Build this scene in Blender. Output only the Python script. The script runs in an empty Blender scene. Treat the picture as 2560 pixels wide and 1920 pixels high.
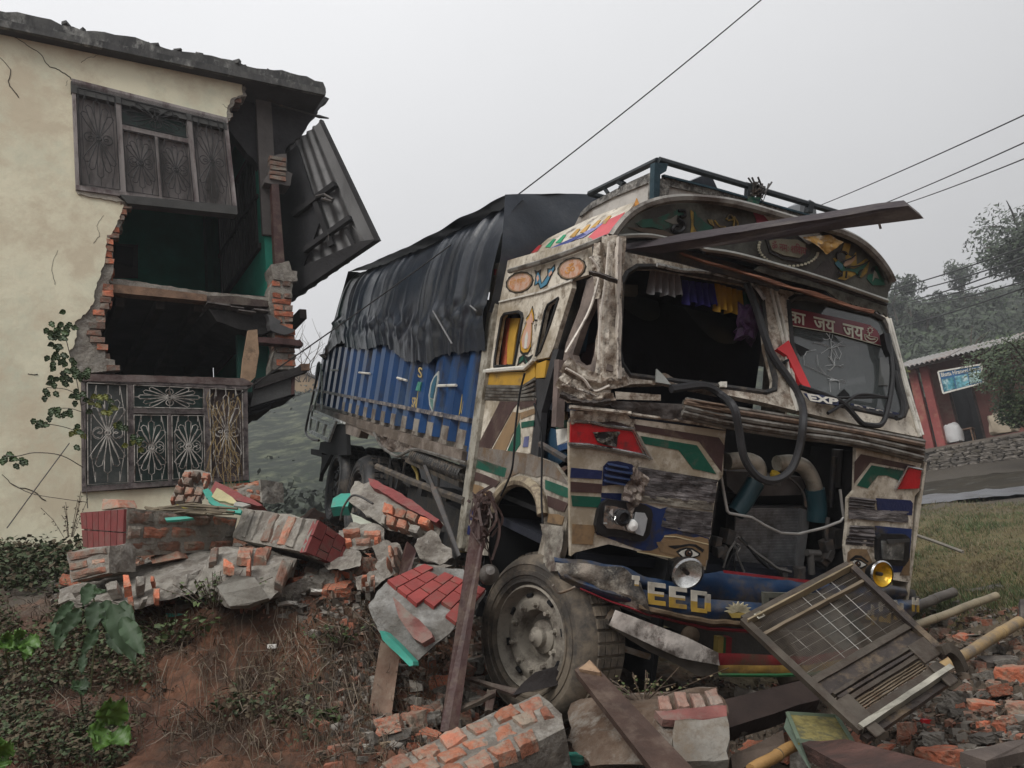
import bpy,bmesh,math,random
from mathutils import Vector as V,Matrix,noise
from mathutils.geometry import tessellate_polygon,normal as geonormal
R_ = random.Random(7)
U = R_.uniform
SC = bpy.context.scene
COL = SC.collection

# ------------------------------------------------------------------ camera
FPX,CX,CY = 2101.6,1280.0,960.0          # focal length and centre in pixels of a 2560 px wide frame
def camray(p): return V((p[0]-CX,-(p[1]-CY),-FPX))
_up = camray((208,-7985)).normalized()
_f = V((0,0,-1)); _Y = (_f-_up*_f.dot(_up)).normalized(); _X = _Y.cross(_up)
RW = Matrix((_X,_Y,_up))                    # camera axes -> world axes
cam = bpy.data.objects.new('camera',bpy.data.cameras.new('camera')); COL.objects.link(cam)
cam.matrix_world = RW.to_4x4()
cam.data.sensor_width = 36; cam.data.lens = FPX/2560*36
cam.data.clip_start = .05; cam.data.clip_end = 3000
SC.camera = cam

# ------------------------------------------------------------------ light
SUN_EL,SUN_AZ = math.radians(45),math.radians(-150)   # hidden sun, left of the view
w = bpy.data.worlds.new('World'); SC.world = w; w.use_nodes = True
nt = w.node_tree; bg = nt.nodes['Background']; bg.inputs['Strength'].default_value = .15
sky = nt.nodes.new('ShaderNodeTexSky'); sky.sky_type = 'NISHITA'; sky.sun_disc = False
sky.sun_elevation = SUN_EL; sky.sun_rotation = SUN_AZ
sky.air_density = 2; sky.dust_density = 6
hs = nt.nodes.new('ShaderNodeHueSaturation'); hs.inputs['Saturation'].default_value = .12
hs.inputs['Value'].default_value = .5
nt.links.new(sky.outputs[0],hs.inputs['Color'])
tc = nt.nodes.new('ShaderNodeTexCoord')
nz = nt.nodes.new('ShaderNodeTexNoise'); nz.inputs['Scale'].default_value = 2.2; nz.inputs['Detail'].default_value = 5
nt.links.new(tc.outputs['Generated'],nz.inputs['Vector'])
sd = V((math.sin(SUN_AZ)*math.cos(SUN_EL),math.cos(SUN_AZ)*math.cos(SUN_EL),math.sin(SUN_EL)))
dp = nt.nodes.new('ShaderNodeVectorMath'); dp.operation = 'DOT_PRODUCT'      # overcast dome: brighter overhead and a little to the left
nt.links.new(tc.outputs['Generated'],dp.inputs[0]); dp.inputs[1].default_value = (-.34,.0,1.75)
ma = nt.nodes.new('ShaderNodeMath'); ma.operation = 'MULTIPLY_ADD'; ma.inputs[1].default_value = .30
nt.links.new(nz.outputs[0],ma.inputs[0]); nt.links.new(dp.outputs['Value'],ma.inputs[2])
mr = nt.nodes.new('ShaderNodeMapRange'); mr.inputs['From Min'].default_value = 0; mr.inputs['From Max'].default_value = 2
mr.inputs['To Min'].default_value = 1.9; mr.inputs['To Max'].default_value = 6.5; mr.clamp = True
nt.links.new(ma.outputs[0],mr.inputs['Value'])
cmb = nt.nodes.new('ShaderNodeVectorMath'); cmb.operation = 'SCALE'; cmb.inputs[0].default_value = (.985,.99,1.01)
nt.links.new(mr.outputs[0],cmb.inputs['Scale'])
mx = nt.nodes.new('ShaderNodeMix'); mx.data_type = 'RGBA'; mx.inputs[0].default_value = .93
nt.links.new(hs.outputs[0],mx.inputs[6]); nt.links.new(cmb.outputs[0],mx.inputs[7])
nt.links.new(mx.outputs[2],bg.inputs['Color'])
sun = bpy.data.objects.new('sun',bpy.data.lights.new('sun','SUN')); COL.objects.link(sun)
sun.data.energy = 1.5; sun.data.angle = math.radians(25); sun.data.color = (1,.97,.93)
sun.rotation_euler = (-sd).to_track_quat('-Z','Y').to_euler()
SC.view_settings.view_transform = 'Standard'; SC.view_settings.look = 'None'
SC.view_settings.exposure = 0.42; SC.view_settings.gamma = 1; SC.view_settings.use_curve_mapping = False

# ------------------------------------------------------------------ pixels to places
def K(x0,y0,s): return lambda *pts: [(x0+p[0]/s,y0+p[1]/s) for p in pts]
c1 = K(0,0,2.304); c2 = K(0,600,2.304); c3 = K(0,1200,2.304); c4 = K(720,400,2.304)
c5 = K(1400,380,2.304); c6 = K(1300,950,2.1686); c7 = K(800,1200,2.304); c8 = K(1600,1200,2.304)
z1 = K(2160,560,2.37); z2 = K(1420,380,4.096); z3 = K(1860,480,5.53); z4 = K(1180,640,2.766)
z5 = K(740,840,3.771); z6 = K(1200,1180,3.0725); z7 = K(140,1160,2.765); z8 = K(1920,720,4.1475)
r2 = K(640,200,2.861); r3 = K(560,680,4.365); r4 = K(2200,1440,3.4556); r5 = K(1400,1000,4.148)
r6 = K(1780,1040,3.95); r7 = K(160,180,4.365)
def W(p,d): return RW @ (camray(p)*(d/FPX))
def hit(p,o,n):
    r = RW @ camray(p); return r*(o.dot(n)/r.dot(n))
class Frame:
    """a local right-handed frame: a place to build in, and a way to land a sight line on its planes"""
    def __init__(s,o,x,y,z):
        s.o = o; s.x,s.y,s.z = x,y,z
        s.M = Matrix((( x.x,y.x,z.x,o.x),(x.y,y.y,z.y,o.y),(x.z,y.z,z.z,o.z),(0,0,0,1)))
        s.I = s.M.inverted()
    def pl(s,p,o,n):
        wo = s.M @ V(o); wn = (s.M.to_3x3() @ V(n)); return s.I @ hit(p,wo,wn)
    def F(s,pts,y=0): return [s.pl(p,(0,y,0),(0,1,0)) for p in pts]
    def S(s,pts,x=0): return [s.pl(p,(x,0,0),(1,0,0)) for p in pts]
    def H(s,pts,z=0): return [s.pl(p,(0,0,z),(0,0,1)) for p in pts]
def mkframe(o,px,py):
    x = px.normalized(); y = (py-x*py.dot(x)).normalized(); return Frame(o,x,y,x.cross(y))
# truck frame: x to its left flank's far side, y to the tail, z up through the roof
TA = W((1430,1375),4.42)
T = mkframe(TA,RW @ camray((6365,1805)),RW @ camray((421,903)))
_b = RW @ camray((4647,1048)); _b.z = 0; _b.normalize()
B = Frame(W((206,1225),8.5),_b,V((0,0,1)).cross(_b),V((0,0,1)))

# ------------------------------------------------------------------ materials
MATS = {}
def M(name,col,rough=.8,var=.25,sc=4,bump=.3,bsc=30,metal=0,dirt=None,damt=.45,dsc=2.5,rnd=0,
      spec=.4,stretch=None,alpha=1,dirt2=None,d2amt=.5,d2sc=9,emit=None):
    if name in MATS: return MATS[name]
    m = bpy.data.materials.new(name); m.use_nodes = True; n = m.node_tree.nodes; L = m.node_tree.links
    b = n['Principled BSDF']; b.inputs['Roughness'].default_value = rough; b.inputs['Metallic'].default_value = metal
    b.inputs['Specular IOR Level'].default_value = spec
    t = n.new('ShaderNodeTexCoord'); vec = t.outputs['Object']
    oi = n.new('ShaderNodeObjectInfo')
    ad = n.new('ShaderNodeVectorMath'); ad.operation = 'MULTIPLY_ADD'
    L.new(oi.outputs['Random'],ad.inputs[0]); ad.inputs[1].default_value = (17,9,5) ; L.new(vec,ad.inputs[2]); vec = ad.outputs[0]
    if stretch:
        mp = n.new('ShaderNodeMapping'); mp.inputs['Scale'].default_value = stretch; L.new(vec,mp.inputs['Vector']); vec = mp.outputs[0]
    def noi(s,det=5,ro=.6):
        x = n.new('ShaderNodeTexNoise'); x.inputs['Scale'].default_value = s; x.inputs['Detail'].default_value = det
        x.inputs['Roughness'].default_value = ro; L.new(vec,x.inputs['Vector']); return x.outputs[0]
    c = V(col[:3])
    r = n.new('ShaderNodeValToRGB'); e = r.color_ramp.elements
    e[0].position = .3; e[1].position = .7
    e[0].color = (*(c*(1-var)),1); e[1].color = (*[min(1,q) for q in c*(1+var)],1)
    L.new(noi(sc),r.inputs[0]); out = r.outputs[0]
    def layer(out,dcol,amt,s,seed):
        rr = n.new('ShaderNodeValToRGB'); ee = rr.color_ramp.elements
        ee[0].position = max(0,.62-amt*.35); ee[1].position = min(1,.72-amt*.25); ee[0].color = (0,0,0,1); ee[1].color = (1,1,1,1)
        x = n.new('ShaderNodeTexNoise'); x.inputs['Scale'].default_value = s; x.inputs['Detail'].default_value = 8; x.inputs['Roughness'].default_value = .72
        x.noise_dimensions = '4D'; x.inputs['W'].default_value = seed; L.new(vec,x.inputs['Vector'])
        L.new(x.outputs[0],rr.inputs[0])
        mm = n.new('ShaderNodeMix'); mm.data_type = 'RGBA'; L.new(rr.outputs[0],mm.inputs[0]); L.new(out,mm.inputs[6])
        mm.inputs[7].default_value = (*dcol,1); return mm.outputs[2]
    if dirt: out = layer(out,dirt,damt,dsc,3.1)
    if dirt2: out = layer(out,dirt2,d2amt,d2sc,8.7)
    if rnd:
        h = n.new('ShaderNodeHueSaturation'); mr = n.new('ShaderNodeMapRange')
        mr.inputs['To Min'].default_value = 1-rnd; mr.inputs['To Max'].default_value = 1+rnd
        L.new(oi.outputs['Random'],mr.inputs['Value']); L.new(mr.outputs[0],h.inputs['Value'])
        L.new(out,h.inputs['Color']); out = h.outputs[0]
    L.new(out,b.inputs['Base Color'])
    if bump:
        bp = n.new('ShaderNodeBump'); bp.inputs['Strength'].default_value = bump; bp.inputs['Distance'].default_value = .02
        L.new(noi(bsc,6,.65),bp.inputs['Height']); L.new(bp.outputs[0],b.inputs['Normal'])
    if alpha < 1: b.inputs['Alpha'].default_value = alpha
    if emit: b.inputs['Emission Color'].default_value = (*emit[0],1); b.inputs['Emission Strength'].default_value = emit[1]
    MATS[name] = m; return m

MUD = (.13,.085,.05); SOOT = (.03,.028,.026)
cream_paint = M('cream_paint',(.62,.57,.48),.45,.12,5,.12,25,dirt=(.11,.08,.055),damt=.34,dsc=13,dirt2=(.3,.25,.18),d2amt=.5,d2sc=2.5)
worn_cream = M('worn_cream',(.56,.51,.43),.5,.25,9,.6,30,dirt=(.06,.045,.036),damt=.36,dsc=14,dirt2=(.2,.15,.11),d2amt=.5,d2sc=13)
brown_paint = M('brown_paint',(.055,.03,.028),.45,.2,6,.1,30,dirt=(.11,.08,.06),damt=.3,dsc=8)
tan_paint = M('tan_paint',(.23,.15,.08),.5,.15,6,.1,30,dirt=(.1,.07,.05),damt=.35,dsc=6)
green_paint = M('green_paint',(.005,.075,.048),.4,.15,6,.1,30,dirt=(.08,.08,.06),damt=.25,dsc=8)
blue_paint = M('blue_paint',(.012,.03,.11),.38,.3,6,.15,25,dirt=(.05,.045,.04),damt=.35,dsc=7)
red_lamp = M('red_lamp',(.42,.015,.02),.3,.2,8,.15,40,dirt=(.08,.03,.03),damt=.3,dsc=9)
red_paint = M('red_paint',(.36,.025,.03),.5,.2,8,.1,40,dirt=MUD,damt=.4,dsc=9)
yellow_paint = M('yellow_paint',(.46,.25,.03),.5,.15,6,.1,30,dirt=(.14,.09,.04),damt=.3,dsc=9)
orange_paint = M('orange_paint',(.5,.22,.04),.55,.2,9,.1,30)
pink_paint = M('pink_paint',(.5,.3,.22),.6,.1,9,.1,30)
white_paint = M('white_paint',(.6,.58,.52),.5,.12,9,.1,30,dirt=(.2,.17,.13),damt=.25,dsc=9)
black_paint = M('black_paint',(.012,.012,.013),.45,.2,9,.1,30)
grey_trim = M('grey_trim',(.2,.19,.17),.42,.25,7,.15,30,metal=.3,dirt=(.06,.045,.035),damt=.5,dsc=6)
brown_trim = M('brown_trim',(.17,.115,.08),.5,.3,7,.2,30,dirt=(.06,.04,.03),damt=.45,dsc=9)
bare_metal = M('bare_metal',(.2,.18,.18),.42,.5,12,.6,30,metal=.35,dirt=(.045,.036,.04),damt=.6,dsc=10,stretch=(1,1,3))
dark_steel = M('dark_steel',(.03,.03,.032),.5,.3,9,.25,40,metal=.3,dirt=(.07,.055,.04),damt=.35,dsc=9)
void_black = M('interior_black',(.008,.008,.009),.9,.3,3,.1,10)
rubber = M('rubber',(.022,.022,.023),.55,.3,9,.2,40,dirt=(.09,.075,.06),damt=.4,dsc=6)
dusty_rubber = M('dusty_rubber',(.15,.122,.09),.85,.25,4,.3,40,dirt=(.05,.044,.038),damt=.45,dsc=4)
dusty_steel = M('dusty_steel',(.25,.225,.185),.75,.2,6,.2,30,dirt=(.09,.075,.06),damt=.45,dsc=7)
chrome = M('chrome',(.5,.5,.5),.16,.3,12,.25,18,metal=.95,dirt=(.08,.07,.06),damt=.3,dsc=9)
mud_blue = M('container_blue',(.009,.05,.15),.34,.35,2.5,.15,12,dirt=(.05,.08,.12),damt=.25,dsc=3.5,dirt2=(.03,.03,.035),d2amt=.28,d2sc=5,stretch=(1,1,.35))
grimy_grey = M('grimy_grey',(.16,.14,.12),.7,.3,6,.3,30,dirt=MUD,damt=.5,dsc=7)
tarp_mat = M('tarpaulin',(.014,.019,.028),.24,.35,3,.22,20,spec=.6,dirt=(.035,.04,.048),damt=.3,dsc=2)
visor_mat = M('visor_paint',(.075,.078,.066),.5,.3,5,.2,30,dirt=(.03,.028,.025),damt=.5,dsc=5)
rust_gold = M('rust_gold',(.33,.24,.06),.6,.3,8,.1,30)
wall_cream = M('wall_cream',(.73,.69,.52),.92,.06,1.2,.25,9,dirt=(.60,.60,.46),damt=.5,dsc=.8,dirt2=(.60,.53,.39),d2amt=.5,d2sc=1.7)
plaster_edge = M('plaster_edge',(.36,.33,.28),.95,.25,9,.8,40)
mortar = M('mortar',(.26,.24,.205),.95,.3,7,1.0,28,dirt=(.15,.13,.11),damt=.5,dsc=6,dirt2=(.3,.28,.25),d2amt=.35,d2sc=14)
cement = M('cement_render',(.2,.19,.165),.9,.18,5,.5,35,dirt=(.14,.125,.105),damt=.4,dsc=3)
brick_mat = M('brick',(.34,.13,.08),.92,.35,10,.8,35,dirt=(.27,.22,.17),damt=.58,dsc=9,rnd=.3)
brick_bare = M('brick_bare',(.42,.13,.07),.9,.35,12,.8,35,dirt=(.3,.21,.15),damt=.45,dsc=12,rnd=.35)
brick_dull = M('brick_dull',(.2,.1,.068),.93,.35,10,.8,35,dirt=(.2,.18,.15),damt=.6,dsc=9,rnd=.3)
red_plaster = M('red_plaster',(.19,.04,.038),.7,.2,7,.25,35,dirt=(.17,.07,.06),damt=.4,dsc=9,rnd=.12)
teal_paint = M('teal_paint',(.05,.3,.23),.7,.15,6,.15,30,dirt=(.1,.25,.2),damt=.35,dsc=9)
green_wall = M('green_wall',(.02,.24,.17),.8,.2,3,.15,20)
grey_wood = M('grey_wood',(.115,.103,.095),.85,.35,6,.4,30,stretch=(1,1,.25),dirt=(.17,.15,.14),damt=.45,dsc=6,dirt2=(.06,.05,.045),d2amt=.4,d2sc=12)
dark_wood = M('dark_wood',(.048,.028,.022),.62,.35,6,.4,30,dirt=(.1,.08,.06),damt=.4,dsc=5)
red_wood = M('red_wood',(.05,.02,.017),.5,.35,5,.35,26,dirt=(.11,.075,.055),damt=.38,dsc=6)
brown_wood = M('brown_wood',(.2,.12,.075),.8,.35,7,.5,30,dirt=(.08,.05,.035),damt=.45,dsc=5)
pale_wood = M('pale_wood',(.3,.2,.125),.8,.2,7,.4,30,dirt=(.15,.1,.065),damt=.3,dsc=6)
iron = M('iron',(.05,.046,.044),.6,.3,12,.2,40,dirt=(.1,.07,.05),damt=.3,dsc=12)
white_iron = M('white_iron',(.42,.41,.38),.6,.2,12,.1,40,dirt=(.15,.1,.07),damt=.3,dsc=12)
roof_dark = M('blackened_concrete',(.055,.055,.055),.95,.4,4,.9,16,dirt=(.32,.32,.3),damt=.3,dsc=5,dirt2=(.1,.1,.095),d2amt=.45,d2sc=3,stretch=(1,1,.5))
tin = M('tin_sheet',(.09,.088,.088),.5,.25,3,.2,20,metal=.2,dirt=(.05,.05,.05),damt=.4,dsc=3)
bamboo = M('bamboo',(.3,.2,.085),.5,.25,4,.2,30,dirt=(.14,.11,.08),damt=.45,dsc=5)
grey_bamboo = M('grey_bamboo',(.13,.11,.09),.6,.25,4,.2,30,dirt=(.06,.05,.04),damt=.4,dsc=5)
stone_mat = M('stone',(.13,.115,.1),.9,.3,6,.8,25,dirt=(.07,.06,.045),damt=.45,dsc=5,rnd=.3)
cloth_white = M('cloth_white',(.3,.3,.31),.9,.1,8,.1,30)
cloth_blue = M('cloth_blue',(.03,.025,.16),.9,.2,8,.1,30)
cloth_yellow = M('cloth_yellow',(.42,.24,.03),.9,.2,8,.1,30)
cloth_green = M('cloth_green',(.01,.08,.05),.9,.2,8,.1,30)

# ------------------------------------------------------------------ mesh making
def aslist(m): return m if isinstance(m,(list,tuple)) else [m]
class MB:
    def __init__(s): s.v = []; s.f = []; s.m = []; s.mi = 0
    def add(s,vs,fs):
        o = len(s.v); s.v += [V(q) for q in vs]
        for f in fs: s.f.append([o+i for i in f]); s.m.append(s.mi)
        return s
    def box(s,o,a,b,c,j=0):
        o,a,b,c = map(V,(o,a,b,c))
        q = [o,o+a,o+a+b,o+b,o+c,o+a+c,o+a+b+c,o+b+c]
        if j: q = [p+V((U(-j,j),U(-j,j),U(-j,j))) for p in q]
        return s.add(q,[(0,3,2,1),(4,5,6,7),(0,1,5,4),(1,2,6,5),(2,3,7,6),(3,0,4,7)])
    def cbox(s,c,hx,hy,hz,rot=None,j=0):
        c = V(c); X,Y,Z = (V((1,0,0)),V((0,1,0)),V((0,0,1)))
        if rot is not None: X,Y,Z = rot @ X,rot @ Y,rot @ Z
        return s.box(c-X*hx-Y*hy-Z*hz,X*2*hx,Y*2*hy,Z*2*hz,j)
    def prism(s,poly,vec,holes=()):
        loops = [[V(p) for p in poly]]+[[V(p) for p in h] for h in holes]
        vec = V(vec); flat = [p for l in loops for p in l]; N = len(flat)
        tris = tessellate_polygon(loops)
        o = len(s.v); s.v += flat+[p+vec for p in flat]
        fs = []
        if len(loops) == 1 and len(poly) <= 4: fs = [tuple(range(len(poly))),tuple(N+i for i in reversed(range(len(poly))))]
        else:
            for t in tris: fs += [tuple(t),(N+t[2],N+t[1],N+t[0])]
        k = 0
        for l in loops:
            n = len(l)
            for i in range(n):
                a,b = k+i,k+(i+1) % n; fs.append((a,b,b+N,a+N))
            k += n
        for f in fs: s.f.append([o+i for i in f]); s.m.append(s.mi)
        return s
    def tube(s,pts,r,n=6,cap=True):
        pts = [V(p) for p in pts]; N = len(pts); o = len(s.v)
        rs = r if isinstance(r,(list,tuple)) else [r]*N
        d = (pts[1]-pts[0]).normalized(); a = d.orthogonal().normalized()
        for i,p in enumerate(pts):
            if 0 < i < N-1: t = (pts[i+1]-pts[i-1])
            elif i == 0: t = pts[1]-pts[0]
            else: t = pts[-1]-pts[-2]
            if t.length < 1e-9: t = d
            t.normalize(); a = (a-t*a.dot(t)); a = a.normalized() if a.length > 1e-6 else t.orthogonal().normalized(); b = t.cross(a); d = t
            for k in range(n):
                an = 2*math.pi*k/n; s.v.append(p+(a*math.cos(an)+b*math.sin(an))*rs[i])
        for i in range(N-1):
            for k in range(n):
                k2 = (k+1) % n; s.f.append([o+i*n+k,o+i*n+k2,o+(i+1)*n+k2,o+(i+1)*n+k]); s.m.append(s.mi)
        if cap:
            s.f.append([o+k for k in reversed(range(n))]); s.m.append(s.mi)
            s.f.append([o+(N-1)*n+k for k in range(n)]); s.m.append(s.mi)
        return s
    def grid(s,fn,nu,nv):
        o = len(s.v)
        for j in range(nv+1):
            for i in range(nu+1): s.v.append(V(fn(i/nu,j/nv)))
        for j in range(nv):
            for i in range(nu):
                a = o+j*(nu+1)+i; s.f.append([a,a+1,a+nu+2,a+nu+1]); s.m.append(s.mi)
        return s
    def lathe(s,c,ax,prof,n=32):
        """prof: list of (radius, offset along ax)"""
        c,ax = V(c),V(ax).normalized(); a = ax.orthogonal().normalized(); b = ax.cross(a); o = len(s.v)
        for r,h in prof:
            for k in range(n):
                t = 2*math.pi*k/n; s.v.append(c+ax*h+(a*math.cos(t)+b*math.sin(t))*r)
        for i in range(len(prof)-1):
            for k in range(n):
                k2 = (k+1) % n; s.f.append([o+i*n+k,o+i*n+k2,o+(i+1)*n+k2,o+(i+1)*n+k]); s.m.append(s.mi)
        return s
    def mesh(s,name,mats,smooth=False,recalc=True,shift=None):
        me = bpy.data.meshes.new(name)
        vs = [p-shift for p in s.v] if shift is not None else s.v
        me.from_pydata([tuple(p) for p in vs],[],s.f)
        for m in aslist(mats): me.materials.append(m)
        me.polygons.foreach_set('material_index',s.m)
        if recalc:
            bm = bmesh.new(); bm.from_mesh(me); bmesh.ops.recalc_face_normals(bm,faces=bm.faces); bm.to_mesh(me); bm.free()
        if smooth: me.polygons.foreach_set('use_smooth',[True]*len(me.polygons))
        me.update(); return me
    def build(s,name,mats,parent=None,smooth=False,kind=None,label=None,cat=None,group=None,recalc=True,bevel=0,M0=None):
        shift = None
        if parent is None and kind != 'structure':
            shift = sum(s.v,V())/max(1,len(s.v)); shift.z = min(p.z for p in s.v)
        me = s.mesh(name,mats,smooth,recalc,shift)
        o = bpy.data.objects.new(name,me); COL.objects.link(o)
        if parent is not None: o.parent = parent
        elif shift is not None: o.location = shift
        if M0 is not None: o.matrix_local = M0
        if bevel:
            md = o.modifiers.new('bevel','BEVEL'); md.width = bevel; md.segments = 2; md.limit_method = 'ANGLE'; md.angle_limit = .6
        if smooth:
            try: me.set_sharp_from_angle(angle=math.radians(40))
            except Exception: pass
        tag(o,label,cat,group,kind); return o
def tag(o,label=None,cat=None,group=None,kind=None):
    if label: o['label'] = label
    if cat: o['category'] = cat
    if group: o['group'] = group
    if kind: o['kind'] = kind
    return o
def empty(name,mat=None,parent=None,**k):
    o = bpy.data.objects.new(name,None); COL.objects.link(o); o.empty_display_size = .2
    if parent: o.parent = parent
    if mat is not None: o.matrix_world = mat
    return tag(o,**k)
def jag(pts,amp=.02,step=.08,closed=False):
    """break straight runs into an uneven line"""
    out = []; n = len(pts)
    for i in range(n if closed else n-1):
        a,b = V(pts[i]),V(pts[(i+1) % n]); k = max(1,int((b-a).length/step)); out.append(a)
        for q in range(1,k): out.append(a.lerp(b,q/k)+V((U(-amp,amp),0,U(-amp,amp))))
    if not closed: out.append(V(pts[-1]))
    return out
def crumple(mb,quad,nu,nv,amp,out,seed=0,ribs=0,rib=0,fr=6):
    """a dented sheet over the quad (TL, TR, BR, BL), displaced along out"""
    a,b,c,d = map(V,quad); out = V(out)
    def fn(u,v):
        p = (a.lerp(b,u)).lerp(d.lerp(c,u),v)
        h = amp*noise.noise(p*fr+V((seed,0,0)))+amp*.6*noise.noise(p*fr*2.7+V((0,seed,0)))+amp*.3*noise.noise(p*fr*7)
        if ribs: h += rib*(1 if math.sin(2*math.pi*ribs*v) > 0 else -1)*.5
        return p+out*h
    return mb.grid(fn,nu,nv)
_fonts = {}
def text_polys(txt,ext=.002,bold=0):
    cu = bpy.data.curves.new('t','FONT'); cu.body = txt; cu.size = 1; cu.resolution_u = 3; cu.offset = bold
    ob = bpy.data.objects.new('t',cu); COL.objects.link(ob)
    dg = bpy.context.evaluated_depsgraph_get(); me = bpy.data.meshes.new_from_object(ob.evaluated_get(dg))
    vs = [v.co.copy() for v in me.vertices]; fs = [list(p.vertices) for p in me.polygons]
    bpy.data.objects.remove(ob); bpy.data.curves.remove(cu); bpy.data.meshes.remove(me)
    return vs,fs
def lettering(mb,txt,quad,n,bold=.0,ext=.003):
    """letters filling the quad (TL, TR, BR, BL), raised by ext along n"""
    vs,fs = text_polys(txt,bold=bold)
    if not vs: return mb
    x0 = min(v.x for v in vs); x1 = max(v.x for v in vs); y0 = min(v.y for v in vs); y1 = max(v.y for v in vs)
    a,b,c,d = map(V,quad); n = V(n)
    q = []
    for v in vs:
        u = (v.x-x0)/(x1-x0); w_ = 1-(v.y-y0)/(y1-y0)
        q.append(a.lerp(b,u).lerp(d.lerp(c,u),w_)+n*ext)
    return mb.add(q,fs)
def arc(c,rx,ry,a0,a1,n=12,tilt=0):
    out = []
    for i in range(n+1):
        t = math.radians(a0+(a1-a0)*i/n); x,y = rx*math.cos(t),ry*math.sin(t)
        ct,st = math.cos(tilt),math.sin(tilt); out.append((c[0]+x*ct-y*st,c[1]+x*st+y*ct))
    return out
def disc(c,rx,ry,n=20,tilt=0): return arc(c,rx,ry,0,360-360/n,n-1,tilt)
def smoothline(pts,n=6):
    """Catmull-Rom through points"""
    pts = [V(p) for p in pts]; P = [pts[0]*2-pts[1]]+pts+[pts[-1]*2-pts[-2]]; out = []
    for i in range(1,len(P)-2):
        for k in range(n):
            t = k/n; a,b,c,d = P[i-1],P[i],P[i+1],P[i+2]
            out.append(.5*((2*b)+(c-a)*t+(2*a-5*b+4*c-d)*t*t+(3*b-a-3*c+d)*t**3))
    out.append(pts[-1]); return out
def rock(mb,c,sx,sy,sz,rot,seed,nseg=7,rings=4,rough=.25):
    """an irregular lump"""
    c = V(c); o = len(mb.v); cols = nseg
    def pt(th,ph):
        d = V((math.sin(ph)*math.cos(th),math.sin(ph)*math.sin(th),math.cos(ph)))
        k = 1+rough*noise.noise(d*1.7+V((seed*3.1,seed,0)))*1.6
        m = max(abs(d.x),abs(d.y),abs(d.z)); d = d/(m**.75)
        return c+rot @ V((d.x*sx*k,d.y*sy*k,d.z*sz*k))
    mb.v.append(pt(0,0)); 
    for r in range(1,rings):
        for k in range(cols): mb.v.append(pt(2*math.pi*(k+.5*(r % 2))/cols,math.pi*r/rings))
    mb.v.append(pt(0,math.pi)); last = len(mb.v)-1
    for k in range(cols):
        k2 = (k+1) % cols
        mb.f.append([o,o+1+k,o+1+k2]); mb.m.append(mb.mi)
        for r in range(rings-2):
            a = o+1+r*cols; mb.f.append([a+k,a+cols+k,a+cols+k2,a+k2]); mb.m.append(mb.mi)
        a = o+1+(rings-2)*cols; mb.f.append([a+k,last,a+k2]); mb.m.append(mb.mi)
    return mb
# ================================================================== GROUND
import numpy as np
ctl = []
def cp(p,d): ctl.append(W(p,d))
# bank: top edge, foot, and the shelf behind it
for p,d in [((-300,1590),5.3),((0,1560),5.2),((250,1540),5.05),((480,1550),4.95),((700,1480),5.1),((860,1455),5.2),
             ((-300,1960),3.5),((0,1960),3.5),((300,1960),3.5),((600,1960),3.5),((880,1960),3.55),((1050,1980),3.5),
             ((300,1740),4.35),((650,1720),4.35),((880,1700),4.45),((0,1750),4.4),
             ((980,1570),5.0),((1090,1700),4.6),((1150,1850),4.35),((1250,1940),4.0),((1500,1960),4.0),((1400,1880),4.5),
             ((1000,1440),5.6),((1800,1960),3.9),((2100,1960),3.75),((2560,1960),3.5),((2900,1900),3.6),
             ((1700,1800),4.8),((2000,1760),4.7),((2300,1780),4.35),((2560,1760),4.15),((2900,1700),4.3),
             ((2450,1600),5.3),((2560,1560),5.6),((2300,1520),6.6),((2450,1480),7.0),((2560,1440),7.4),((2330,1400),8.6),
             ((2560,1350),9.5),((2310,1320),11.5),((2560,1290),12),((2298,1276),14.3),((2560,1250),14.6),((2298,1240),17),((2560,1216),17.4),
             ((2330,1205),22),((2560,1170),22),((2900,1230),14),((2900,1130),22)]: cp(p,d)
for x,y,z in [(-3.5,0,-.62),(-1,0,-.62),(.5,0,-.62),(2,0,-.62),(-3.5,3,-.55),(0,3,-.6),(2.3,3.2,-.8),(3.0,.3,-1.0),(4,4,-1.6),(1.0,-1.6,-1.0),(-2.0,-1.6,-.95)]:
    ctl.append(B.M @ V((x,y,z)))
for x,y,z in [(.1,.45,-1.1),(2.3,.45,-1.12),(1.2,-.6,-1.15),(1.2,2.5,-1.1),(.1,3,-1.1),(.1,5.5,-1.12),(2.3,5.5,-1.12),(.1,8,-1.1),(2.3,8,-1.1),(1.2,11,-1.3),(4.5,3,-1.0),(5,6,-1.2)]:
    ctl.append(T.M @ V((x,y,z)))
for x,y,z in [(-14,3,-1.2),(-14,9,.6),(-12,20,-1.5),(0,24,-1),(8,30,1.6),(20,32,3.2),(0,-8,-2.2),(12,-8,-1.8),(-12,-8,-2),(30,12,.6),(30,30,2.6),(-30,20,-2),(-30,-8,-2)]:
    ctl.append(V((x,y,z)))
A_ = np.array([[c.x,c.y] for c in ctl]); Z_ = np.array([c.z for c in ctl])
D_ = np.sqrt(((A_[:,None]-A_[None])**2).sum(-1)); Wt = np.linalg.solve(D_+np.eye(len(A_))*.02,Z_-Z_.mean())
def ground_z(x,y): 
    return float((np.sqrt((A_[:,0]-x)**2+(A_[:,1]-y)**2)*Wt).sum()+Z_.mean())
def gpt(p,lift=0):
    """where the sight line through p meets the ground"""
    r = (RW @ camray(p)).normalized(); lo = 2.2; t = lo; prev = lo
    while t < 60:
        q = r*t
        if q.z < ground_z(q.x,q.y): break
        prev = t; t += .12
    for _ in range(12):
        m = (prev+t)/2; q = r*m
        if q.z < ground_z(q.x,q.y): t = m
        else: prev = m
    q = r*t; return V((q.x,q.y,ground_z(q.x,q.y)+lift))
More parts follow.
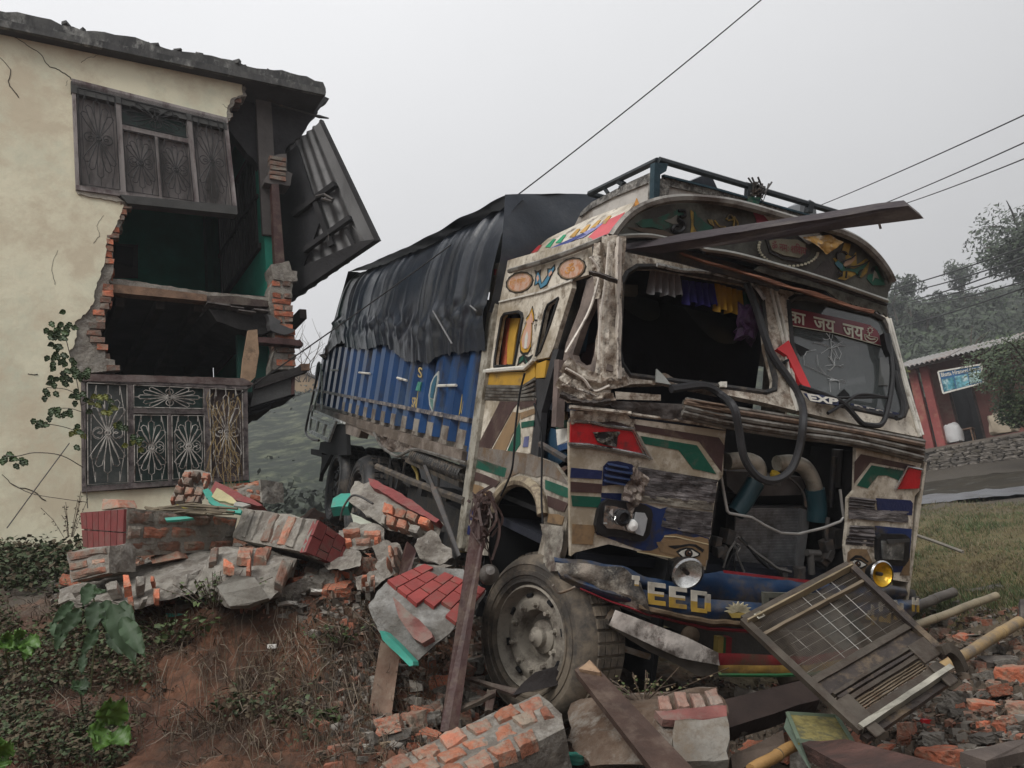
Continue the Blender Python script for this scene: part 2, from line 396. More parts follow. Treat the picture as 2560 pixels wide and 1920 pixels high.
def rough_z(x,y):
    q = V((x,y,0)); n = .06*noise.noise(q*.9)+.05*noise.noise(q*2.3)+.045*noise.noise(q*6)+.035*abs(noise.noise(q*11))+.028*noise.noise(q*21)
    return n
def axis(lo,hi,flo,fhi,fine,coarse):
    a = []; x = flo
    while x < fhi: a.append(x); x += fine
    s = coarse; x = fhi
    while x < hi: a.append(x); x += s; s *= 1.25
    a.append(hi); s = coarse; x = flo-s
    while x > lo: a.insert(0,x); x -= s; s *= 1.25
    a.insert(0,lo); return a
xs = axis(-260,260,-3.4,5,.045,.25); ys = axis(-30,320,2.8,8,.045,.25)
GX,GY = np.meshgrid(np.array(xs),np.array(ys)); flat = np.stack([GX.ravel(),GY.ravel()],1)
GZ = np.zeros(len(flat))
cl = np.stack([np.clip(flat[:,0],-32,32),np.clip(flat[:,1],-8,34)],1)
for i in range(len(A_)): GZ += Wt[i]*np.sqrt((cl[:,0]-A_[i,0])**2+(cl[:,1]-A_[i,1])**2)
GZ += Z_.mean()
vs = []
for i in range(len(flat)):
    x,y = flat[i]; k = rough_z(x,y) if y < 40 and abs(x) < 40 else 0
    vs.append((x,y,GZ[i]+k))
nx = len(xs); g = MB(); g.v = [V(v) for v in vs]
for j in range(len(ys)-1):
    for i in range(nx-1): a = j*nx+i; g.f.append([a,a+1,a+nx+1,a+nx]); g.m.append(0)
soil = M('soil',(.15,.068,.038),.92,.4,1.6,1.0,22,dirt=(.05,.03,.019),damt=.5,dsc=2.2,dirt2=(.12,.055,.035),d2amt=.35,d2sc=1.1)
# the grassy strip by the road and the grey rubble dust are different soils by place
n = soil.node_tree.nodes; L = soil.node_tree.links; bs = n['Principled BSDF']; src = bs.inputs['Base Color'].links[0].from_socket
geo = n.new('ShaderNodeNewGeometry')
def region(inner,outer,col,src,c0,sx=1):
    sub = n.new('ShaderNodeVectorMath'); sub.operation = 'SUBTRACT'; L.new(geo.outputs['Position'],sub.inputs[0]); sub.inputs[1].default_value = c0
    scl = n.new('ShaderNodeVectorMath'); scl.operation = 'MULTIPLY'; scl.inputs[1].default_value = (sx,1,0); L.new(sub.outputs[0],scl.inputs[0])
    ln = n.new('ShaderNodeVectorMath'); ln.operation = 'LENGTH'; L.new(scl.outputs[0],ln.inputs[0])
    nn = n.new('ShaderNodeTexNoise'); nn.inputs['Scale'].default_value = 1.6; nn.inputs['Detail'].default_value = 7; L.new(geo.outputs['Position'],nn.inputs['Vector'])
    ad = n.new('ShaderNodeMath'); ad.operation = 'MULTIPLY_ADD'; ad.inputs[1].default_value = 1.6; L.new(nn.outputs[0],ad.inputs[0]); L.new(ln.outputs['Value'],ad.inputs[2])
    mr = n.new('ShaderNodeMapRange'); mr.inputs['From Min'].default_value = inner+.8; mr.inputs['From Max'].default_value = outer+.8
    mr.inputs['To Min'].default_value = 1; mr.inputs['To Max'].default_value = 0; L.new(ad.outputs[0],mr.inputs['Value'])
    n2 = n.new('ShaderNodeTexNoise'); n2.inputs['Scale'].default_value = 7; n2.inputs['Detail'].default_value = 6; L.new(geo.outputs['Position'],n2.inputs['Vector'])
    r2_ = n.new('ShaderNodeMix'); r2_.data_type = 'RGBA'; r2_.inputs[6].default_value = (*[c*.6 for c in col],1); r2_.inputs[7].default_value = (*[c*1.4 for c in col],1); L.new(n2.outputs[0],r2_.inputs[0])
    m = n.new('ShaderNodeMix'); m.data_type = 'RGBA'; L.new(mr.outputs[0],m.inputs[0]); L.new(src,m.inputs[6]); L.new(r2_.outputs[2],m.inputs[7]); return m.outputs[2]
gc = W((2480,1380),9)
src = region(4.5,6.5,(.105,.085,.035),src,(gc.x+1.2,gc.y+1.0,0),.8)
src = region(9,12,(.06,.05,.038),src,(16,23,0),.6)
src = region(1.5,2.6,(.085,.066,.048),src,tuple(W((2450,1800),3.9)))
src = region(.8,1.3,(.085,.07,.055),src,tuple(W((550,1370),6.3)),.5)
L.new(src,bs.inputs['Base Color'])
g.build('ground',soil,kind='structure',recalc=False,smooth=False,label='sloping earth ground with a bare reddish brown bank and a debris strewn shelf')

# road and its wet verge, laid just above the ground
def strip(name,mat,front,back,lift,n=30,m=6,**k):
    s = MB()
    def fn(u,v):
        i = u*(len(front)-1); a = int(min(i,len(front)-2)); t = i-a
        f = front[a].lerp(front[a+1],t); b = back[a].lerp(back[a+1],t); q = f.lerp(b,v)
        return V((q.x,q.y,ground_z(q.x,q.y)+lift+.5*rough_z(q.x,q.y)))
    s.grid(fn,n,m); return s.build(name,mat,kind='structure',recalc=False,smooth=True,**k)
asphalt = M('wet_asphalt',(.11,.113,.122),.4,.2,3,.3,40,dirt=(.05,.045,.04),damt=.3,dsc=2)
wetmud = M('wet_mud',(.034,.028,.019),.9,.4,2,.9,6,spec=.1,dirt=(.03,.026,.02),damt=.5,dsc=2,dirt2=(.12,.12,.11),d2amt=.2,d2sc=6,stretch=(.35,1,1))
rf = [gpt((x,y)) for x,y in [(2180,1284),(2297,1268),(2430,1257),(2570,1244),(2760,1228)]]
rb = [gpt((x,y)) for x,y in [(2180,1256),(2297,1246),(2430,1235),(2570,1223),(2760,1207)]]
rm = [gpt((x,y)) for x,y in [(2180,1225),(2297,1212),(2430,1195),(2570,1180),(2760,1165)]]
strip('road',asphalt,rf,rb,.05,label='narrow wet asphalt road crossing behind the grass')
strip('verge',wetmud,rb,rm,.045,label='wet muddy verge with puddles beyond the road')

# far slopes
hill_green = M('hill_scrub',(.017,.023,.015),.95,.4,.35,.2,2.5,dirt=(.016,.022,.015),damt=.55,dsc=.2,dirt2=(.09,.1,.06),d2amt=.35,d2sc=.8)
def slope(name,top,bot,dt,db,label,mat=hill_green,amp=1.2,nu=50,nv=24):
    s = MB()
    def fn(u,v):
        i = u*(len(top)-1); a = int(min(i,len(top)-2)); t = i-a
        tp = (top[a][0]*(1-t)+top[a+1][0]*t,top[a][1]*(1-t)+top[a+1][1]*t); bp = (tp[0],bot)
        if v > .86:   # the far side falls away again
            q = W(tp,dt); k = (v-.86)/.14; q = q*(1+.5*k); q.z -= 20*k
        else:
            k = v/.86; q = W(bp,db).lerp(W(tp,dt),k)
        q.z += amp*noise.noise(q*.12)*(min(1,v*4)) if v < .86 else 0; return q
    s.grid(fn,nu,nv); return s.build(name,mat,kind='structure',recalc=False,smooth=True,label=label)
slope('hill',[(300,1060),(560,1012),(640,992),(700,985),(770,968),(860,955),(1000,960),(1300,990)],1480,75,22,'dark green hillside across the valley between house and truck',amp=1.0)
slope('hill',[(1700,700),(1950,735),(2150,790),(2225,785),(2330,775),(2440,752),(2560,720),(2750,640),(3100,560)],1330,85,33,'misty wooded hill rising behind the small shop',amp=2.5)

# ================================================================== LEAVES AND TREES
leaf_dark = M('leaf_dark',(.03,.05,.018),.55,.4,3,0,rnd=.1)
leaf_mid = M('leaf_mid',(.055,.08,.028),.55,.4,3,0,rnd=.1)
leaf_grey = M('leaf_grey',(.035,.045,.03),.7,.4,3,0)
bark = M('bark',(.07,.055,.042),.9,.3,6,.6,25)
def leafcloud(mb,c,r,n,size,squash=.8,clumps=9,seed=0,mats=2):
    rr = random.Random(seed); cs = []
    for _ in range(clumps):
        d = V((rr.gauss(0,1),rr.gauss(0,1),rr.gauss(0,1))).normalized()*r*rr.uniform(.15,.85); d.z *= squash; cs.append((c+d,r*rr.uniform(.22,.48)))
    for _ in range(n):
        q,cr = rr.choice(cs); d = V((rr.gauss(0,1),rr.gauss(0,1),rr.gauss(0,1))).normalized()*cr*rr.uniform(.35,1.05)**.6
        p = q+d; a = V((rr.uniform(-1,1),rr.uniform(-1,1),rr.uniform(-1,1))).normalized()*size*rr.uniform(.6,1.3); b = a.orthogonal().normalized()*a.length*.55
        mb.mi = 0 if rr.random() < .6 else mats-1
        mb.add([p-a,p+b,p+a,p-b],[(0,1,2,3)])
    mb.mi = 0
def tree(base,h,r,n,size,label,seed,group=None,mats=None,trunk=.12,squash=.9,clumps=14,name='tree',cat='tree'):
    t = empty(name,Matrix.Translation(base),label=label,cat=cat,group=group); rr = random.Random(seed)
    m = MB(); pts = [V((0,0,-.3)),V((rr.uniform(-.1,.1)*h*.3,rr.uniform(-.1,.1)*h*.3,h*.35)),V((rr.uniform(-.1,.1)*h*.5,rr.uniform(-.1,.1)*h*.5,h*.8))]
    m.tube(pts,[trunk,trunk*.75,trunk*.3],7)
    for k in range(7):
        a = pts[1].lerp(pts[2],rr.uniform(0,.9)); d = V((rr.uniform(-1,1),rr.uniform(-1,1),rr.uniform(.3,1))).normalized()*r*rr.uniform(.5,.95)
        m.tube([a,a+d*.5+V((0,0,.05*h)),a+d],[trunk*.4,trunk*.25,trunk*.1],5)
    m.build('trunk',bark,t)
    f = MB(); leafcloud(f,V((0,0,h-r*squash)),r,n,size,squash,clumps,seed)
    f.build('crown',mats or [leaf_dark,leaf_mid],t,recalc=False); return t
gm = [leaf_grey,leaf_dark]
ft = [((2240,775),70,3.0,1.4,'small bushy tree on the misty ridge just right of the truck visor'),((2275,772),72,4.6,1.7,'taller loose crowned tree on the misty ridge just right of the truck visor'),
      ((2355,775),76,3.2,1.8,'low rounded tree on the ridge between the two taller ones'),((2422,757),76,5.6,2.1,'tall dark rounded tree on the ridge under the power lines'),
      ((2310,785),66,2.2,1.6,'lowest dark bush on the misty ridge beside the visor'),((2470,752),74,2.8,2.0,'broad low tree on the ridge right of the tall rounded one')]
for i,(p,d,h,r,lb) in enumerate(ft): tree(W(p,d)-V((0,0,3.2)),h+2.0,r*1.0,1300,.17,lb,40+i,'trees along the misty ridge',gm,.14)
tree(W((2640,905),44),8.8,2.7,6500,.13,'large dark leafy tree rising at the right edge above the shop',77,None,gm,.28,clumps=26)
tree(W((2600,800),60),9.5,3.6,2500,.2,'dark tree cut off by the right edge on the hill',78,None,gm,.28,clumps=18)
# orchard-like scrub on the slope behind the shop: one mass
s = MB(); rr = random.Random(5)
for _ in range(900):
    x = rr.uniform(2160,2640); k = rr.random()**.8; y = 1010+(772-.12*(x-2250)-1010)*k; d = 42+(80-42)*k
    q = W((x,y),d); leafcloud(s,q+V((0,0,.4)),rr.uniform(.9,2.0),46,.24,.8,5,rr.randint(0,9999))
s.build('hillside_wood',gm,recalc=False,kind='stuff',label='dark scrub and small trees covering the misty hillside',cat='wood')
s = MB()
for _ in range(900):
    k = rr.random(); x = rr.uniform(560,900); y = 1300+(985-1300)*k; d = 30+(74-30)*k
    q = W((x,y),d); leafcloud(s,q,rr.uniform(.5,1.7),34,.2,.7,5,rr.randint(0,9999))
s.build('hillside_scrub',[leaf_grey,M('leaf_slope',(.03,.038,.024),.7,.3,3,0)],recalc=False,kind='stuff',label='low scrub and grass tufts dotting the far green slope',cat='scrub')

# ================================================================== FAR HOUSE
hp = W((757,978),74); hz = mkframe(hp,V((1,.35,0)),V((-.35,1,0)))
t = empty('house',hz.M,label='tiny ochre gabled house on the skyline between the broken house and the truck',cat='house')
m = MB(); m.box((-1.5,0,-1),(2.9,0,0),(0,3,0),(0,0,1.9)); m.prism([(-1.5,0,.9),(1.4,0,.9),(0,0,1.7)],(0,3,0)); m.build('wall',M('ochre_wall',(.3,.21,.12),.9,.15,1),t)
m = MB(); m.prism([(-1.8,-.3,.85),(-1.8,-.3,1.0),(0,-.3,1.9),(0,-.3,1.72)],(0,3.5,0)); m.prism([(1.7,-.3,.85),(1.7,-.3,1.0),(0,-.3,1.9),(0,-.3,1.72)],(0,3.5,0)); m.build('roof',M('grey_roof',(.13,.12,.11),.8),t)

# ================================================================== SHOP
sx = -(RW @ camray((-1200,1750))); sx.z = 0; sx.normalize(); S0 = W((2350,1128),28)
SF = Frame(S0,sx,V((0,0,1)).cross(sx),V((0,0,1)))
shop = empty('shop_building',SF.M,label='small red plastered roadside shop with tin roof and blue signboard',cat='shop')
red_wall = M('shop_wall',(.22,.095,.08),.9,.25,1.5,.3,12,dirt=(.3,.2,.16),damt=.35,dsc=.8)
def q4(fr,pts,y): return fr.F(pts,y)
doorL,doorR = SF.F(z1((505,1010),(650,975)),0),SF.F(z1((555,1290),(700,1270)),0)
xl,xr = doorL[0].x,doorL[1].x; x0 = SF.F(z1((400,1000)),0)[0].x; x1_ = x0+8.5
dtop = 2.25; H = 3.0
m = MB(); m.prism([(x0,0,0),(xl,0,0),(xl,0,dtop),(xr,0,dtop),(xr,0,0),(x1_,0,0),(x1_,0,H),(x0,0,H)],(0,.2,0)); m.build('wall',red_wall,shop)
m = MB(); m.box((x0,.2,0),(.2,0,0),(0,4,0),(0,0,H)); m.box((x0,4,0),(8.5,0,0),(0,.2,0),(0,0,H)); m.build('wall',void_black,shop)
m = MB(); m.prism([(xl,-.02,0),(xl+.07,-.02,0),(xl+.07,-.02,dtop-.07),(xr-.07,-.02,dtop-.07),(xr-.07,-.02,0),(xr,-.02,0),(xr,-.02,dtop),(xl,-.02,dtop)],(0,.1,0)); m.build('door_frame',dark_wood,shop)
for a,b_ in (((325,960),(392,1352)),((375,895),(465,1335))):
    tp = SF.F(z1(a),-1.3)[0]; bt = SF.F(z1(b_),-1.3)[0]; xx = (tp.x+bt.x)/2
    m = MB(); m.box((xx-.13,-1.45,-.1),(.25,0,0),(0,.25,0),(0,0,2.75)); m.build('pillar',M('pillar_red',(.24,.06,.055),.8,.3,2,.2,20,dirt=(.3,.15,.1),damt=.35),shop)
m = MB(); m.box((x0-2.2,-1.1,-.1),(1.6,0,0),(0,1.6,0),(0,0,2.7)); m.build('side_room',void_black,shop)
def corrug(fr,a,b,c,amp,pitch,name,mat,parent,thick=.0,ny=2):
    """corrugated sheet: a corner, b width vector, c down-slope vector"""
    a,b,c = map(V,(a,b,c)); nn = b.cross(c).normalized(); n_ = max(4,int(b.length/pitch*6)); mb = MB()
    mb.grid(lambda u,v: a+b*u+c*v+nn*amp*math.sin(2*math.pi*u*b.length/pitch),n_,ny); 
    return mb.build(name,mat,parent,recalc=False,smooth=True)
shop_tin = M('shop_tin',(.3,.29,.275),.5,.2,1.5,.15,10,metal=.15,dirt=(.2,.13,.1),damt=.35,dsc=1)
for k in range(4): corrug(SF,(x0-.75+k*1.9,.9,H+.38),(1.93,0,0),(0,-2.9,-.72),.035,.15,'roof_sheet',shop_tin,shop)
corrug(SF,(x0-3.6,.9,H+.2),(2.7,0,0),(0,-2.4,-.6),.03,.15,'roof_sheet',M('pale_tin',(.45,.45,.45),.5,.1,1),shop)
m = MB(); m.box((x0-.8,.85,H-.1),(9.5,0,0),(0,.12,0),(0,0,.4)); m.box((x0-.8,-1.9,H-.42),(9.5,0,0),(0,.1,0),(0,0,.1)); m.build('rafter',dark_wood,shop)
# signboard: place the board from its traced corners
sb = SF.F(z1((440,875),(695,832),(708,940),(470,1003)),-1.75)
sgn = empty('signboard',SF.M,label='blue printed shop signboard hung under the tin roof eave',cat='sign')
m = MB(); m.prism(sb,(0,.05,0)); m.build('board',M('sign_blue',(.02,.09,.2),.4,.3,2,0),sgn)
m = MB(); 
for i in range(4): m.tube([sb[i],sb[(i+1) % 4]],.035,4)
m.build('frame',white_paint,sgn)
def inset(q,u0,v0,u1,v1,off=(0,-.01,0)):
    a,b,c,d = q; f = lambda u,v: a.lerp(b,u).lerp(d.lerp(c,u),v)+V(off)
    return [f(u0,v0),f(u1,v0),f(u1,v1),f(u0,v1)]
m = MB(); lettering(m,'Bhatta Hiramoni Kirana',inset(sb,.05,.07,.97,.27),(0,-1,0),.02); m.build('lettering',white_paint,sgn,recalc=False)
for k,(u0,v0,u1,v1,c) in enumerate([(.04,.38,.32,.94,(.04,.2,.25)),(.35,.36,.66,.94,(.1,.28,.33)),(.68,.32,.96,.9,(.28,.4,.38))]):
    m = MB(); m.prism(inset(sb,u0,v0,u1,v1),(0,.004,0)); m.build('printed_picture',M('sign_picture_%s' % 'abc'[k],c,.5,.75,7,0,dirt=(.5,.6,.6),damt=.3,dsc=5),sgn)
# plinth of dry stone
pl = SF.F(z1((345,1375),(480,1352),(700,1312),(880,1285)),-1.6)
plinth = empty('stone_plinth',SF.M,label='low dry stone retaining wall in front of the red shop',cat='stone wall')
m = MB(); m.box((pl[0].x,-1.5,-1.0),(9,0,0),(0,1.7,0),(0,0,.95)); m.box((pl[0].x-3,-.9,-1.0),(3,0,0),(0,1.5,0),(0,0,.6)); m.build('core',M('plinth_core',(.05,.042,.035),.95,.3,2),plinth)
m = MB(); m.box((pl[0].x,-1.55,-.05),(9,0,0),(0,1.6,0),(0,0,.07)); m.build('top_slab',M('plinth_top',(.13,.11,.09),.9,.3,2),plinth)
cnt = 0
for r in range(8):
    x = pl[0].x+U(0,.2); z = -1.0+r*.12
    while x < pl[0].x+5.2:
        wd = U(.16,.42); m = MB(); rock(m,(x+wd/2,-1.52-.02*(7-r),z+.055),wd*.55,.07,.062,Matrix.Rotation(U(-.08,.08),3,'Y'),cnt,6,4,.25)
        if cnt < 140: m.build('stone',stone_mat,plinth); 
        cnt += 1; x += wd+.015
# sacks and stool
def lump(name,fr,ctr,hx,hz,hy,mat,label,cat,seed,amp=.18,flat=.3):
    m = MB(); c = V(ctr)
    def fn(u,v):
        th = 2*math.pi*u; ph = math.pi*v; d = V((math.sin(ph)*math.cos(th),math.sin(ph)*math.sin(th),math.cos(ph)))
        k = 1+amp*noise.noise(d*2+V((seed,0,0)))+amp*.5*noise.noise(d*6+V((seed,0,0))); dd = V((abs(d.x)**.7*math.copysign(1,d.x),abs(d.y)**.7*math.copysign(1,d.y),abs(d.z)**.8*math.copysign(1,d.z)))
        return fr.M @ (c+V((dd.x*hx*k,dd.y*hy*k,max(-flat*2*hz,dd.z*hz*k))))
    m.grid(fn,18,12); return m.build(name,mat,smooth=True,label=label,cat=cat,recalc=False)
sk = SF.F(z1((535,1285)),-1.0)[0]; lump('sack',SF,(sk.x,-1.0,.34),.29,.38,.25,M('white_sack',(.5,.5,.5),.8,.15,3,.5,8),'full white plastic sack standing by the shop doorway','sack',3)
sk = SF.F(z1((845,1280)),-1.0)[0]; lump('sack',SF,(sk.x,-1.0,.36),.38,.42,.3,M('tan_sack',(.38,.32,.24),.9,.15,3,.5,8),'bulging tan sack at the right end of the shop veranda','sack',9,.3)
st = SF.F(z1((610,1265)),-.6)[0]; stool = empty('stool',SF.M @ Matrix.Translation((st.x,-.6,.02)),label='small wooden stool in the dark shop doorway',cat='stool')
m = MB(); m.box((-.25,-.2,.45),(.5,0,0),(0,.4,0),(0,0,.04)); m.build('seat',brown_wood,stool)
for a in (-.22,.18):
    for b_ in (-.18,.14): m = MB(); m.box((a,b_,0),(.04,0,0),(0,.04,0),(0,0,.45)); m.build('leg',brown_wood,stool)
# leafy bush in front of the shop
tree(W((2615,1125),21)-V((0,0,.4)),3.8,1.5,8500,.05,'dense green bush hiding the right half of the red shop',91,None,None,.07,.95,16,'bush','bush')
tree(W((2440,930),36)-V((0,0,1.5)),3.4,1.9,2600,.08,'bushy tree standing behind the shop roof',92,None,None,.1,.8,12)
tree(W((2253,950),20)-V((0,0,.9)),1.5,.35,260,.05,'sparse yellow green twigs beside the truck windscreen pillar',93,None,[M('leaf_yellow',(.2,.2,.05),.6),leaf_mid],.02,1,5,'shrub','shrub')

# ================================================================== OVERHEAD WIRES
wire_mat = M('wire_black',(.02,.02,.02),.6,0,1,0)
def wire(p0,d0,p1,d1,r,sag,label,group=None,grey=False):
    a,b = W(p0,d0),W(p1,d1); k = (b-a)*.15; a -= k; b += k
    m = MB(); pts = [a.lerp(b,i/24)-V((0,0,sag*4*(i/24)*(1-i/24))) for i in range(25)]
    m.tube(pts,r,5,False); return m.build('power_line',wire_mat,label=label,cat='power line',group=group)
wire((1886,0),7.5,(758,862),7.0,.006,.12,'thin black cable crossing the sky down past the tarpaulin')
for i,(a,b_,lb) in enumerate([((1500,300),(2160,0),'upper one of the three wires meeting above the truck rack'),((1740,340),(2212,130),'middle one of the three wires behind the roof plank'),((1960,300),(2212,200),'lowest of the three wires, ending behind the roof plank tip')]):
    a,b_ = c5(a)[0],c5(b_)[0]; k_ = (2750-a[0])/(b_[0]-a[0]); b_ = (a[0]+(b_[0]-a[0])*k_,a[1]+(b_[1]-a[1])*k_); wire(a,30,b_,15,.016,.1,lb,'power lines over the truck')
for i,(a,b_,lb) in enumerate([((170,380),(910,140),'highest of the lines sloping over the misty hill'),((310,385),(930,195),'second highest of the lines over the misty hill'),((310,440),(860,255),'third line from the top over the misty hill'),
                                ((340,450),(900,290),'fourth line from the top over the misty hill'),((400,462),(900,345),'fifth line from the top over the misty hill'),((200,605),(948,370),'lowest dark line crossing in front of the wooded hill')]):
    a,b_ = z1(a)[0],z1(b_)[0]; wire(a,42,b_,28,.028,.12,lb,'power lines over the hill')
# ================================================================== BROKEN HOUSE
bld = empty('damaged_house',B.M,label='two storey cream house with its corner torn off and rooms open',cat='house')
def bF(pts,y=0): return B.F(pts,y)
ROOF = 5.28; slabz = bF([(0,85)])[0].z
print('slab z',slabz,bF([(603,202)])[0].z)
# --- plaster skin with its ragged outline (the window openings left clear)
edgeT = jag(bF(c1((1390,465),(1400,545),(1335,565),(1310,620),(1303,690))),.008,.03)
uw = bF(c1((410,465),(1305,690),(1365,1235),(435,1100)))
edge_mid = jag(bF(c1((660,1125),(715,1165),(690,1260),(650,1330),(615,1400),(605,1500),(580,1560),(550,1659))),.012,.03)
edge_low = jag(bF(c2((530,30),(560,120),(545,260),(535,370),(510,410),(470,450),(430,470),(440,540),(430,600),(400,650),(440,730),(465,772))),.012,.03)
edge_mid = jag(bF(c1((660,1125),(715,1165),(690,1260),(650,1330),(615,1400),(605,1500))+c2((590,160),(568,230),(545,290),(535,370),(505,410),(468,450),(432,470),(440,540),(430,600),(398,650),(440,730),(465,772))),.012,.03)
lw = bF(c2((465,778),(1418,830),(1428,1385),(470,1455)))
XL = -3.4; ZB = -.75
sx1 = bF([(648,1235)])[0].x
outer = [V((XL,0,ZB)),V((XL,0,slabz))]+[V((edgeT[0].x,0,slabz))]+edgeT[1:]+[uw[1]+V((-.0,0,.01)),uw[0]+V((0,0,.0)),uw[3]]+edge_mid+[V((lw[0].x,0,lw[0].z)),V((lw[3].x,0,lw[3].z)),V((sx1,0,lw[2].z-.02)),V((sx1+.02,0,ZB))]
m = MB(); m.prism([p+V((0,-.0,0)) for p in outer],(0,.025,0)); m.build('plaster',wall_cream,bld)
# --- brick core behind it, showing at the broken edges
core_e = jag(bF(c1((735,1170),(715,1230),(700,1290),(672,1350),(640,1400),(650,1500))+c2((650,110),(652,180),(628,240),(632,300),(610,400),(592,460),(552,520),(575,580),(607,640),(607,680),(662,690),(668,748)),.02),.012,.035)
core = [V((XL,.025,ZB)),V((XL,.025,slabz)),V((edgeT[0].x+.03,.025,slabz))]+[p+V((.03+U(0,.03),.005,0)) for p in edgeT[1:]]+[V((uw[1].x,.025,uw[1].z)),V((uw[0].x,.025,uw[0].z)),V((uw[3].x,.025,uw[3].z))]+[V((p.x,.025,p.z)) for p in core_e]+[V((lw[0].x,.025,lw[0].z+.02)),V((lw[3].x,.025,lw[3].z)),V((sx1,.025,lw[2].z-.03)),V((sx1,.025,ZB))]
m = MB(); m.prism(core,(0,.22,0)); m.build('masonry',mortar,bld)
# bricks standing out of the torn edge
def edge_bricks(line,y0,y1,sgn,n_mat,prob=.8):
    z = max(p.z for p in line); zmin = min(p.z for p in line); L_ = sorted(line,key=lambda p: p.z)
    while z > zmin+.05:
        zc = z-.04; near = min(L_,key=lambda p: abs(p.z-zc))
        for yy in ((y0,(y0+y1)/2-.006),((y0+y1)/2+.006,y1)):
            if U(0,1) < prob:
                ln = U(.08,.2); mb = MB(); mb.box((near.x-ln*.6,yy[0]-U(0,.012),zc-.03),(ln*.6+U(-.01,.06),0,0),(0,yy[1]-yy[0],0),(0,0,.062),.007)
                mb.build('brick',n_mat if U(0,1) < .6 else brick_bare,bld)
        z -= .076
edge_bricks(core_e,.010,.24,1,brick_dull)
edge_bricks(bF(c1((1395,560),(1330,620),(1315,690))),.03,.24,1,brick_dull)
# cracks in the plaster
m = MB()
for pts in (c1((75,205),(140,250),(230,310),(275,375),(330,400),(380,430),(415,460)),c1((590,300),(545,325),(500,335),(470,360)),c1((380,495),(390,462)),c1((1282,598),(1310,625)),c2((160,772),(190,776),(215,774)),c1((600,1240),(560,1300),(575,1350),(540,1400)),c2((10,1350),(90,1420),(180,1440),(260,1500)),c1((0,330),(60,400),(50,480),(110,560)),c2((330,60),(300,160),(320,260))):
    l = smoothline(bF(pts,-.001),5); l = [p+V((U(-.006,.006),0,U(-.006,.006))) for p in l]; wd = .007 if pts[0][0] < 100 else .0028
    m.tube(l,[wd*(.5+.5*k/len(l)) for k in range(len(l))],4)
m.build('crack',M('crack_dark',(.045,.038,.03),.95,.2),bld,kind='stuff')
# --- roof slab and parapet band
rx1 = bF([(800,215)])[0].x
m = MB(); n_ = 60; top = []
for i in range(n_+1): top.append(V((XL-.3+(rx1-XL+.3)*i/n_,0,ROOF+U(-.018,.018)+.02*math.sin(i*.7))))
poly = [V((XL-.3,-.12,slabz))]+[p+V((0,-.12,0)) for p in top]+[V((rx1+.03,-.12,slabz+.12)),V((rx1+.03,-.12,slabz+.05))]
m.prism(poly,(0,.5,0)); m.build('parapet',roof_dark,bld)
m = MB(); m.box((XL-.3,-.17,slabz-.02),(rx1-XL+.3,0,0),(0,.05,0),(0,0,.09),.004); m.build('drip_edge',roof_dark,bld)
m = MB(); m.box((XL,-.1,slabz-.004),(rx1-XL,0,0),(0,5.2,0),(0,0,.12)); m.build('roof_slab',M('dark_slab',(.055,.055,.058),.95,.3,2,.6,9),bld)  # very dark grey slab all over, slightly mottled
m = MB()
for i in range(90):
    x = U(XL,rx1-.1); m.cbox((x,U(-.1,.2),ROOF+.005),U(.02,.07),U(.02,.05),U(.008,.028),Matrix.Rotation(U(0,3),3,'Z'),.008)
m.build('crumbled_edge',roof_dark,bld,kind='stuff')
# broken rag of ceiling hanging at the corner
rag = jag(bF(c1((1350,520),(1850,545),(1897,568),(1850,610),(1800,680),(1765,740),(1735,790),(1665,830),(1640,888),(1555,905),(1540,1030),(1300,720)),.35),.02,.06,True)
m = MB(); m.prism(rag,(0,.14,0)); m.build('broken_ceiling',M('dark_plaster',(.035,.034,.036),.95,.4,3,.8,12),bld)  # almost black plaster, mottled
rb_ = smoothline(bF(c1((1480,520),(1560,580),(1640,615),(1730,640),(1820,668),(1893,682)),.2),4)
m = MB(); m.tube(rb_,[.012]*(len(rb_)-5)+[.02,.026,.02,.016,.01],5); m.build('reinforcement_bar',iron,bld)
# --- inside: back walls, side wall, floor slab
gx = V(bF(c1((1250,1300)),3.2)[0]); 
bx0 = -1.2; BY = 3.2; SX = bF(c1((1290,1400)),BY)[0].x
print('side wall x at back',SX,'pier',bF(c1((1570,1300),(1640,1300)),.05))
PX0,PX1 = [p.x for p in bF(c2((1565,300),(1680,300)),.05)]
fl = bF(c2((612,250),(1560,345)),.1); FZ = (fl[0].z+fl[1].z)/2
print('floor z',fl[0].z,fl[1].z)
m = MB(); m.box((bx0,BY,FZ+.1),(PX0-bx0,0,0),(0,.15,0),(0,0,slabz-FZ)); m.build('upper_back_wall',green_wall,bld)
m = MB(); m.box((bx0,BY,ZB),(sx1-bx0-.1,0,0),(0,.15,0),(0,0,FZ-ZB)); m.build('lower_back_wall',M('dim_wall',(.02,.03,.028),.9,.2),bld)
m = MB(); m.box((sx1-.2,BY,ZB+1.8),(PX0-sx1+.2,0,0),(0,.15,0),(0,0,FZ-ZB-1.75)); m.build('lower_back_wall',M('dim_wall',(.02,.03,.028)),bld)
m = MB(); m.box((bx0,.25,ZB),(.15,0,0),(0,BY,0),(0,0,slabz-ZB)); m.build('partition',green_wall,bld)
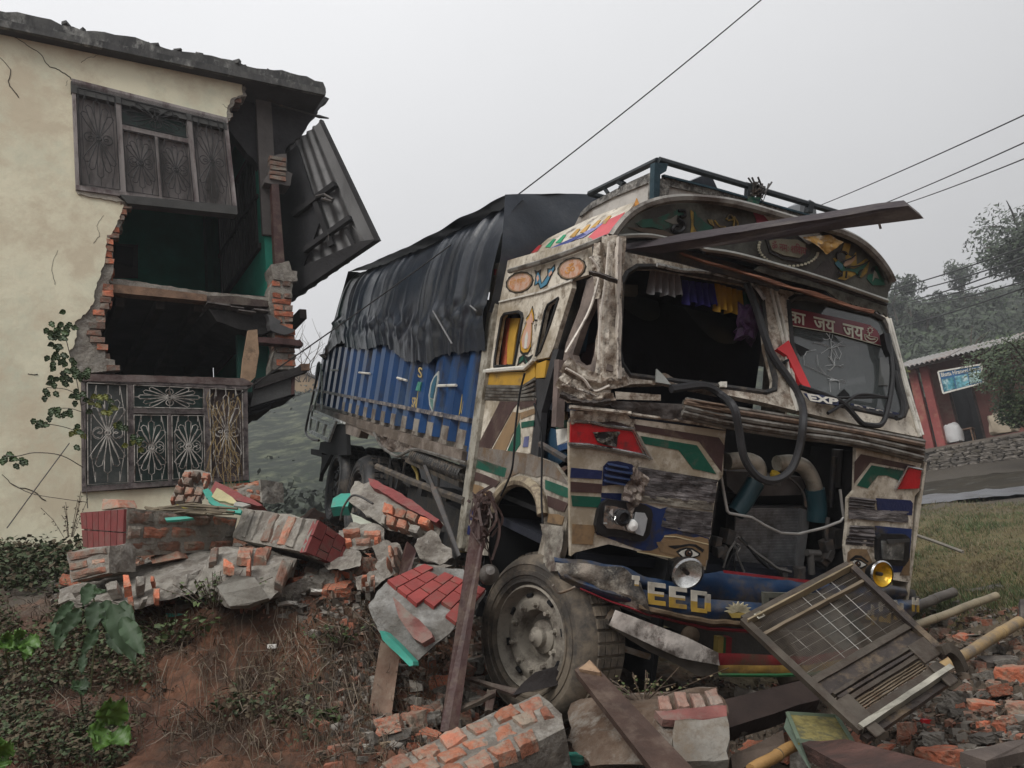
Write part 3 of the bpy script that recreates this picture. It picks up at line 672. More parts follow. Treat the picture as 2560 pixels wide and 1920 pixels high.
# right-hand side wall with an iron grilled window seen from inside
sx0 = PX0+.02
S3 = lambda pts: B.S(pts,sx0)
win = S3(c1((1330,1330),(1590,1130))+c2((1590,130),(1400,300)))
ylo,yhi = min(p.y for p in win),BY-.35; print('side window y',[tuple(round(q,2) for q in p) for p in win])
sw = [(sx0,.3,FZ),(sx0,BY,FZ),(sx0,BY,slabz),(sx0,.3,slabz)]
wz0,wz1 = FZ+.85,FZ+2.15
m = MB(); m.prism(sw,(.14,0,0),[[(sx0,1.1,wz0),(sx0,2.5,wz0),(sx0,2.5,wz1),(sx0,1.1,wz1)]]); m.build('side_wall',green_wall,bld)
m = MB(); m.box((sx1-.17,.26,ZB),(.14,0,0),(0,BY-.2,0),(0,0,1.75)); m.build('lower_side_wall',green_wall,bld)
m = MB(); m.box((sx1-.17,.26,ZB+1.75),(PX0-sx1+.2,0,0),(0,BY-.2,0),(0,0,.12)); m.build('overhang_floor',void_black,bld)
m = MB(); m.box((sx0,.35,ZB+1.87),(.14,0,0),(0,BY-.3,0),(0,0,FZ-ZB-1.87)); m.build('side_wall',green_wall,bld)
m = MB(); m.box((sx0-.03,.25,FZ+.9),(.2,0,0),(0,.06,0),(0,0,slabz-FZ-.9)); m.build('shaded_wall_end',M('dark_mortar',(.1,.09,.085)),bld)  # added cap over the wall end, the corner's shade put into its colour
wnd = MB()
for i in range(15): y = .55+i*.135; wnd.box((sx0-.03,y,wz0),(.03,0,0),(0,.05,0),(0,0,wz1-wz0))
wnd.box((sx0-.04,.45,wz0-.06),(.06,0,0),(0,2.1,0),(0,0,.08)); wnd.box((sx0-.04,.45,wz1),(.06,0,0),(0,2.1,0),(0,0,.08)); wnd.box((sx0-.04,.45,(wz0+wz1)/2),(.05,0,0),(0,2.1,0),(0,0,.05))
wnd.build('side_window',M('dim_wood',(.03,.028,.027),.9,.4),bld)
m = MB(); m.box((sx0-.09,BY-.2,FZ),(.09,0,0),(0,.2,0),(0,0,slabz-FZ)); m.build('wall_pilaster',M('green_pilaster',(.012,.13,.095),.8,.2),bld)
m = MB(); pp = bF(c1((650,1400),(795,1410))+c2((795,218),(635,218)),BY-.02); m.prism(pp,(0,.02,0)); m.build('pale_wall_panel',M('pale_panel',(.06,.058,.055),.9,.2),bld)
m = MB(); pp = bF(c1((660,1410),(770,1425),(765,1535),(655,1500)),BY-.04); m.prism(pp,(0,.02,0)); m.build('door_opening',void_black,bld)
# floor slab edge with timber and broken concrete
m = MB(); m.box((bx0,.26,FZ-.02),(sx0-bx0,0,0),(0,BY-.3,0),(0,0,.1)); m.build('floor_slab',M('soffit',(.05,.045,.04),.95,.3,3),bld)
fb = jag(bF(c2((612,222),(700,225),(900,255),(1200,300),(1560,330),(1560,352),(1200,325),(640,250)),.12),.006,.05,True)
m = MB(); m.prism(fb,(0,.3,0)); m.build('floor_screed',mortar,bld)
m = MB(); m.prism(bF(c2((620,250),(900,278),(1190,315),(1190,352),(900,325),(635,300)),.08),(0,.14,0)); m.build('floor_beam',brown_wood,bld)
m = MB(); m.prism(jag(bF(c2((1190,320),(1350,322),(1560,352),(1555,385),(1300,368),(1190,352)),.1),.006,.05,True),(0,.25,0)); m.build('broken_plank',dark_wood,bld)
for q in (((1195,352),(1330,372),(1330,380),(1195,360)),((1330,378),(1405,388),(1405,393),(1330,384)),((1375,398),(1475,412),(1475,418),(1375,404)),((1460,392),(1555,402),(1555,412),(1470,400))):
    m = MB(); m.prism(bF(c2(*q),.02),(0,.5,0)); m.build('ceiling_lath',grey_wood,bld)
# joist planks of the lower ceiling
for i in range(9):
    x = bx0+.3+i*.42; m = MB(); m.box((x,.3,FZ-.16),(.09,0,0),(0,BY-.4,0),(0,0,.12)); m.build('joist',M('dim_timber',(.04,.03,.025),.9,.4),bld)
for q,nm_,mt,y in ((((1200,395),(1560,430),(1640,505),(1480,545),(1250,470)),'sagging_ceiling',M('dim_ceiling',(.028,.026,.025),.95,.5,5,.7),.12),):
    m = MB(); m.prism(jag(bF(c2(*q),y),.012,.06,True),(0,1.2,.1)); m.build(nm_,mt,bld)
tinp = jag(bF(c2((1540,425),(1620,465),(1610,485),(1700,515),(1690,530),(1640,545),(1560,520)),-.02),.012,.05,True)
m = MB(); m.prism(tinp,(0,.2,.05)); m.build('torn_ceiling_sheet',tin,bld)
# corner pier: brick, cement cap, post, and timber ends
PY0,PY1 = .05,.33
cap = bF(c2((1562,140),(1600,135),(1665,120),(1680,175),(1712,180),(1715,235),(1680,240),(1575,225)),PY0-.02)
m = MB(); m.prism(jag(cap,.008,.05,True),(0,.3,0)); m.build('pier_cap',mortar,bld)
pr = jag(bF(c2((1575,225),(1685,238),(1672,500),(1700,745),(1570,745),(1590,610),(1555,420),(1555,300)),PY0),.01,.06,True)
m = MB(); m.prism(pr,(0,.28,0)); m.build('pier_core',mortar,bld)
zt = bF(c2((1630,232)),PY0)[0].z; zb = bF(c2((1630,745)),PY0)[0].z; z = zt-.05; k = 0
while z > zb+.03:
    xa,xb = PX0,PX1; off = .02*math.sin(k*1.7)
    segs = [(xa-.0,xb)] if k % 2 else [(xa,(xa+xb)/2-.008),((xa+xb)/2+.008,xb)]
    for a,b_ in segs:
        if U(0,1) < .85: m = MB(); m.box((a+.01+off*.5,PY0-U(.012,.03),z-.03),(b_-a-.02,0,0),(0,.22,0),(0,0,.06),.008); m.build('brick',brick_bare if U(0,1) < .45 else brick_dull,bld)
    z -= .077; k += 1
po = bF(c1((1565,1060),(1605,1060),(1640,1520),(1585,1520)),.08); m = MB(); m.prism(po,(0,.1,0)); m.build('veranda_post',red_wood,bld)
hd = jag(bF(c1((1560,895),(1650,885),(1655,985),(1685,1000),(1672,1070),(1600,1060),(1525,1050),(1530,1020),(1550,1000)),.1),.008,.05,True)
m = MB(); m.prism(hd,(0,.25,0)); m.build('pier_head',M('dark_mortar',(.1,.09,.085),.95,.3,6,.8),bld)  # dark grey mortar for the pier head
for i in range(5): p = bF(c1((1605,915+i*28)),.08)[0]; m = MB(); m.box((p.x-.11,.07,p.z-.025),(.2,0,0),(0,.1,0),(0,0,.05),.006); m.build('brick',brick_dull,bld)
# leaning pale plank and timbers
m = MB(); m.prism(bF(c2((1430,520),(1482,515),(1492,650),(1470,790),(1435,822),(1390,795),(1400,690)),-.05),(0,.05,0)); m.build('leaning_plank',pale_wood,bld)
m = MB(); m.prism(jag(bF(c2((1485,560),(1600,560),(1735,578),(1745,610),(1490,590)),-.06),.006,.06,True),(0,.12,0)); m.build('broken_beam',M('maroon_wood',(.07,.035,.032),.8,.4,6,.5),bld)
m = MB(); a = bF(c2((1725,570),(1750,600),(1700,618)),-.05); m.prism(a,(0,.05,0)); m.build('beam_splinter',iron,bld)
m = MB(); a = bF(c2((1470,800),(1690,738),(1735,722),(1775,755),(1690,785),(1470,860)),0); m.prism(a,(0,.12,0)); m.build('projecting_beam',M('near_black_wood',(.032,.028,.026),.85,.4,6,.5),bld)  # near-black timber, mottled
m = MB(); a = bF(c2((1733,712),(1783,712),(1785,748),(1738,752)),-.01); m.prism(a,(0,.14,0)); m.build('beam_end',brown_wood,bld)
a = bF(c2((1470,830),(1690,770),(1695,885),(1440,960)),.05); m = MB(); m.prism(a,(0,.05,0)); m.build('balcony_board',M('grey_board',(.08,.08,.078),.85,.25,4,.3),bld)
m = MB(); m.prism(bF(c2((1680,765),(1700,762),(1697,885),(1680,890)),.03),(0,.06,0)); m.build('balcony_post',M('maroon_wood',(.1,.04,.035)),bld)
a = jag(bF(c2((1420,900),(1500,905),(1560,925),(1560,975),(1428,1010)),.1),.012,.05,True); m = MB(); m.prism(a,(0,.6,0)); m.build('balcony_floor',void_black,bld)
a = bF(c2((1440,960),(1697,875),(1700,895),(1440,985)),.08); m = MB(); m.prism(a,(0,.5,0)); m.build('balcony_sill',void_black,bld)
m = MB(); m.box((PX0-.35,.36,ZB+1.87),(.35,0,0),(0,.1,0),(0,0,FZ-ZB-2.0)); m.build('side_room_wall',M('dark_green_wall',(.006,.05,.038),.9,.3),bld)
# sill wall end bricks under the lower window
for r in range(3):
    for q in range(2): m = MB(); zz = lw[2].z-.06-r*.078; m.box((sx1-.25+q*.14-(r % 2)*.03,-.03,zz-.03),(.12,0,0),(0,.2,0),(0,0,.062),.008); m.build('brick',brick_bare,bld)

# ------------------------------------------------------------------ windows with iron scrollwork
def scroll(mb,c,ux,uz,r,turn,rad=.006):
    pts = []
    for i in range(15):
        t = i/14; a = turn*t*2*math.pi*1.15; rr = r*(1-.72*t); pts.append(c+ux*(math.sin(a)*rr)+uz*(math.cos(a)*rr-r))
    mb.tube(pts,rad,4)
def fan(mb,c,ux,uz,w_,h,n=6,rad=.0055):
    """petals fanning from c along uz"""
    for i in range(n):
        t = (i/(n-1)-.5); a = t*.85; d = uz*math.cos(a)+ux*math.sin(a)*(w_/h*1.5); ln = h*(1-.30*abs(t)*2)
        e = d*ln; s_ = (ux*math.cos(a)-uz*math.sin(a))*w_*.085
        mb.tube([c,c+e*.6+s_,c+e*.93+s_*1.1,c+e,c+e*.93-s_*1.1,c+e*.6-s_,c],rad,4,False)
def medal(mb,c,ux,uz,w_,h,rad=.0055,n=5):
    fan(mb,c,ux,uz,w_,h,n,rad); fan(mb,c,ux,-uz,w_,h,n,rad)
    for sx_ in (-1,1):
        for sz in (-1,1): scroll(mb,c+uz*sz*h*.12+ux*sx_*w_*.25,ux*sx_,uz*sz,min(w_*.2,h*.2),1,rad)
    mb.tube([c+ux*math.cos(q*math.pi/5)*.028+uz*math.sin(q*math.pi/5)*.028 for q in range(11)],rad*1.6,4)
def window(fr,y,quad,cols,split,wood,irn,label,lift=0,blind=None):
    """quad TL TR BR BL in house coordinates; cols: fractions of mullions"""
    a,b,c,d = quad
    P = lambda u,v,yy=0: a.lerp(b,u).lerp(d.lerp(c,u),v)+V((0,y+yy,0))
    wnd = empty('window',None,fr,label=label)
    def bar(u0,v0,u1,v1,y0=0,th=.07,nm='frame',mt=wood):
        m = MB(); m.prism([P(u0,v0,y0),P(u1,v0,y0),P(u1,v1,y0),P(u0,v1,y0)],(0,th,0)); m.build(nm,mt,wnd)
    W_ = (b-a).length; H_ = (d-a).length; tw,thh = .055/W_,.055/H_
    bar(-.0,-.0,1.0,thh*1.5,-.03,.12,'lintel_board'); bar(0,1-thh,1.0,1,-.02); bar(0,thh*1.5,tw*.7,1-thh,-.02); bar(1-tw,thh*1.5,1,1-thh,-.02)
    for u in cols: bar(u-tw*.55,thh*1.5,u+tw*.55,1-thh,-.02,.08,'mullion')
    bar(cols[0]+tw*.5,split-thh*.5,cols[1]-tw*.5,split+thh*.5,-.015,.07,'transom')
    mid = (cols[0]+cols[1])/2; bar(mid-tw*.3,split+thh*.5,mid+tw*.3,1-thh,-.01,.05,'mullion')
    # wooden shutters behind the iron
    if blind: 
        for (u0,u1,v0,v1,nm,mt) in blind: bar(u0,v0,u1,v1,.045,.02,nm,mt)
    top = thh*1.8
    cells = [(0+tw,cols[0]-tw*.6,top,1-thh*1.2,1),(cols[0]+tw*.6,mid-tw*.4,split+thh,1-thh*1.2,1),(mid+tw*.4,cols[1]-tw*.6,split+thh,1-thh*1.2,1),(cols[1]+tw*.6,1-tw*1.1,top,1-thh*1.2,1),(cols[0]+tw*.6,cols[1]-tw*.6,top,split-thh*.6,0)]
    for u0,u1,v0,v1,vert in cells:
        m = MB(); o = P((u0+u1)/2,(v0+v1)/2,-.035); ux = (P(u1,.5)-P(u0,.5)); uz = (P(.5,v0)-P(.5,v1)); w_,h_ = ux.length,uz.length; ux.normalize(); uz.normalize()
        pts = [P(u0,v0,-.035),P(u1,v0,-.035),P(u1,v1,-.035),P(u0,v1,-.035),P(u0,v0,-.035)]; m.tube(pts,.006,4)
        if vert:
            medal(m,o,ux,uz,w_*.9,h_*.42)
            for k in (-1,0,1): q = o+ux*w_*.3*k; m.tube([q+uz*h_*.5,q+uz*h_*(.40 if k else .42)],.005,4); m.tube([q-uz*h_*.5,q-uz*h_*(.40 if k else .42)],.005,4)
            for k in (-1,1): m.tube([o+ux*w_*.3*k+uz*h_*.5,o+ux*w_*.42*k+uz*h_*.2,o+ux*w_*.42*k-uz*h_*.2,o+ux*w_*.3*k-uz*h_*.5],.0045,4)
        else: medal(m,o,uz,ux,h_*.95,w_*.45,n=5); m.tube([o+uz*h_*.5,o+uz*.03],.005,4); m.tube([o-uz*h_*.5,o-uz*.03],.005,4); m.tube([o+ux*w_*.5,o+ux*w_*.42],.005,4); m.tube([o-ux*w_*.5,o-ux*w_*.42],.005,4)
        m.build('iron_scrollwork',irn,wnd)
    return wnd
uwq = [uw[0],uw[1],uw[2],uw[3]]
sh = M('shutter_wood',(.17,.155,.15),.85,.35,6,.4,30,stretch=(1,1,.3),dirt=(.05,.045,.042),damt=.4,dsc=5)
lo_gl = M('window_dark_green',(.012,.035,.028),.5,.4,3,.1,dirt=(.03,.03,.03),damt=.4)
window(bld,-.02,uwq,(.275,.73),.34,M('weathered_wood',(.27,.245,.235),.85,.3,6,.4,30,stretch=(1,1,.25),dirt=(.1,.07,.07),damt=.4,dsc=5),M('dark_iron',(.014,.013,.013),.6,.2),'upper grey wooden window hanging loose with closed shutters',blind=[(.03,.275,.1,.97,'shutter',sh),(.28,.5,.36,.97,'shutter',sh),(.51,.73,.36,.97,'shutter',sh),(.74,.97,.1,.97,'shutter',sh),(.28,.73,.1,.34,'dark_pane',lo_gl)])
window(bld,-.03,lw,(.275,.735),.31,M('grey_purple_wood',(.15,.125,.12),.85,.3,6,.4,30,dirt=(.15,.14,.13),damt=.35,dsc=6,dirt2=(.05,.04,.04),d2amt=.4),M('pale_iron',(.34,.32,.29),.6,.3,12,.1,dirt=(.06,.04,.03),damt=.45,dsc=9),'lower wooden window with pale iron scrollwork',blind=[(.03,.275,.06,.97,'pane',M('dusty_pane',(.05,.06,.055),.4,.3,4,.1,dirt=(.1,.1,.09),damt=.4)),(.28,.5,.33,.97,'pane',lo_gl),(.51,.73,.33,.97,'pane',lo_gl),(.74,.97,.06,.97,'shutter',M('shutter_brown',(.07,.05,.045),.8,.3,5,.3)),(.28,.73,.06,.31,'pane',lo_gl)])
# board under the upper window and header above the lower one
m = MB(); m.prism(bF(c1((690,1120),(1365,1185),(1368,1235),(735,1170)),-.06),(0,.14,0)); m.build('window_sill',M('sill_wood',(.055,.055,.052),.8,.3,5,.3),bld)
m = MB(); m.prism(bF(c1((408,465),(1303,690),(1308,745),(410,530)),-.05),(0,.14,0)); m.build('window_lintel',M('sill_wood',(.055,.055,.052)),bld)
m = MB(); m.prism(jag(bF(c2((460,770),(670,775),(1000,785),(1400,795),(1465,830),(1420,838),(940,820),(468,812)),-.07),.004,.06,True),(0,.16,0)); m.build('window_lintel',M('maroon_plank',(.085,.055,.05),.85,.35,6,.4,dirt=(.16,.13,.12),damt=.4),bld)
m = MB(); m.prism(jag(bF(c1((438,1098),(560,1110),(665,1122),(720,1165),(560,1140),(450,1118)),-.02),.008,.04,True),(0,.05,0)); m.build('broken_plaster_lip',plaster_edge,bld)

# ------------------------------------------------------------------ hanging tin roof
HA,HB,HC,HD_ = W(r2((482,290))[0],10.9),W(r2((893,1150))[0],10.2),W(r2((240,1590))[0],10.6),W(r2((215,535))[0],11.2)
nrm = (HB-HA).cross(HD_-HA).normalized()
if nrm.dot(HA) > 0: nrm = -nrm
tr = empty('hanging_roof',Matrix.Translation(HA),label='torn section of corrugated tin porch roof hanging beside the broken house corner',cat='roof section')
TI = Matrix.Translation(-HA)
def hp_(pts,off=0):
    out = []
    for p in r2(*pts):
        q = hit(p,HA+nrm*off,nrm); out.append(q-HA)
    return out
ax_u = (HB-HA).normalized()
def tin_panel(quad,name='roof_sheet'):
    a,b,c,d = [V(q) for q in quad]; m = MB(); wv = (b-a).length; nr = max(2,int(wv/.11))
    m.grid(lambda u,v: a.lerp(b,u).lerp(d.lerp(c,u),v)+nrm*.018*math.sin(2*math.pi*nr*u),nr*6,2); return m.build(name,tin,tr,recalc=False,smooth=True)
full = hp_([(470,290),(885,1150),(240,1590),(120,560)])
a,b,c,d = full   # ribs run parallel to the long outer edge
g_ = lambda u,v: a.lerp(d,u).lerp(b.lerp(c,u),v)
for k in range(4):
    u0,u1 = k/4,(k+1)/4; tin_panel([g_(u0,0)-nrm*.008*k,g_(u1,0)-nrm*.008*k,g_(u1,1)-nrm*.008*k,g_(u0,1)-nrm*.008*k])
def hbar(q,y0,th,mt,nm): m = MB(); m.prism(hp_(q,y0),nrm*th); m.build(nm,mt,tr)
board = M('fascia_board',(.13,.13,.13),.8,.25,4,.3,stretch=(1,1,.4)); dkw = M('roof_timber',(.022,.021,.022),.9,.4)
hbar([(425,345),(482,290),(895,1150),(780,1180)],.03,.03,board,'fascia_board')
hbar([(470,300),(484,290),(897,1152),(870,1160)],.062,.05,dkw,'edge_strip')
hbar([(575,735),(590,765),(290,985),(270,960)],.03,.07,dkw,'rafter')
hbar([(685,975),(700,1005),(365,1240),(350,1215)],.03,.07,dkw,'rafter')
hbar([(420,880),(450,860),(570,1180),(535,1200)],.03,.05,dkw,'batten')
hbar([(640,1080),(660,1060),(720,1180),(700,1200)],.03,.03,dkw,'batten')
hbar([(60,1480),(780,1165),(895,1150),(240,1592),(60,1640)],.02,.09,dkw,'eaves_board')
hbar([(215,540),(300,470),(470,1000),(330,1380),(225,1500),(160,900)],.012,.02,M('near_black_board',(.02,.02,.022),.9,.3),'soffit_board')  # last board is one near-black tone
m = MB(); m.tube(hp_([(430,835),(490,820),(550,855),(545,870),(470,850)],.14),.02,5); m.build('snapped_branch',iron,tr)
for q in ([(690,1045),(770,1145)],[(515,1090),(520,1150)],[(392,1300),(397,1390)]): m = MB(); m.tube(hp_(q,.1),.005,4); m.build('loose_wire',iron,tr)
# ================================================================== TRUCK
trk = empty('wrecked_truck',T.M,label='badly damaged painted cargo truck with crushed cab front, tilted nose down in the rubble',cat='truck')
def tp(name,mats,m,**k): return m.build(name,mats,k.pop('parent',trk),**k)
def fp(name,mat,pts,y=0,th=.02,holes=(),parent=None,**k):
    """flat piece on the truck's front: traced outline at depth y, thickness th"""
    m = MB(); m.prism(T.F(pts,y),(0,th,0),[T.F(h,y) for h in holes]); return m.build(name,mat,parent or trk,**k)
def sp(name,mat,pts,x=0,th=.02,holes=(),parent=None,**k):
    m = MB(); m.prism(T.S(pts,x),(th,0,0),[T.S(h,x) for h in holes]); return m.build(name,mat,parent or trk,**k)
# raked windscreen plane
WN = V((0,-1,.42)).normalized()
def ws(pts,off=0): return [T.pl(p,(0,-off*1.0,.80),WN) for p in pts]
def wp(name,mat,pts,off=0,th=.04,holes=(),parent=None,**k):
    m = MB(); m.prism(ws(pts,off),-WN*th,[ws(h,off) for h in holes]); return m.build(name,mat,parent or trk,**k)
print('ws top',ws(c5((1890,950)))[0],ws(c5((330,560)))[0])
# ---------- chassis, wheels, cab inside
m = MB(); m.box((.75,.3,-.62),(.09,0,0),(0,8.7,0),(0,0,.28)); m.build('chassis_rail',dark_steel,trk)
m = MB(); m.box((1.6,.3,-.62),(.09,0,0),(0,8.7,0),(0,0,.28)); m.build('chassis_rail',dark_steel,trk)
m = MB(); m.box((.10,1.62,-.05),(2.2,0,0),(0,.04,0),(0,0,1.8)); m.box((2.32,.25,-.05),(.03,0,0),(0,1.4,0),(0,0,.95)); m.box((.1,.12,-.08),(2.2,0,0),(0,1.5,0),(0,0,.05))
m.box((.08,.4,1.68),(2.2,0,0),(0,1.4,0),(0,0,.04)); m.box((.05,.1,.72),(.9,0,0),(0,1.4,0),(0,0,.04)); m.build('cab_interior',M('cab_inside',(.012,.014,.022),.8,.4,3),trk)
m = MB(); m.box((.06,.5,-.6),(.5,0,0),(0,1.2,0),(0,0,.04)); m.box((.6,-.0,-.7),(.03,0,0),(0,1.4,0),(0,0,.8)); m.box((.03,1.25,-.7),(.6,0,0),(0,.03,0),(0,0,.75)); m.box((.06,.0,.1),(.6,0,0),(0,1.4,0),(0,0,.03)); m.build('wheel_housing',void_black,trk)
m = MB(); m.tube([(.15,.45,-.57),(2.3,.45,-.57)],.07,8); m.build('front_axle',dark_steel,trk)
def wheel(name,ctr,rad,wdt,axis_rot,mt,ms,dual=False,parent=trk,muddy=True):
    wl = empty(name,None,parent); wl.location = ctr; wl.rotation_euler = (0,0,axis_rot)
    ax = V((-1,0,0)); r = rad
    prof = [(r*.60,.03),(r*.63,.05),(r*.66,.06),(r*.665,.067),(r*.69,.067),(r*.695,.06),(r*.74,.065),(r*.745,.071),(r*.80,.072),(r*.805,.065),(r*.87,.066),(r*.875,.071),(r*.89,.068),(r*.93,.05),(r*.985,.015),(r,-.02),(r,-wdt+.02),(r*.97,-wdt),(r*.6,-wdt)]
    m = MB(); m.lathe((0,0,0),ax,prof,48); 
    m.build('tyre',mt,wl,smooth=True,recalc=False)
    m = MB()
    for k in range(44):       # tread blocks
        a = 2*math.pi*k/44
        for row in range(4):
            h0 = -.02-row*(wdt-.05)/4; c_ = V((0,math.cos(a)*r,math.sin(a)*r)); rt = Matrix.Rotation(a,3,'X')
            m.cbox(c_+ax*(h0-(wdt-.05)/8),(wdt-.06)/9,.012,r*.055,rt)
    m.build('tread',mt,wl,kind='stuff')
    rm = MB(); rm.lathe((0,0,0),ax,[(r*.62,-.1),(r*.63,.045),(r*.60,.055),(r*.585,.04),(r*.57,.0),(r*.54,-.015),(r*.46,.01),(r*.43,.015),(r*.33,.0),(r*.31,-.03),(r*.30,-.085),(r*.12,-.10)],40)
    rim = rm.build('rim',ms,wl,smooth=True,recalc=False)
    h = MB(); h.lathe((0,0,0),ax,[(r*.22,-.1),(r*.2,-.05),(r*.13,-.03),(r*.12,.0),(r*.06,.02),(r*.05,.03),(.0005,.032)],20); h.build('hub',ms,wl,smooth=True,recalc=False)
    for k in range(10):
        a = 2*math.pi*(k+.3)/10; b_ = MB(); c_ = V((0,math.cos(a)*r*.385,math.sin(a)*r*.385)); b_.lathe(c_,ax,[(.022,-.01),(.022,.012),(.014,.014),(.013,.04),(.0005,.042)],6); b_.build('wheel_nut',ms,wl)
    for k in range(8):
        a = 2*math.pi*(k+.5)/8; b_ = MB(); 
        b_.tube([V((-.006-.003,math.cos(a+t)*r*.5,math.sin(a+t)*r*.5)) for t in (-.09,-.03,.03,.09)],.012,6); b_.build('rim_slot',void_black,wl)
    return wl
fw = T.S([(1327,1592)],-.02)[0]; print('front wheel',fw)
wheel('front_wheel',(fw.x+.03,fw.y,fw.z),.455,.25,math.radians(17),dusty_rubber,dusty_steel)
wheel('front_wheel',(2.3,fw.y,fw.z),.455,.25,math.radians(180+17),dusty_rubber,dusty_steel)
rt1 = T.S([(915,1092)],.05)[0]; rt2 = T.S([(840,1135)],.05)[0]; print('rear tyre tops',rt1,rt2)
for i,yy in enumerate((rt1.y+.02,rt1.y+1.32)):
    for sx_,rot in ((.1,0),(2.3,math.pi)):
        for k in (0,1): wheel('rear_wheel',(sx_+(.3*k if rot == 0 else -.3*k),yy,-.55),.5,.26,rot,rubber,dark_steel)
m = MB(); m.tube([(.3,rt1.y,-.58),(2.1,rt1.y,-.58)],.09,8); m.tube([(.3,rt1.y+1.3,-.58),(2.1,rt1.y+1.3,-.58)],.09,8); m.build('rear_axle',dark_steel,trk)

# ---------- cargo container, left side in pressed panels
cy0,cy1 = 1.82,T.S([(782,1023)],0)[0].y; cz0 = T.S(z5((1600,1165)),0)[0].z; cz1 = T.S(z5((1760,150)),0)[0].z
print('container',cy0,cy1,cz0,cz1)
m = MB(); m.box((.05,cy0,cz0),(2.36,0,0),(0,cy1-cy0,0),(0,0,.06)); m.box((2.36,cy0,cz0),(.05,0,0),(0,cy1-cy0,0),(0,0,cz1-cz0+.2)); m.box((.05,cy1-.05,cz0),(2.36,0,0),(0,.05,0),(0,0,cz1-cz0+.1)); m.box((.0,cy0-.02,cz0),(2.4,0,0),(0,.05,0),(0,0,cz1-cz0+.6)); m.build('container_shell',mud_blue,trk)
ND = 17; pitch = (cy1-cy0)/ND; skirt = cz0+.30
cream_dirty = M('skirt_paint',(.26,.235,.2),.6,.25,5,.2,dirt=(.1,.075,.06),damt=.5,dsc=5)
for k in range(ND):
    y0 = cy0+k*pitch; m = MB()
    m.box((.035,y0,skirt),(.03,0,0),(0,pitch,0),(0,0,cz1-skirt+.15)); m.build('side_panel',mud_blue,trk)
    m = MB(); m.box((.038,y0,cz0+.05),(.03,0,0),(0,pitch,0),(0,0,skirt-cz0-.05)); m.build('skirt_panel',cream_dirty,trk)
    m = MB(); yy = y0+pitch*.06; wd = pitch*.44
    m.prism([(.035,yy-.03,cz0+.1),(-.02,yy,cz0+.1),(-.02,yy+wd,cz0+.1),(.035,yy+wd+.03,cz0+.1)],(0,0,cz1-cz0+.02)); rb = m.build('side_rib',mud_blue,trk)
    flame = [(0,-.07),(.035,-.02),(.03,.05),(.0,.15),(-.03,.05),(-.035,-.02)]
    if k < 12:
        m = MB(); m.box((-.024,yy+.01,cz0+.1),(.004,0,0),(0,wd-.02,0),(0,0,.11)); m.build('painted_block',cream_dirty,rb)
        m = MB(); c0 = yy+pitch*.73; m.prism([(.03,c0+a*1.1,skirt+.05+b_) for a,b_ in flame],(.004,0,0)); 
        if k % 3 == 0: m.prism([(.03,c0+.09+a*.8,skirt+.05+b_) for a,b_ in flame],(.004,0,0))
        m.build('painted_flame',rust_gold,trk)
m = MB(); m.box((-.04,cy0,cz0-.03),(.1,0,0),(0,cy1-cy0,0),(0,0,.09)); m.build('lower_side_rail',M('muddy_rail',(.11,.085,.065),.7,.35,5,.5,dirt=(.24,.2,.17),damt=.4,dsc=3),trk)
m = MB(); m.box((-.03,cy0,cz0+.27),(.07,0,0),(0,cy1-cy0,0),(0,0,.035)); m.build('painted_band',M('band_paint',(.06,.06,.075),.6,.5,12,.1,dirt=(.3,.26,.22),damt=.4,dsc=14),trk)
# painted lettering and round crest between the ribs
m = MB(); 
for tx,q in (('S',((1155,290),(1195,300),(1190,400),(1150,390))),('SRI',((1098,575),(1150,580),(1140,680),(1090,670)))): lettering(m,tx,T.S(z5(*q),-.03),(-1,0,0),.02)
m.build('lettering',M('faded_lettering',(.4,.3,.12),.6,.3,8),trk,recalc=False)
sp('painted_label',M('label_green',(.05,.2,.15),.6,.6,20),z5((1150,430),(1180,435),(1165,520),(1125,510)),-.03,.01)
sp('painted_crest',M('crest_pale',(.34,.36,.34),.5,.2,8),z5((1340,330),(1340,420),(1300,640),(1285,720),(1255,650),(1248,560),(1270,440),(1300,380)),-.03,.01)
sp('painted_crest',M('crest_blue',(.02,.09,.14),.5,.2,8),z5((1325,370),(1320,430),(1290,590),(1262,580),(1275,470),(1298,400)),-.036,.004)
sp('painted_crest',M('crest_ring',(.1,.2,.18),.5,.4,12),z5((1262,590),(1290,600),(1282,690),(1268,650)),-.036,.004)
for q in (((330,320),(395,322)),((595,345),(697,355)),((955,395),(1045,420)),((1340,470),(1510,465))):
    a,b_ = T.S(z5(*q),-.035); m = MB(); m.tube([a,b_],.012,6); m.build('latch_bar',white_paint,trk)
# rear frame with guard
for q in (((155,685),(470,815),(465,835),(150,705)),((140,755),(345,835),(340,855),(135,775)),((125,885),(295,965),(290,998),(120,910))): sp('rear_guard_bar',M('painted_white_bar',(.65,.65,.62),.5,.15,9,.1,dirt=(.08,.07,.06),damt=.35,dsc=9),z5(*q),-.04,.04)
for q in (((360,790),(375,795),(300,1000),(288,990)),((195,800),(205,803),(185,900),(175,895)),((262,825),(272,830),(250,930),(240,925)),((130,740),(145,700),(120,900),(108,890))): sp('rear_guard_bar',M('painted_white_bar',(.4,.4,.38)),z5(*q),-.045,.03)
m = MB(); m.tube(smoothline(T.S(z5((200,300),(190,420),(130,700),(95,860),(100,930),(150,970),(215,985)),-.02)),.018,6); m.build('rear_frame_bar',dark_steel,trk)
m = MB(); m.tube(T.S(z5((240,265),(225,480),(165,700)),-.05),.014,6); m.tube(T.S(z5((248,340),(243,690)),-.05),.014,6); m.build('rear_post',M('painted_white_bar',(.4,.4,.38)),trk)
m = MB(); a,b_ = T.S(z5((205,330),(208,330)),.0); 
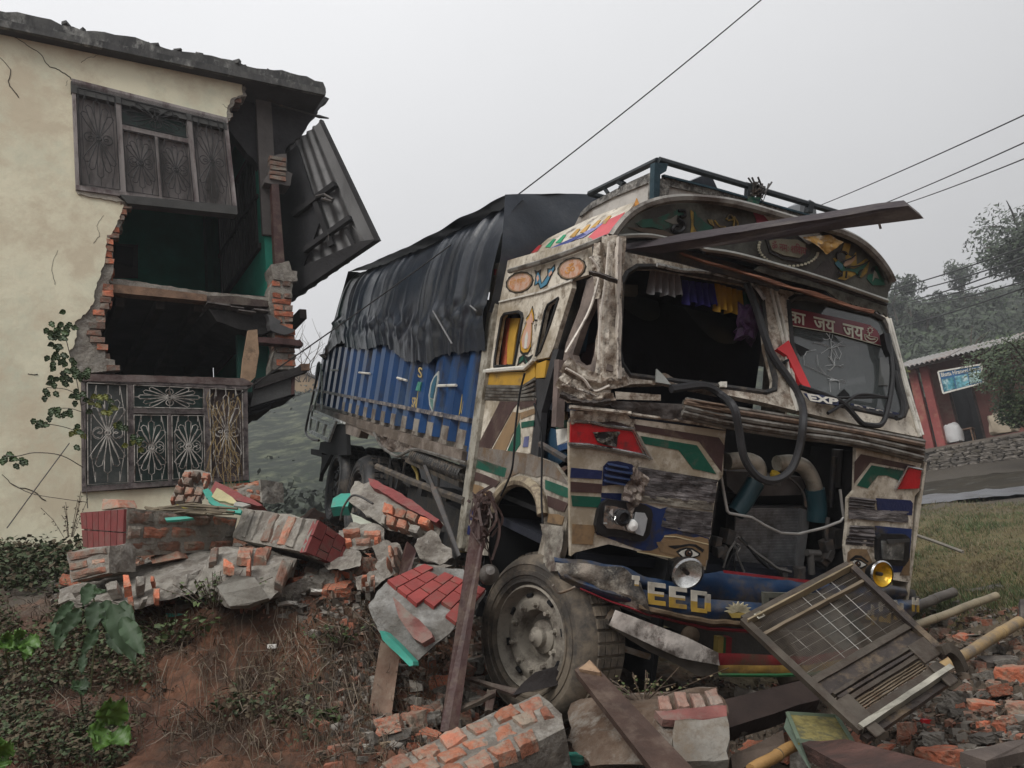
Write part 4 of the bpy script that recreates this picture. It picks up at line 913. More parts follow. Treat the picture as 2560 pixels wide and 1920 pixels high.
m.tube([a+V((0,math.cos(t*.524)*.09,math.sin(t*.524)*.13)) for t in range(13)],.02,5); m.build('rear_ring',dark_steel,trk)
sp('mud_flap',void_black,z5((360,830),(470,830),(480,1120),(300,1120),(215,1090),(230,1000),(300,990)),-.0,.05)
sp('rear_bracket',void_black,z5((140,1065),(240,1075),(240,1140),(140,1115)),.0,.3)
sp('rear_mud_flap',void_black,z5((240,1120),(330,1120),(230,1300),(215,1370),(240,1200)),.0,.05)
sp('wheel_guard',M('muddy_rail',(.11,.085,.065)),z5((465,800),(620,870),(735,905),(735,950),(615,890),(590,960),(470,920)),-.03,.1)
# crumpled skirt strip, coil row and side guard
m = MB(); crumple(m,T.S(z5((735,905),(1180,1060),(1120,1100),(830,1090)),-.03),26,6,.05,(-1,0,0),5,fr=9); m.build('bent_skirt',M('muddy_metal',(.1,.075,.06),.6,.4,9,.6,metal=.2,dirt=(.25,.22,.19),damt=.35,dsc=12),trk,recalc=False,smooth=True)
m = MB(); m.tube(smoothline(T.S(z5((735,910),(800,1030),(900,1110),(960,1135),(1030,1100),(1100,1070),(1200,1085),(1400,1140),(1600,1200)),-.06)),.014,6); m.build('bent_skirt_edge',grey_trim,trk)
cl_ = T.S(z5((1115,1130),(1590,1315)),-.03); a,b_ = cl_; m = MB(); n_ = 24
pts = []; d_ = (b_-a); 
for i in range(n_*8+1):
    t = i/(n_*8); an = i/8*2*math.pi; pts.append(a+d_*t+V((math.cos(an)*.05,0,math.sin(an)*.05)))
m.tube(pts,.013,5); m.build('coiled_hose',M('coil_black',(.03,.028,.026),.4,.3,9,.2,dirt=(.14,.11,.08),damt=.35,dsc=14),trk,smooth=True)
for q,r_ in ((((1060,1165),(1570,1395)),.035),(((765,1230),(1090,1370),(1600,1560)),.032),(((1000,1140),(1100,1165),(1590,1330)),.02)):
    m = MB(); m.tube(T.S(z5(*q),-.02),r_,6); m.build('side_guard_rail',M('guard_steel',(.05,.045,.04),.55,.35,6,.3,dirt=(.14,.11,.08),damt=.45,dsc=9),trk)
for q in (((890,1150),(880,1260)),((1030,1180),(1005,1330)),((1350,1300),(1340,1500)),((785,1150),(780,1240))): m = MB(); m.tube(T.S(z5(*q),-.02),.012,5); m.build('guard_post',dark_steel,trk)
m = MB(); m.tube(T.S(z5((1215,1230),(1380,1650)),-.08),.02,5); m.build('guard_brace',iron,trk)
m = MB(); m.tube(smoothline(T.S(z5((1100,1220),(1140,1290),(1150,1380)),.05)),.015,5); m.build('fuel_hose',rust_gold,trk)
m = MB(); m.box((.2,2.3,-.55),(.5,0,0),(0,1.6,0),(0,0,.4)); m.build('fuel_tank',dark_steel,trk,bevel=.03)
m = MB()
for i in range(14): m.cbox((U(.15,.3),U(2.0,5.0),U(-.45,-.1)),U(.02,.08),U(.03,.15),U(.02,.08),None,.01)
m.build('underbody_fittings',dark_steel,trk,kind='stuff')

# ---------- cab left side (plane x = 0)
sp('corner_post',M('post_cream',(.33,.31,.26),.55,.25,6,.2,dirt=(.12,.1,.07),damt=.5,dsc=8),z4((150,55),(197,45),(-72,2020),(-115,2020)),-.03,.09)
sp('corner_post_trim',red_paint,z4((150,90),(165,90),(160,130),(148,130)),-.035,.02)
sp('header_panel',cream_paint,z4((200,50),(265,25),(530,-50),(800,-130),(800,40),(800,130),(690,165),(480,245),(190,315)),0,.03)
w1 = z4((225,400),(318,385),(345,400),(350,430),(292,758),(155,765),(160,700),(205,430)); w2 = z4((598,288),(525,335),(505,380),(440,695),(470,660),(540,470))
sp('window_panel',cream_paint,z4((188,320),(480,250),(690,170),(690,220),(560,640),(530,700),(430,720),(380,765),(280,775),(90,795)),0,.03,[w1,w2])
def rim(name,mat,loop,r,parent=trk,n=5): m = MB(); m.tube(loop+[loop[0]],r,n,False); return m.build(name,mat,parent,smooth=True)
rim('window_seal',black_paint,T.S(w1,-.005),.012); rim('window_seal',black_paint,T.S(w2,-.005),.008)
sp('yellow_curtain',cloth_yellow,z4((255,430),(330,430),(300,560),(275,760),(230,740),(235,600)),.07,.01)
sp('curtain_border',M('curtain_pink',(.4,.1,.05),.9,.4,20),z4((240,430),(262,430),(240,600),(235,760),(195,760),(215,560)),.065,.01)
sp('rear_window_lining',dark_steel,z4((180,395),(250,395),(200,765),(150,765)),.09,.02)
for c_,k in (((328,182),1.0),((688,88),1.05)):     # painted cartouches
    base = disc(c_,85*k,62*k,26,-.35); ol = [(c_[0]+(p[0]-c_[0])*(1.12+.06*(i % 2)),c_[1]+(p[1]-c_[1])*(1.12+.06*(i % 2))) for i,p in enumerate(base)]
    sp('painted_scroll',black_paint,z4(*ol),-.004,.003); 
    sp('painted_scroll',yellow_paint,z4(*[(c_[0]+(p[0]-c_[0])*1.06,c_[1]+(p[1]-c_[1])*1.06) for p in ol]),-.0065,.002) if False else None
    sp('painted_scroll',tan_paint,z4(*[(c_[0]+(p[0]-c_[0])*1.04,c_[1]+(p[1]-c_[1])*1.04) for p in base]),-.007,.003)
    sp('painted_scroll',M('scroll_pink',(.48,.32,.24),.6,.15,8,0,dirt=(.4,.16,.06),damt=.45,dsc=18),z4(*[(c_[0]+(p[0]-c_[0])*.92,c_[1]+(p[1]-c_[1])*.92) for p in base]),-.010,.003)
m = MB(); lettering(m,'श्री गणेश',T.S(z4((275,165),(385,140),(380,190),(270,215)),-.0),(-1,0,0),.01,.0115); m.build('lettering',orange_paint,trk,recalc=False)
m = MB(); lettering(m,'ॐ',T.S(z4((655,65),(725,45),(720,115),(650,130)),-.0),(-1,0,0),.01,.0115); m.build('lettering',orange_paint,trk,recalc=False)
for q,mt,x in ((((428,205),(440,130),(430,95),(450,105),(475,92),(470,135),(480,190),(500,160),(520,130),(520,85),(545,85),(570,55),(575,90),(550,130),(520,200),(470,230),(455,190)),black_paint,-.004),
                 (((436,200),(446,135),(455,112),(466,135),(478,198),(505,165),(528,130),(530,95),(550,92),(566,72),(566,92),(545,128),(515,195),(474,222),(460,180)),M('motif_blue',(.06,.2,.3),.6,.2,8),-.007),
                 (((445,150),(455,130),(462,160),(450,180)),pink_paint,-.010),(((530,120),(548,100),(552,118),(530,145)),pink_paint,-.010)): sp('painted_motif',mt,z4(*q),x,.003)
fl1 = [(417,345),(428,400),(430,440),(415,445),(415,520),(405,640),(385,680),(350,685),(332,665),(328,600),(350,520),(378,455),(372,430),(395,400)]
def shrink(pl,k): cx = sum(p[0] for p in pl)/len(pl); cy = sum(p[1] for p in pl)/len(pl); return [(cx+(p[0]-cx)*k,cy+(p[1]-cy)*k) for p in pl]
sp('painted_flame',black_paint,z4(*fl1),-.004,.003); sp('painted_flame',yellow_paint,z4(*shrink(fl1,.9)),-.007,.003); sp('painted_flame',pink_paint,z4(*shrink(fl1,.74)),-.010,.003); sp('painted_flame',M('motif_white',(.5,.5,.45),.6),z4((375,640),(385,560),(380,520),(365,560),(360,640)),-.013,.003)
sp('painted_leaf',black_paint,z4((310,760),(325,700),(355,680),(385,700),(420,680),(400,720),(380,760),(350,730)),-.004,.003); sp('painted_leaf',green_paint,z4((322,745),(335,705),(355,690),(352,720)),-.007,.003); sp('painted_leaf',green_paint,z4((360,700),(388,745),(375,740)),-.007,.003)
m = MB(); lettering(m,'नेपाल',T.S(z4((440,400),(462,400),(445,530),(430,530)),0),(-1,0,0),.0,.004); m.build('lettering',black_paint,trk,recalc=False)
m = MB(); m.tube(T.S(z4((88,797),(280,780),(365,775),(432,712)),-.02),.016,6); m.tube(T.S(z4((190,317),(480,248),(690,168)),-.008),.008,5); m.build('side_moulding',white_paint,trk)
sp('yellow_band',M('mustard',(.42,.24,.03),.45,.15,6,.15,dirt=(.12,.08,.05),damt=.3),z4((98,805),(365,800),(430,725),(436,835),(350,893),(85,890)),0,.03)
sp('yellow_band',M('mustard',(.42,.24,.03)),z4((445,745),(515,720),(500,840),(440,845)),.0,.03)
sp('side_belt',grey_trim,z4((80,893),(350,895),(440,840),(442,1000),(320,1003),(66,990)),.01,.03)
for i in range(5): 
    k = i/4; m = MB(); m.tube(T.S(z4((80-3*i,903+20*i),(350-7*i,905+22*i),(438,850+35*i)),.0),.012,5); m.build('belt_groove',grey_trim,trk)
sp('lower_door_panel',cream_paint,z4((62,995),(320,1005),(440,985),(430,1100),(400,1365),(330,1368),(235,1358),(30,1322)),.0,.03)
for mt,q in ((brown_paint,((195,1003),(322,1008),(280,1062),(130,1335),(35,1318))),(tan_paint,((282,1078),(332,1084),(325,1135),(228,1352),(140,1336))),(green_paint,((325,1150),(333,1190),(333,1300),(292,1363),(240,1356))),
              (brown_paint,((322,1010),(440,990),(438,1030),(330,1062))),(tan_paint,((335,1083),(436,1052),(432,1090),(335,1130))),(green_paint,((340,1150),(428,1135),(425,1175),(340,1190))),(M('pale_blue',(.10,.11,.22),.5),((362,1250),(392,1245),(385,1320),(350,1322)))):
    sp('painted_stripe',mt,z4(*q),-.004,.003)
sp('door_edge',M('door_edge_grey',(.03,.03,.033),.5,.3,6,.2),z4((440,845),(505,850),(560,650),(600,640),(480,1080),(455,1400),(400,1362),(430,1100)),.005,.04)
sp('door_pillar',dark_steel,z4((690,165),(800,150),(790,190),(640,640),(600,700),(560,1010),(480,1400),(450,1395),(490,1060),(560,640)),.10,.03)
sp('hinge_post',M('hinge_post',(.12,.09,.08),.6,.4,8,.3),z4((570,715),(602,715),(580,1180),(548,1180)),-.02,.05)
# window quarter frame and crushed corner pillar
sp('quarter_window_frame',M('quarter_frame',(.17,.135,.115),.55,.35,7,.3,dirt=(.06,.045,.04),damt=.5,dsc=8),c4((1722,690),(1835,620),(1835,1210),(1790,1280),(1700,1240),(1575,1200),(1600,1060),(1680,850)),.02,.04,[c4((1782,765),(1700,940),(1640,1120),(1650,1150),(1700,1188),(1745,1178),(1762,1120),(1785,960))])
sp('seat_panel',M('maroon_seat',(.04,.015,.015),.8),c4((1690,1080),(1765,1050),(1750,1180),(1690,1190)),.3,.03)
sp('blue_inner_panel',M('inner_blue',(.01,.035,.06),.7),c4((1690,960),(1735,850),(1700,1100),(1640,1130)),.28,.02)
def strip_fold(name,mat,pts,wid,amp,seed,fr=T.S,d=-.02,smooth=True):
    """a crushed sheet-metal pillar: a folded ribbon following the traced line"""
    l = smoothline(fr(pts,d),6); m = MB(); n_ = len(l)-1; out_ = V((-.5,-.8,0)).normalized()
    def fn(u,v):
        i = min(int(v*n_),n_-1); t = v*n_-i; p = l[i].lerp(l[i+1],t); tg = (l[i+1]-l[i]).normalized(); side = tg.cross(out_).normalized()
        h = amp*1.3*noise.noise(p*8+V((seed,0,0)))+amp*.7*noise.noise(V((u*3,v*9,seed))*2.5); fold = -.025*math.cos((u-.5)*math.pi)+.008*math.sin(u*math.pi*3+2*noise.noise(V((v*6,seed,0))))
        return p+side*(u-.5)*wid*(1+.3*noise.noise(p*7+V((0,seed,0))))-out_*fold+out_*h
    m.grid(fn,12,n_*3); return m.build(name,mat,trk,recalc=False,smooth=smooth)
strip_fold('crushed_pillar',worn_cream,c4((1878,440),(1872,600),(1862,760),(1845,950),(1835,1100),(1830,1270)),.115,.014,3,T.F,-.02)
strip_fold('crushed_pillar',M('pillar_white',(.62,.57,.5),.45,.15,9,.3,30,dirt=(.07,.055,.045),damt=.3,dsc=16),c4((1905,450),(1898,700),(1905,900),(1900,1120),(1905,1260)),.035,.008,7,T.F,-.05)
strip_fold('crushed_pillar',worn_cream,c4((1800,480),(1790,590),(1800,700),(1795,800)),.07,.014,9,T.F,.02)
strip_fold('crushed_pillar_foot',worn_cream,c4((1590,1175),(1680,1235),(1780,1275),(1860,1270),(1950,1245)),.085,.014,5,T.F,-.03)
strip_fold('pillar_dent',M('dark_scrape',(.07,.06,.055),.6,.4,12,.5),c4((1735,650),(1800,665),(1900,700)),.025,.01,4,T.F,-.08)
strip_fold('crushed_belt',worn_cream,c4((1560,1262),(1640,1310),(1740,1345),(1860,1352)),.085,.014,15,T.F,-.03)
strip_fold('crushed_belt',M('dark_scrape',(.07,.06,.055)),c4((1570,1350),(1660,1385),(1760,1400),(1860,1385)),.04,.012,25,T.F,-.04)
mm_ = MB()
for q in (((1740,560),(1790,640),(1770,760),(1720,900),(1600,1110)),((1850,470),(1830,700),(1800,900),(1790,1150)),((1600,1200),(1700,1260),(1760,1330),(1850,1300)),((1580,1290),(1700,1330),(1780,1360))): mm_.tube(smoothline(T.F(c4(*q),-.05)),.008,5)
mm_.build('torn_edge',M('pillar_white',(.62,.57,.5)),trk)
# roof side slope with coloured stripes
RN = V((-.75,0,.66)); RO = V((0,0,1.62))
def rs(pts,off=0): return [T.pl(p,RO+RN*off,RN) for p in pts]
def rp(name,mat,pts,off=0,th=.03): m = MB(); m.prism(rs(pts,off),-RN*th); return m.build(name,mat,trk)
ro = rs(c4((1280,620),(1300,570),(1400,500),(1700,350),(1960,270),(1930,330),(1830,445),(1650,510))); print('roof side',ro[0],ro[4])
rp('roof_side',cream_paint,c4((1270,632),(1300,575),(1390,505),(1560,420),(1750,330),(2000,240),(1960,300),(1890,440),(1830,455),(1650,520)))
rp('roof_stripe',M('bright_red',(.5,.04,.05),.45,.15,6,.1),c4((1282,600),(1300,588),(1500,540),(1700,470),(1830,350),(1940,300),(1850,420),(1700,490),(1450,575),(1280,622)),.004,.003)
rp('roof_stripe',M('strong_blue',(.012,.03,.2),.45),c4((1305,580),(1500,512),(1700,420),(1720,428),(1650,460),(1500,535),(1300,588)),.006,.003)
rp('roof_stripe',M('pale_violet',(.2,.2,.4),.5),c4((1700,420),(1800,365),(1840,340),(1790,385),(1700,445),(1640,462)),.006,.003)
for a,mt in ((1340,red_paint),(1400,red_paint),(1480,M('bright_green',(.02,.25,.12),.5)),(1540,M('bright_green',(.02,.25,.12))),(1620,yellow_paint),(1680,yellow_paint),(1740,yellow_paint),(1800,yellow_paint)):
    y_ = 560-(a-1340)*.42; rp('roof_fleck',mt,c4((a,y_),(a+45,y_-45),(a+62,y_-48),(a+28,y_+0)),.006,.003)
m = MB(); m.tube(smoothline(T.S(c4((1275,640),(1450,590),(1650,520),(1830,448)),-.03)),.018,6); m.build('gutter_rail',grey_trim,trk)
# ---------- lower cab side with wheel arch
arch = z6((60,640),(50,480),(60,340),(100,210),(200,100),(300,80),(400,110),(465,200),(490,330),(480,480),(450,600),(440,640))
side_low = z4((28,1318),(400,1368),(470,1400),(560,1440))+z6((690,110),(700,200),(640,560),(620,640),(590,720),(530,760),(480,775),(440,640),(450,600),(480,480),(490,330),(465,200),(400,110),(300,80),(200,100),(100,210),(60,340),(50,480),(60,640))+c7((830,330),(800,380),(790,400))+z4((-40,1800))
side_low = z4((28,1318),(400,1368),(560,1430))+z6((690,110),(700,200),(640,560),(620,640),(590,720),(530,760),(480,775),(440,640),(450,600),(480,480),(490,330),(465,200),(400,110),(300,80),(200,100),(100,210),(60,340),(40,480),(30,640))+c7((780,400),)+z4((-55,1960))
sp('lower_side_panel',M('side_cream',(.40,.36,.3),.6,.2,6,.3,dirt=(.12,.1,.075),damt=.5,dsc=5),side_low,.0,.03)
for mt,q in ((grimy_grey,z4((28,1318),(400,1368),(560,1430))+z6((690,110),(620,70),(500,25),(430,40),(300,5),(200,55))+z4((10,1390))),
              (green_paint,z4((12,1392),(120,1428),(240,1468),(225,1530),(100,1490),(2,1456))),(brown_paint,z4((0,1485),(90,1515),(190,1560),(160,1600),(60,1560),(-12,1545))),(tan_paint,z4((-15,1570),(60,1590),(120,1625),(100,1665),(-25,1630))),
              (M('navy',(.015,.02,.09),.5,.2),z4((-45,1740),(20,1765),(0,1830),(-58,1800))),(M('navy',(.015,.02,.09)),z4((-60,1850),(-5,1870),(-20,1930),(-72,1900))),
              (green_paint,z6((500,60),(600,95),(692,130),(692,205),(600,175),(545,150),(500,130))),(brown_paint,z6((515,180),(600,210),(675,240),(645,305),(580,290),(520,262))),(tan_paint,z6((525,320),(600,325),(645,345),(630,405),(570,400),(515,385))),(M('navy',(.015,.02,.09)),z6((495,640),(580,650),(575,705),(500,690)))):
    sp('painted_stripe',mt,q,-.005,.004)
m = MB(); l = smoothline(T.S(z6((95,300),(120,210),(200,110),(300,70),(400,105),(462,200),(482,330)),-.03),4)
m.tube(l,.034,8); m.build('wheel_arch_lip',M('arch_cream',(.3,.25,.17),.6,.3,6,.3,dirt=(.1,.07,.05),damt=.45,dsc=8),trk,smooth=True)
m = MB(); crumple(m,T.S(z6((500,400),(640,420),(600,760),(480,770)),-.03),12,18,.03,(-1,0,0),8); m.build('bent_fender_tail',M('fender_tail',(.27,.25,.21),.6,.3,6,.4,dirt=(.08,.06,.05),damt=.5,dsc=8),trk,recalc=False,smooth=True)
sp('step_plate',rust_gold,z4((-110,2010),(-60,2010),(-70,2050),(-115,2045)),.02,.04)
sp('door_sill_debris',brick_dull,z4((590,1480),(640,1450),(655,1470),(610,1510)),.05,.06)
sp('torn_inner_panel',M('inner_blue2',(.015,.05,.09),.6,.3),z4((545,1190),(580,1200),(660,1395),(600,1440),(480,1430),(500,1300)),.08,.02)
for mt,q in ((white_paint,((580,1200),(650,1190),(655,1290),(590,1310))),(M('stripe_blue',(.02,.06,.15),.5),((590,1310),(660,1275),(662,1330),(600,1350))),(tan_paint,((585,1060),(640,1050),(645,1130),(580,1140))),(green_paint,((580,1145),(645,1135),(650,1180),(580,1195)))): sp('inner_stripe',mt,z4(*q),.06,.02)
for q,r_ in ((((365,810),(330,960),(300,1200),(290,1360),(270,1500),(200,1659)),.007),(((430,1020),(480,1240),(480,1659),(490,1850)),.006)):
    m = MB(); m.tube(smoothline(T.S(z4(*q),-.1)),r_,5); m.build('hanging_cable',void_black,trk)
m = MB(); m.tube(T.S(z4((475,1300),(660,1410)),.0),.02,6); m.build('side_strut',iron,trk)
# ================================================================== TRUCK FRONT
FR = lambda c,*q: c(*q)
# ---------- painted lower panels, left of the radiator opening
fp('front_panel',cream_paint,r5((95,240),(130,175),(640,180),(1720,320),(1700,500),(1690,780),(1660,820),(1640,840),(1590,1150),(1560,1420),(1545,1450),(1530,1659))+c6((1005,1030),(830,985),(590,915),(480,890),(300,935),(275,955)),0,.025)
dk = -.004
for mt,q,y in ((M('dark_brown_trim',(.045,.025,.025),.5),((105,170),(300,170),(640,240),(760,290),(750,320),(400,240),(100,225)),-.012),
    (brown_paint,((770,250),(1650,390),(1708,480),(1675,745),(1445,430),(790,320)),dk),
    (green_paint,((835,372),(1420,470),(1622,768),(1380,712),(1232,520),(880,456)),dk),
    (M('navy_paint',(.012,.02,.075),.42,.25),((118,702),(440,732),(432,822),(108,806)),dk),(brown_paint,((112,846),(436,872),(430,966),(112,952)),dk),(green_paint,((118,990),(426,1008),(410,1116),(130,1102)),dk),(tan_paint,((130,1286),(368,1300),(340,1500),(126,1490)),dk),
    (M('deep_blue',(.006,.014,.06),.35),((450,690),(500,635),(600,632),(740,665),(775,690),(700,870),(440,890)),dk),(M('deep_blue',(.006,.014,.06)),((430,962),(640,968),(632,1040),(430,1012)),dk),
    (blue_paint,((430,1020),(640,1040),(900,1080),(1040,1130),(1120,1108),(1090,1318),(1300,1330),(1440,1400),(1545,1430),(1545,1462),(1200,1385),(1090,1400),(1040,1470),(1010,1535),(940,1562),(860,1560),(700,1510),(590,1465),(380,1395),(370,1250)),dk),
    (tan_paint,((1095,1400),(1200,1390),(1545,1465),(1535,1659),(1290,1659),(800,1570),(860,1562),(950,1565),(1020,1535),(1050,1470)),-.006),):
    fp('painted_panel',mt,r5(*q),y,.003)
fp('painted_panel',tan_paint,c6((980,850),(1022,862),(1006,1012),(870,960),(760,930),(740,880)),-.008,.003)
fp('painted_line',M('cream_line',(.5,.42,.26),.5),r5((1085,1408),(1200,1412),(1540,1492),(1540,1502),(1200,1422),(1080,1420)),-.010,.003)
fp('painted_line',M('cream_line',(.5,.42,.26)),r5((800,1565),(1300,1659),(1300,1668),(800,1580)),-.010,.003)
for q in (((470,695),(770,752),(765,765),(465,712)),((460,765),(735,812),(732,825),(458,780)),((455,820),(700,868),(695,880),(450,836)),((490,650),(700,690),(695,700),(488,660))):
    a = T.F(r5(*q),-.006); m = MB(); m.prism(a,(0,-.022,-.006)); m.build('vent_louvre',M('louvre_blue',(.03,.05,.12),.4),trk)
def eye(c,pts,brow,iris,r,outline,y=-.010):
    fp('painted_eye',black_paint,c(*outline),y,.002); fp('painted_eye',white_paint,c(*pts),y-.003,.002)
    fp('painted_eye',black_paint,c(*disc(iris,r,r*1.02,18)),y-.006,.002); fp('painted_eye',M('eye_brown',(.09,.04,.02),.4),c(*disc(iris,r*.62,r*.65,14)),y-.009,.002)
    fp('painted_eye',black_paint,c(*disc(iris,r*.34,r*.36,12)),y-.012,.002); fp('painted_eye',white_paint,c(*disc((iris[0]+r*.3,iris[1]-r*.3),r*.13,r*.13,8)),y-.015,.002)
    fp('painted_brow',black_paint,c(*brow),y,.002)
eye(r5,[(1232,1588),(1262,1565),(1310,1548),(1370,1555),(1438,1598),(1430,1612),(1380,1625),(1330,1640),(1280,1628)],[(1120,1512),(1250,1505),(1350,1490),(1410,1498),(1496,1552),(1480,1580),(1400,1522),(1340,1512),(1250,1530),(1190,1545),(1130,1520)],(1335,1590),42,
    [(1205,1572),(1245,1545),(1310,1528),(1375,1535),(1455,1588),(1452,1612),(1390,1642),(1330,1659),(1270,1645),(1228,1600)])
# red side lamp in its bright frame
fp('side_lamp',red_lamp,r5((115,240),(300,248),(490,290),(750,325),(858,552),(560,505),(300,455),(108,447)),-.014,.012)
m = MB(); m.tube(T.F(r5((88,218),(300,225),(490,270),(760,300),(850,480),(935,612)),-.02),.009,6); m.tube(T.F(r5((92,456),(300,468),(560,515),(870,575),(935,612)),-.02),.010,6); m.build('lamp_trim',chrome,trk)
m = MB(); m.tube(T.F(r5((100,480),(300,492),(560,540),(900,605)),-.012),.006,5); m.tube(T.F(r5((770,305),(960,620)),-.016),.005,5); m.build('lamp_trim',M('trim_grey2',(.25,.23,.2),.4,.3,9),trk)
m = MB(); crumple(m,T.F(r5((345,335),(600,325),(575,490),(400,440)),-.03),10,8,.03,(0,-1,0),3,fr=20); m.build('smashed_lamp_socket',M('smashed_dark',(.05,.045,.04),.35,.8,14,.8,30,metal=.4,dirt=(.25,.23,.18),damt=.3,dsc=25),trk,recalc=False)
fp('lamp_hole',black_paint,r5((345,335),(605,325),(590,480),(480,470),(400,440)),-.018,.003)
# bare crumpled metal where the paint has gone
def crf(name,mat,quad,c,nu,nv,amp,y=-.012,seed=0,fr=6,ribs=0,rib=0,parent=None):
    m = MB(); crumple(m,T.F(c(*quad),y),nu,nv,amp,(0,-1,0),seed,ribs,rib,fr); return m.build(name,mat,parent or trk,recalc=False,smooth=True)
wrap = M('wrinkled_film',(.13,.115,.115),.35,.6,5,1.0,22,metal=.1,dirt=(.35,.32,.31),damt=.30,dsc=7,dirt2=(.035,.03,.03),d2amt=.5,d2sc=9,stretch=(.35,1,3.2))
crf('scraped_metal',wrap,((800,690),(1640,830),(1592,1068),(860,1010)),r5,40,24,.012,-.012,2,14)
crf('scraped_metal',wrap,((1110,1112),(1582,1165),(1558,1425),(1050,1310)),r5,26,20,.012,-.012,4,14)
crf('scraped_metal',M('scraped_cream',(.3,.27,.22),.5,.5,8,.8,dirt=(.07,.06,.05),damt=.5,dsc=10,stretch=(.4,1,2)),((850,990),(1592,1055),(1585,1150),(860,1060)),r5,26,6,.008,-.014,6,14)
m = MB(); crumple(m,T.F(r5((770,690),(905,800),(870,1000),(690,900)),-.05),9,9,.03,(0,-1,0),12,fr=15); crumple(m,T.F(r5((690,900),(870,1000),(800,1110),(640,1020)),-.05),9,9,.03,(0,-1,0),12,fr=15); crumple(m,T.F(r5((680,1060),(810,1080),(770,1140),(725,1235)),-.055),6,6,.02,(0,-1,0),13,fr=15)
m.build('bent_metal_flap',M('flap_metal',(.14,.11,.095),.5,.35,9,.5,metal=.3,dirt=(.28,.24,.2),damt=.35,dsc=14),trk,recalc=False)
# headlight, left, half torn from its mount
fp('headlight_housing',black_paint,r5((440,1070),(500,1030),(640,1050),(880,1085),(950,1130),(965,1200),(930,1400),(870,1465),(780,1470),(640,1430),(460,1410),(385,1370),(372,1300),(400,1150)),-.03,.03)
hl = empty('headlight',None,trk)
fp('reflector',chrome,r5((470,1095),(560,1100),(690,1135),(690,1200),(800,1170),(880,1175),(905,1230),(885,1350),(860,1410),(760,1380),(640,1345),(490,1330),(452,1290),(455,1180)),-.045,.012,parent=hl)
m = MB(); cc = T.F(r5((640,1215),),-.05)[0]; m.lathe(cc,(0,-1,0),[(.042,0),(.045,.02),(.03,.028),(.026,.01),(.0005,.01)],18); m.build('bulb_mount',M('bulb_dark',(.02,.02,.022),.3),hl)
m = MB(); cc = T.F(r5((745,1300),),-.055)[0]; m.lathe(cc,(0,-1,0),[(.034,0),(.028,.018),(.0005,.026)],14); m.build('bulb',M('bulb_glass',(.85,.85,.82),.08,.05,5,0),hl,smooth=True)
m = MB(); 
for k in range(12):
    a = T.F(r5((U(480,660),U(1110,1320)),),-.06)[0]; m.add([a,a+V((U(-.03,.03),-.005,U(-.03,.03))),a+V((U(-.03,.03),-.012,U(-.03,.03)))],[(0,1,2)])
m.build('lens_shards',M('shard',(.55,.56,.55),.1,.2,9,0,metal=.6),hl,kind='stuff',recalc=False)
fp('reflector_half',M('milky_lens',(.33,.34,.35),.15,.15,6,.1,dirt=(.2,.2,.2),damt=.3),r5((790,1165),(880,1172),(908,1230),(885,1350),(862,1412),(790,1385),(760,1340),(775,1250)),-.06,.01,parent=hl)
# ---------- right-hand panels
fp('front_panel',cream_paint,c6((1822,355),(1990,390),(2182,438),(2170,470),(2165,600),(2140,630),(2128,800),(2112,1098),(1990,1078),(1900,1060),(1775,1010),(1762,900),(1775,780),(1780,640),(1815,600)),0,.025)
nv = M('navy_paint',(.012,.02,.075)); 
for mt,q,y in ((brown_paint,((1850,402),(2150,466),(2100,485),(1900,448),(1812,560),(1815,445)),dk),(green_paint,((1908,462),(2082,492),(2060,545),(1990,518),(1942,518),(1885,588),(1828,572)),dk),
    (nv,((1930,640),(2118,652),(2130,668),(2125,735),(1940,705)),dk),(blue_paint,((1925,790),(2125,808),(2108,1040),(2010,1045),(1970,1035),(1930,930)),dk),(tan_paint,((1778,935),(1800,915),(1880,918),(1912,990),(1885,1052),(1772,1005)),dk),(tan_paint,((2085,1000),(2115,965),(2112,1060),(2060,1060)),-.006)):
    fp('painted_panel',mt,c6(*q),y,.003)
fp('side_lamp',red_lamp,c6((2112,474),(2178,490),(2166,588),(2045,592)),-.012,.01)
m = MB(); m.tube(T.F(c6((2100,468),(2036,596)),-.016),.008,5); m.tube(T.F(c6((2100,468),(2182,486)),-.016),.006,5); m.build('lamp_trim',chrome,trk)
m = MB(); lettering(m,'BIR GANJ',T.F(c6((1980,470),(2060,482),(2058,500),(1978,488)),-.008),(0,-1,0),0,.002); m.build('lettering',black_paint,trk,recalc=False)
crf('scraped_metal',wrap,((1785,632),(1930,648),(1925,715),(1782,700)),c6,10,10,.012,-.01,7,14,4,.01)
crf('scraped_metal',wrap,((1785,698),(2112,712),(2108,775),(1780,752)),c6,20,8,.01,-.011,8,14)
crf('scraped_metal',wrap,((1790,788),(1922,795),(1918,905),(1765,892)),c6,12,14,.012,-.01,9,14,5,.01)
eye(c6,[(1790,995),(1815,978),(1845,982),(1878,1002),(1850,1015),(1818,1015)],[(1788,975),(1820,950),(1850,952),(1892,985),(1885,990),(1850,965),(1820,965),(1795,985)],(1832,998),17,[(1780,996),(1815,970),(1848,974),(1888,1003),(1852,1024),(1815,1024)])
fp('headlight_housing',black_paint,c6((1940,860),(1960,835),(2090,838),(2116,860),(2108,980),(2085,1010),(1965,1000),(1942,975)),-.03,.03)
hl = empty('headlight',None,trk); fp('lens',M('dim_lens',(.16,.165,.16),.12,.6,9,.3,metal=.4,dirt=(.4,.4,.38),damt=.25,dsc=12),c6((1965,872),(2085,872),(2078,978),(1970,972)),-.045,.012,parent=hl)
fp('headlight_lid',M('lid_dark',(.05,.05,.05),.4),c6((1990,868),(2112,862),(2116,878),(2000,888)),-.06,.01,parent=hl)
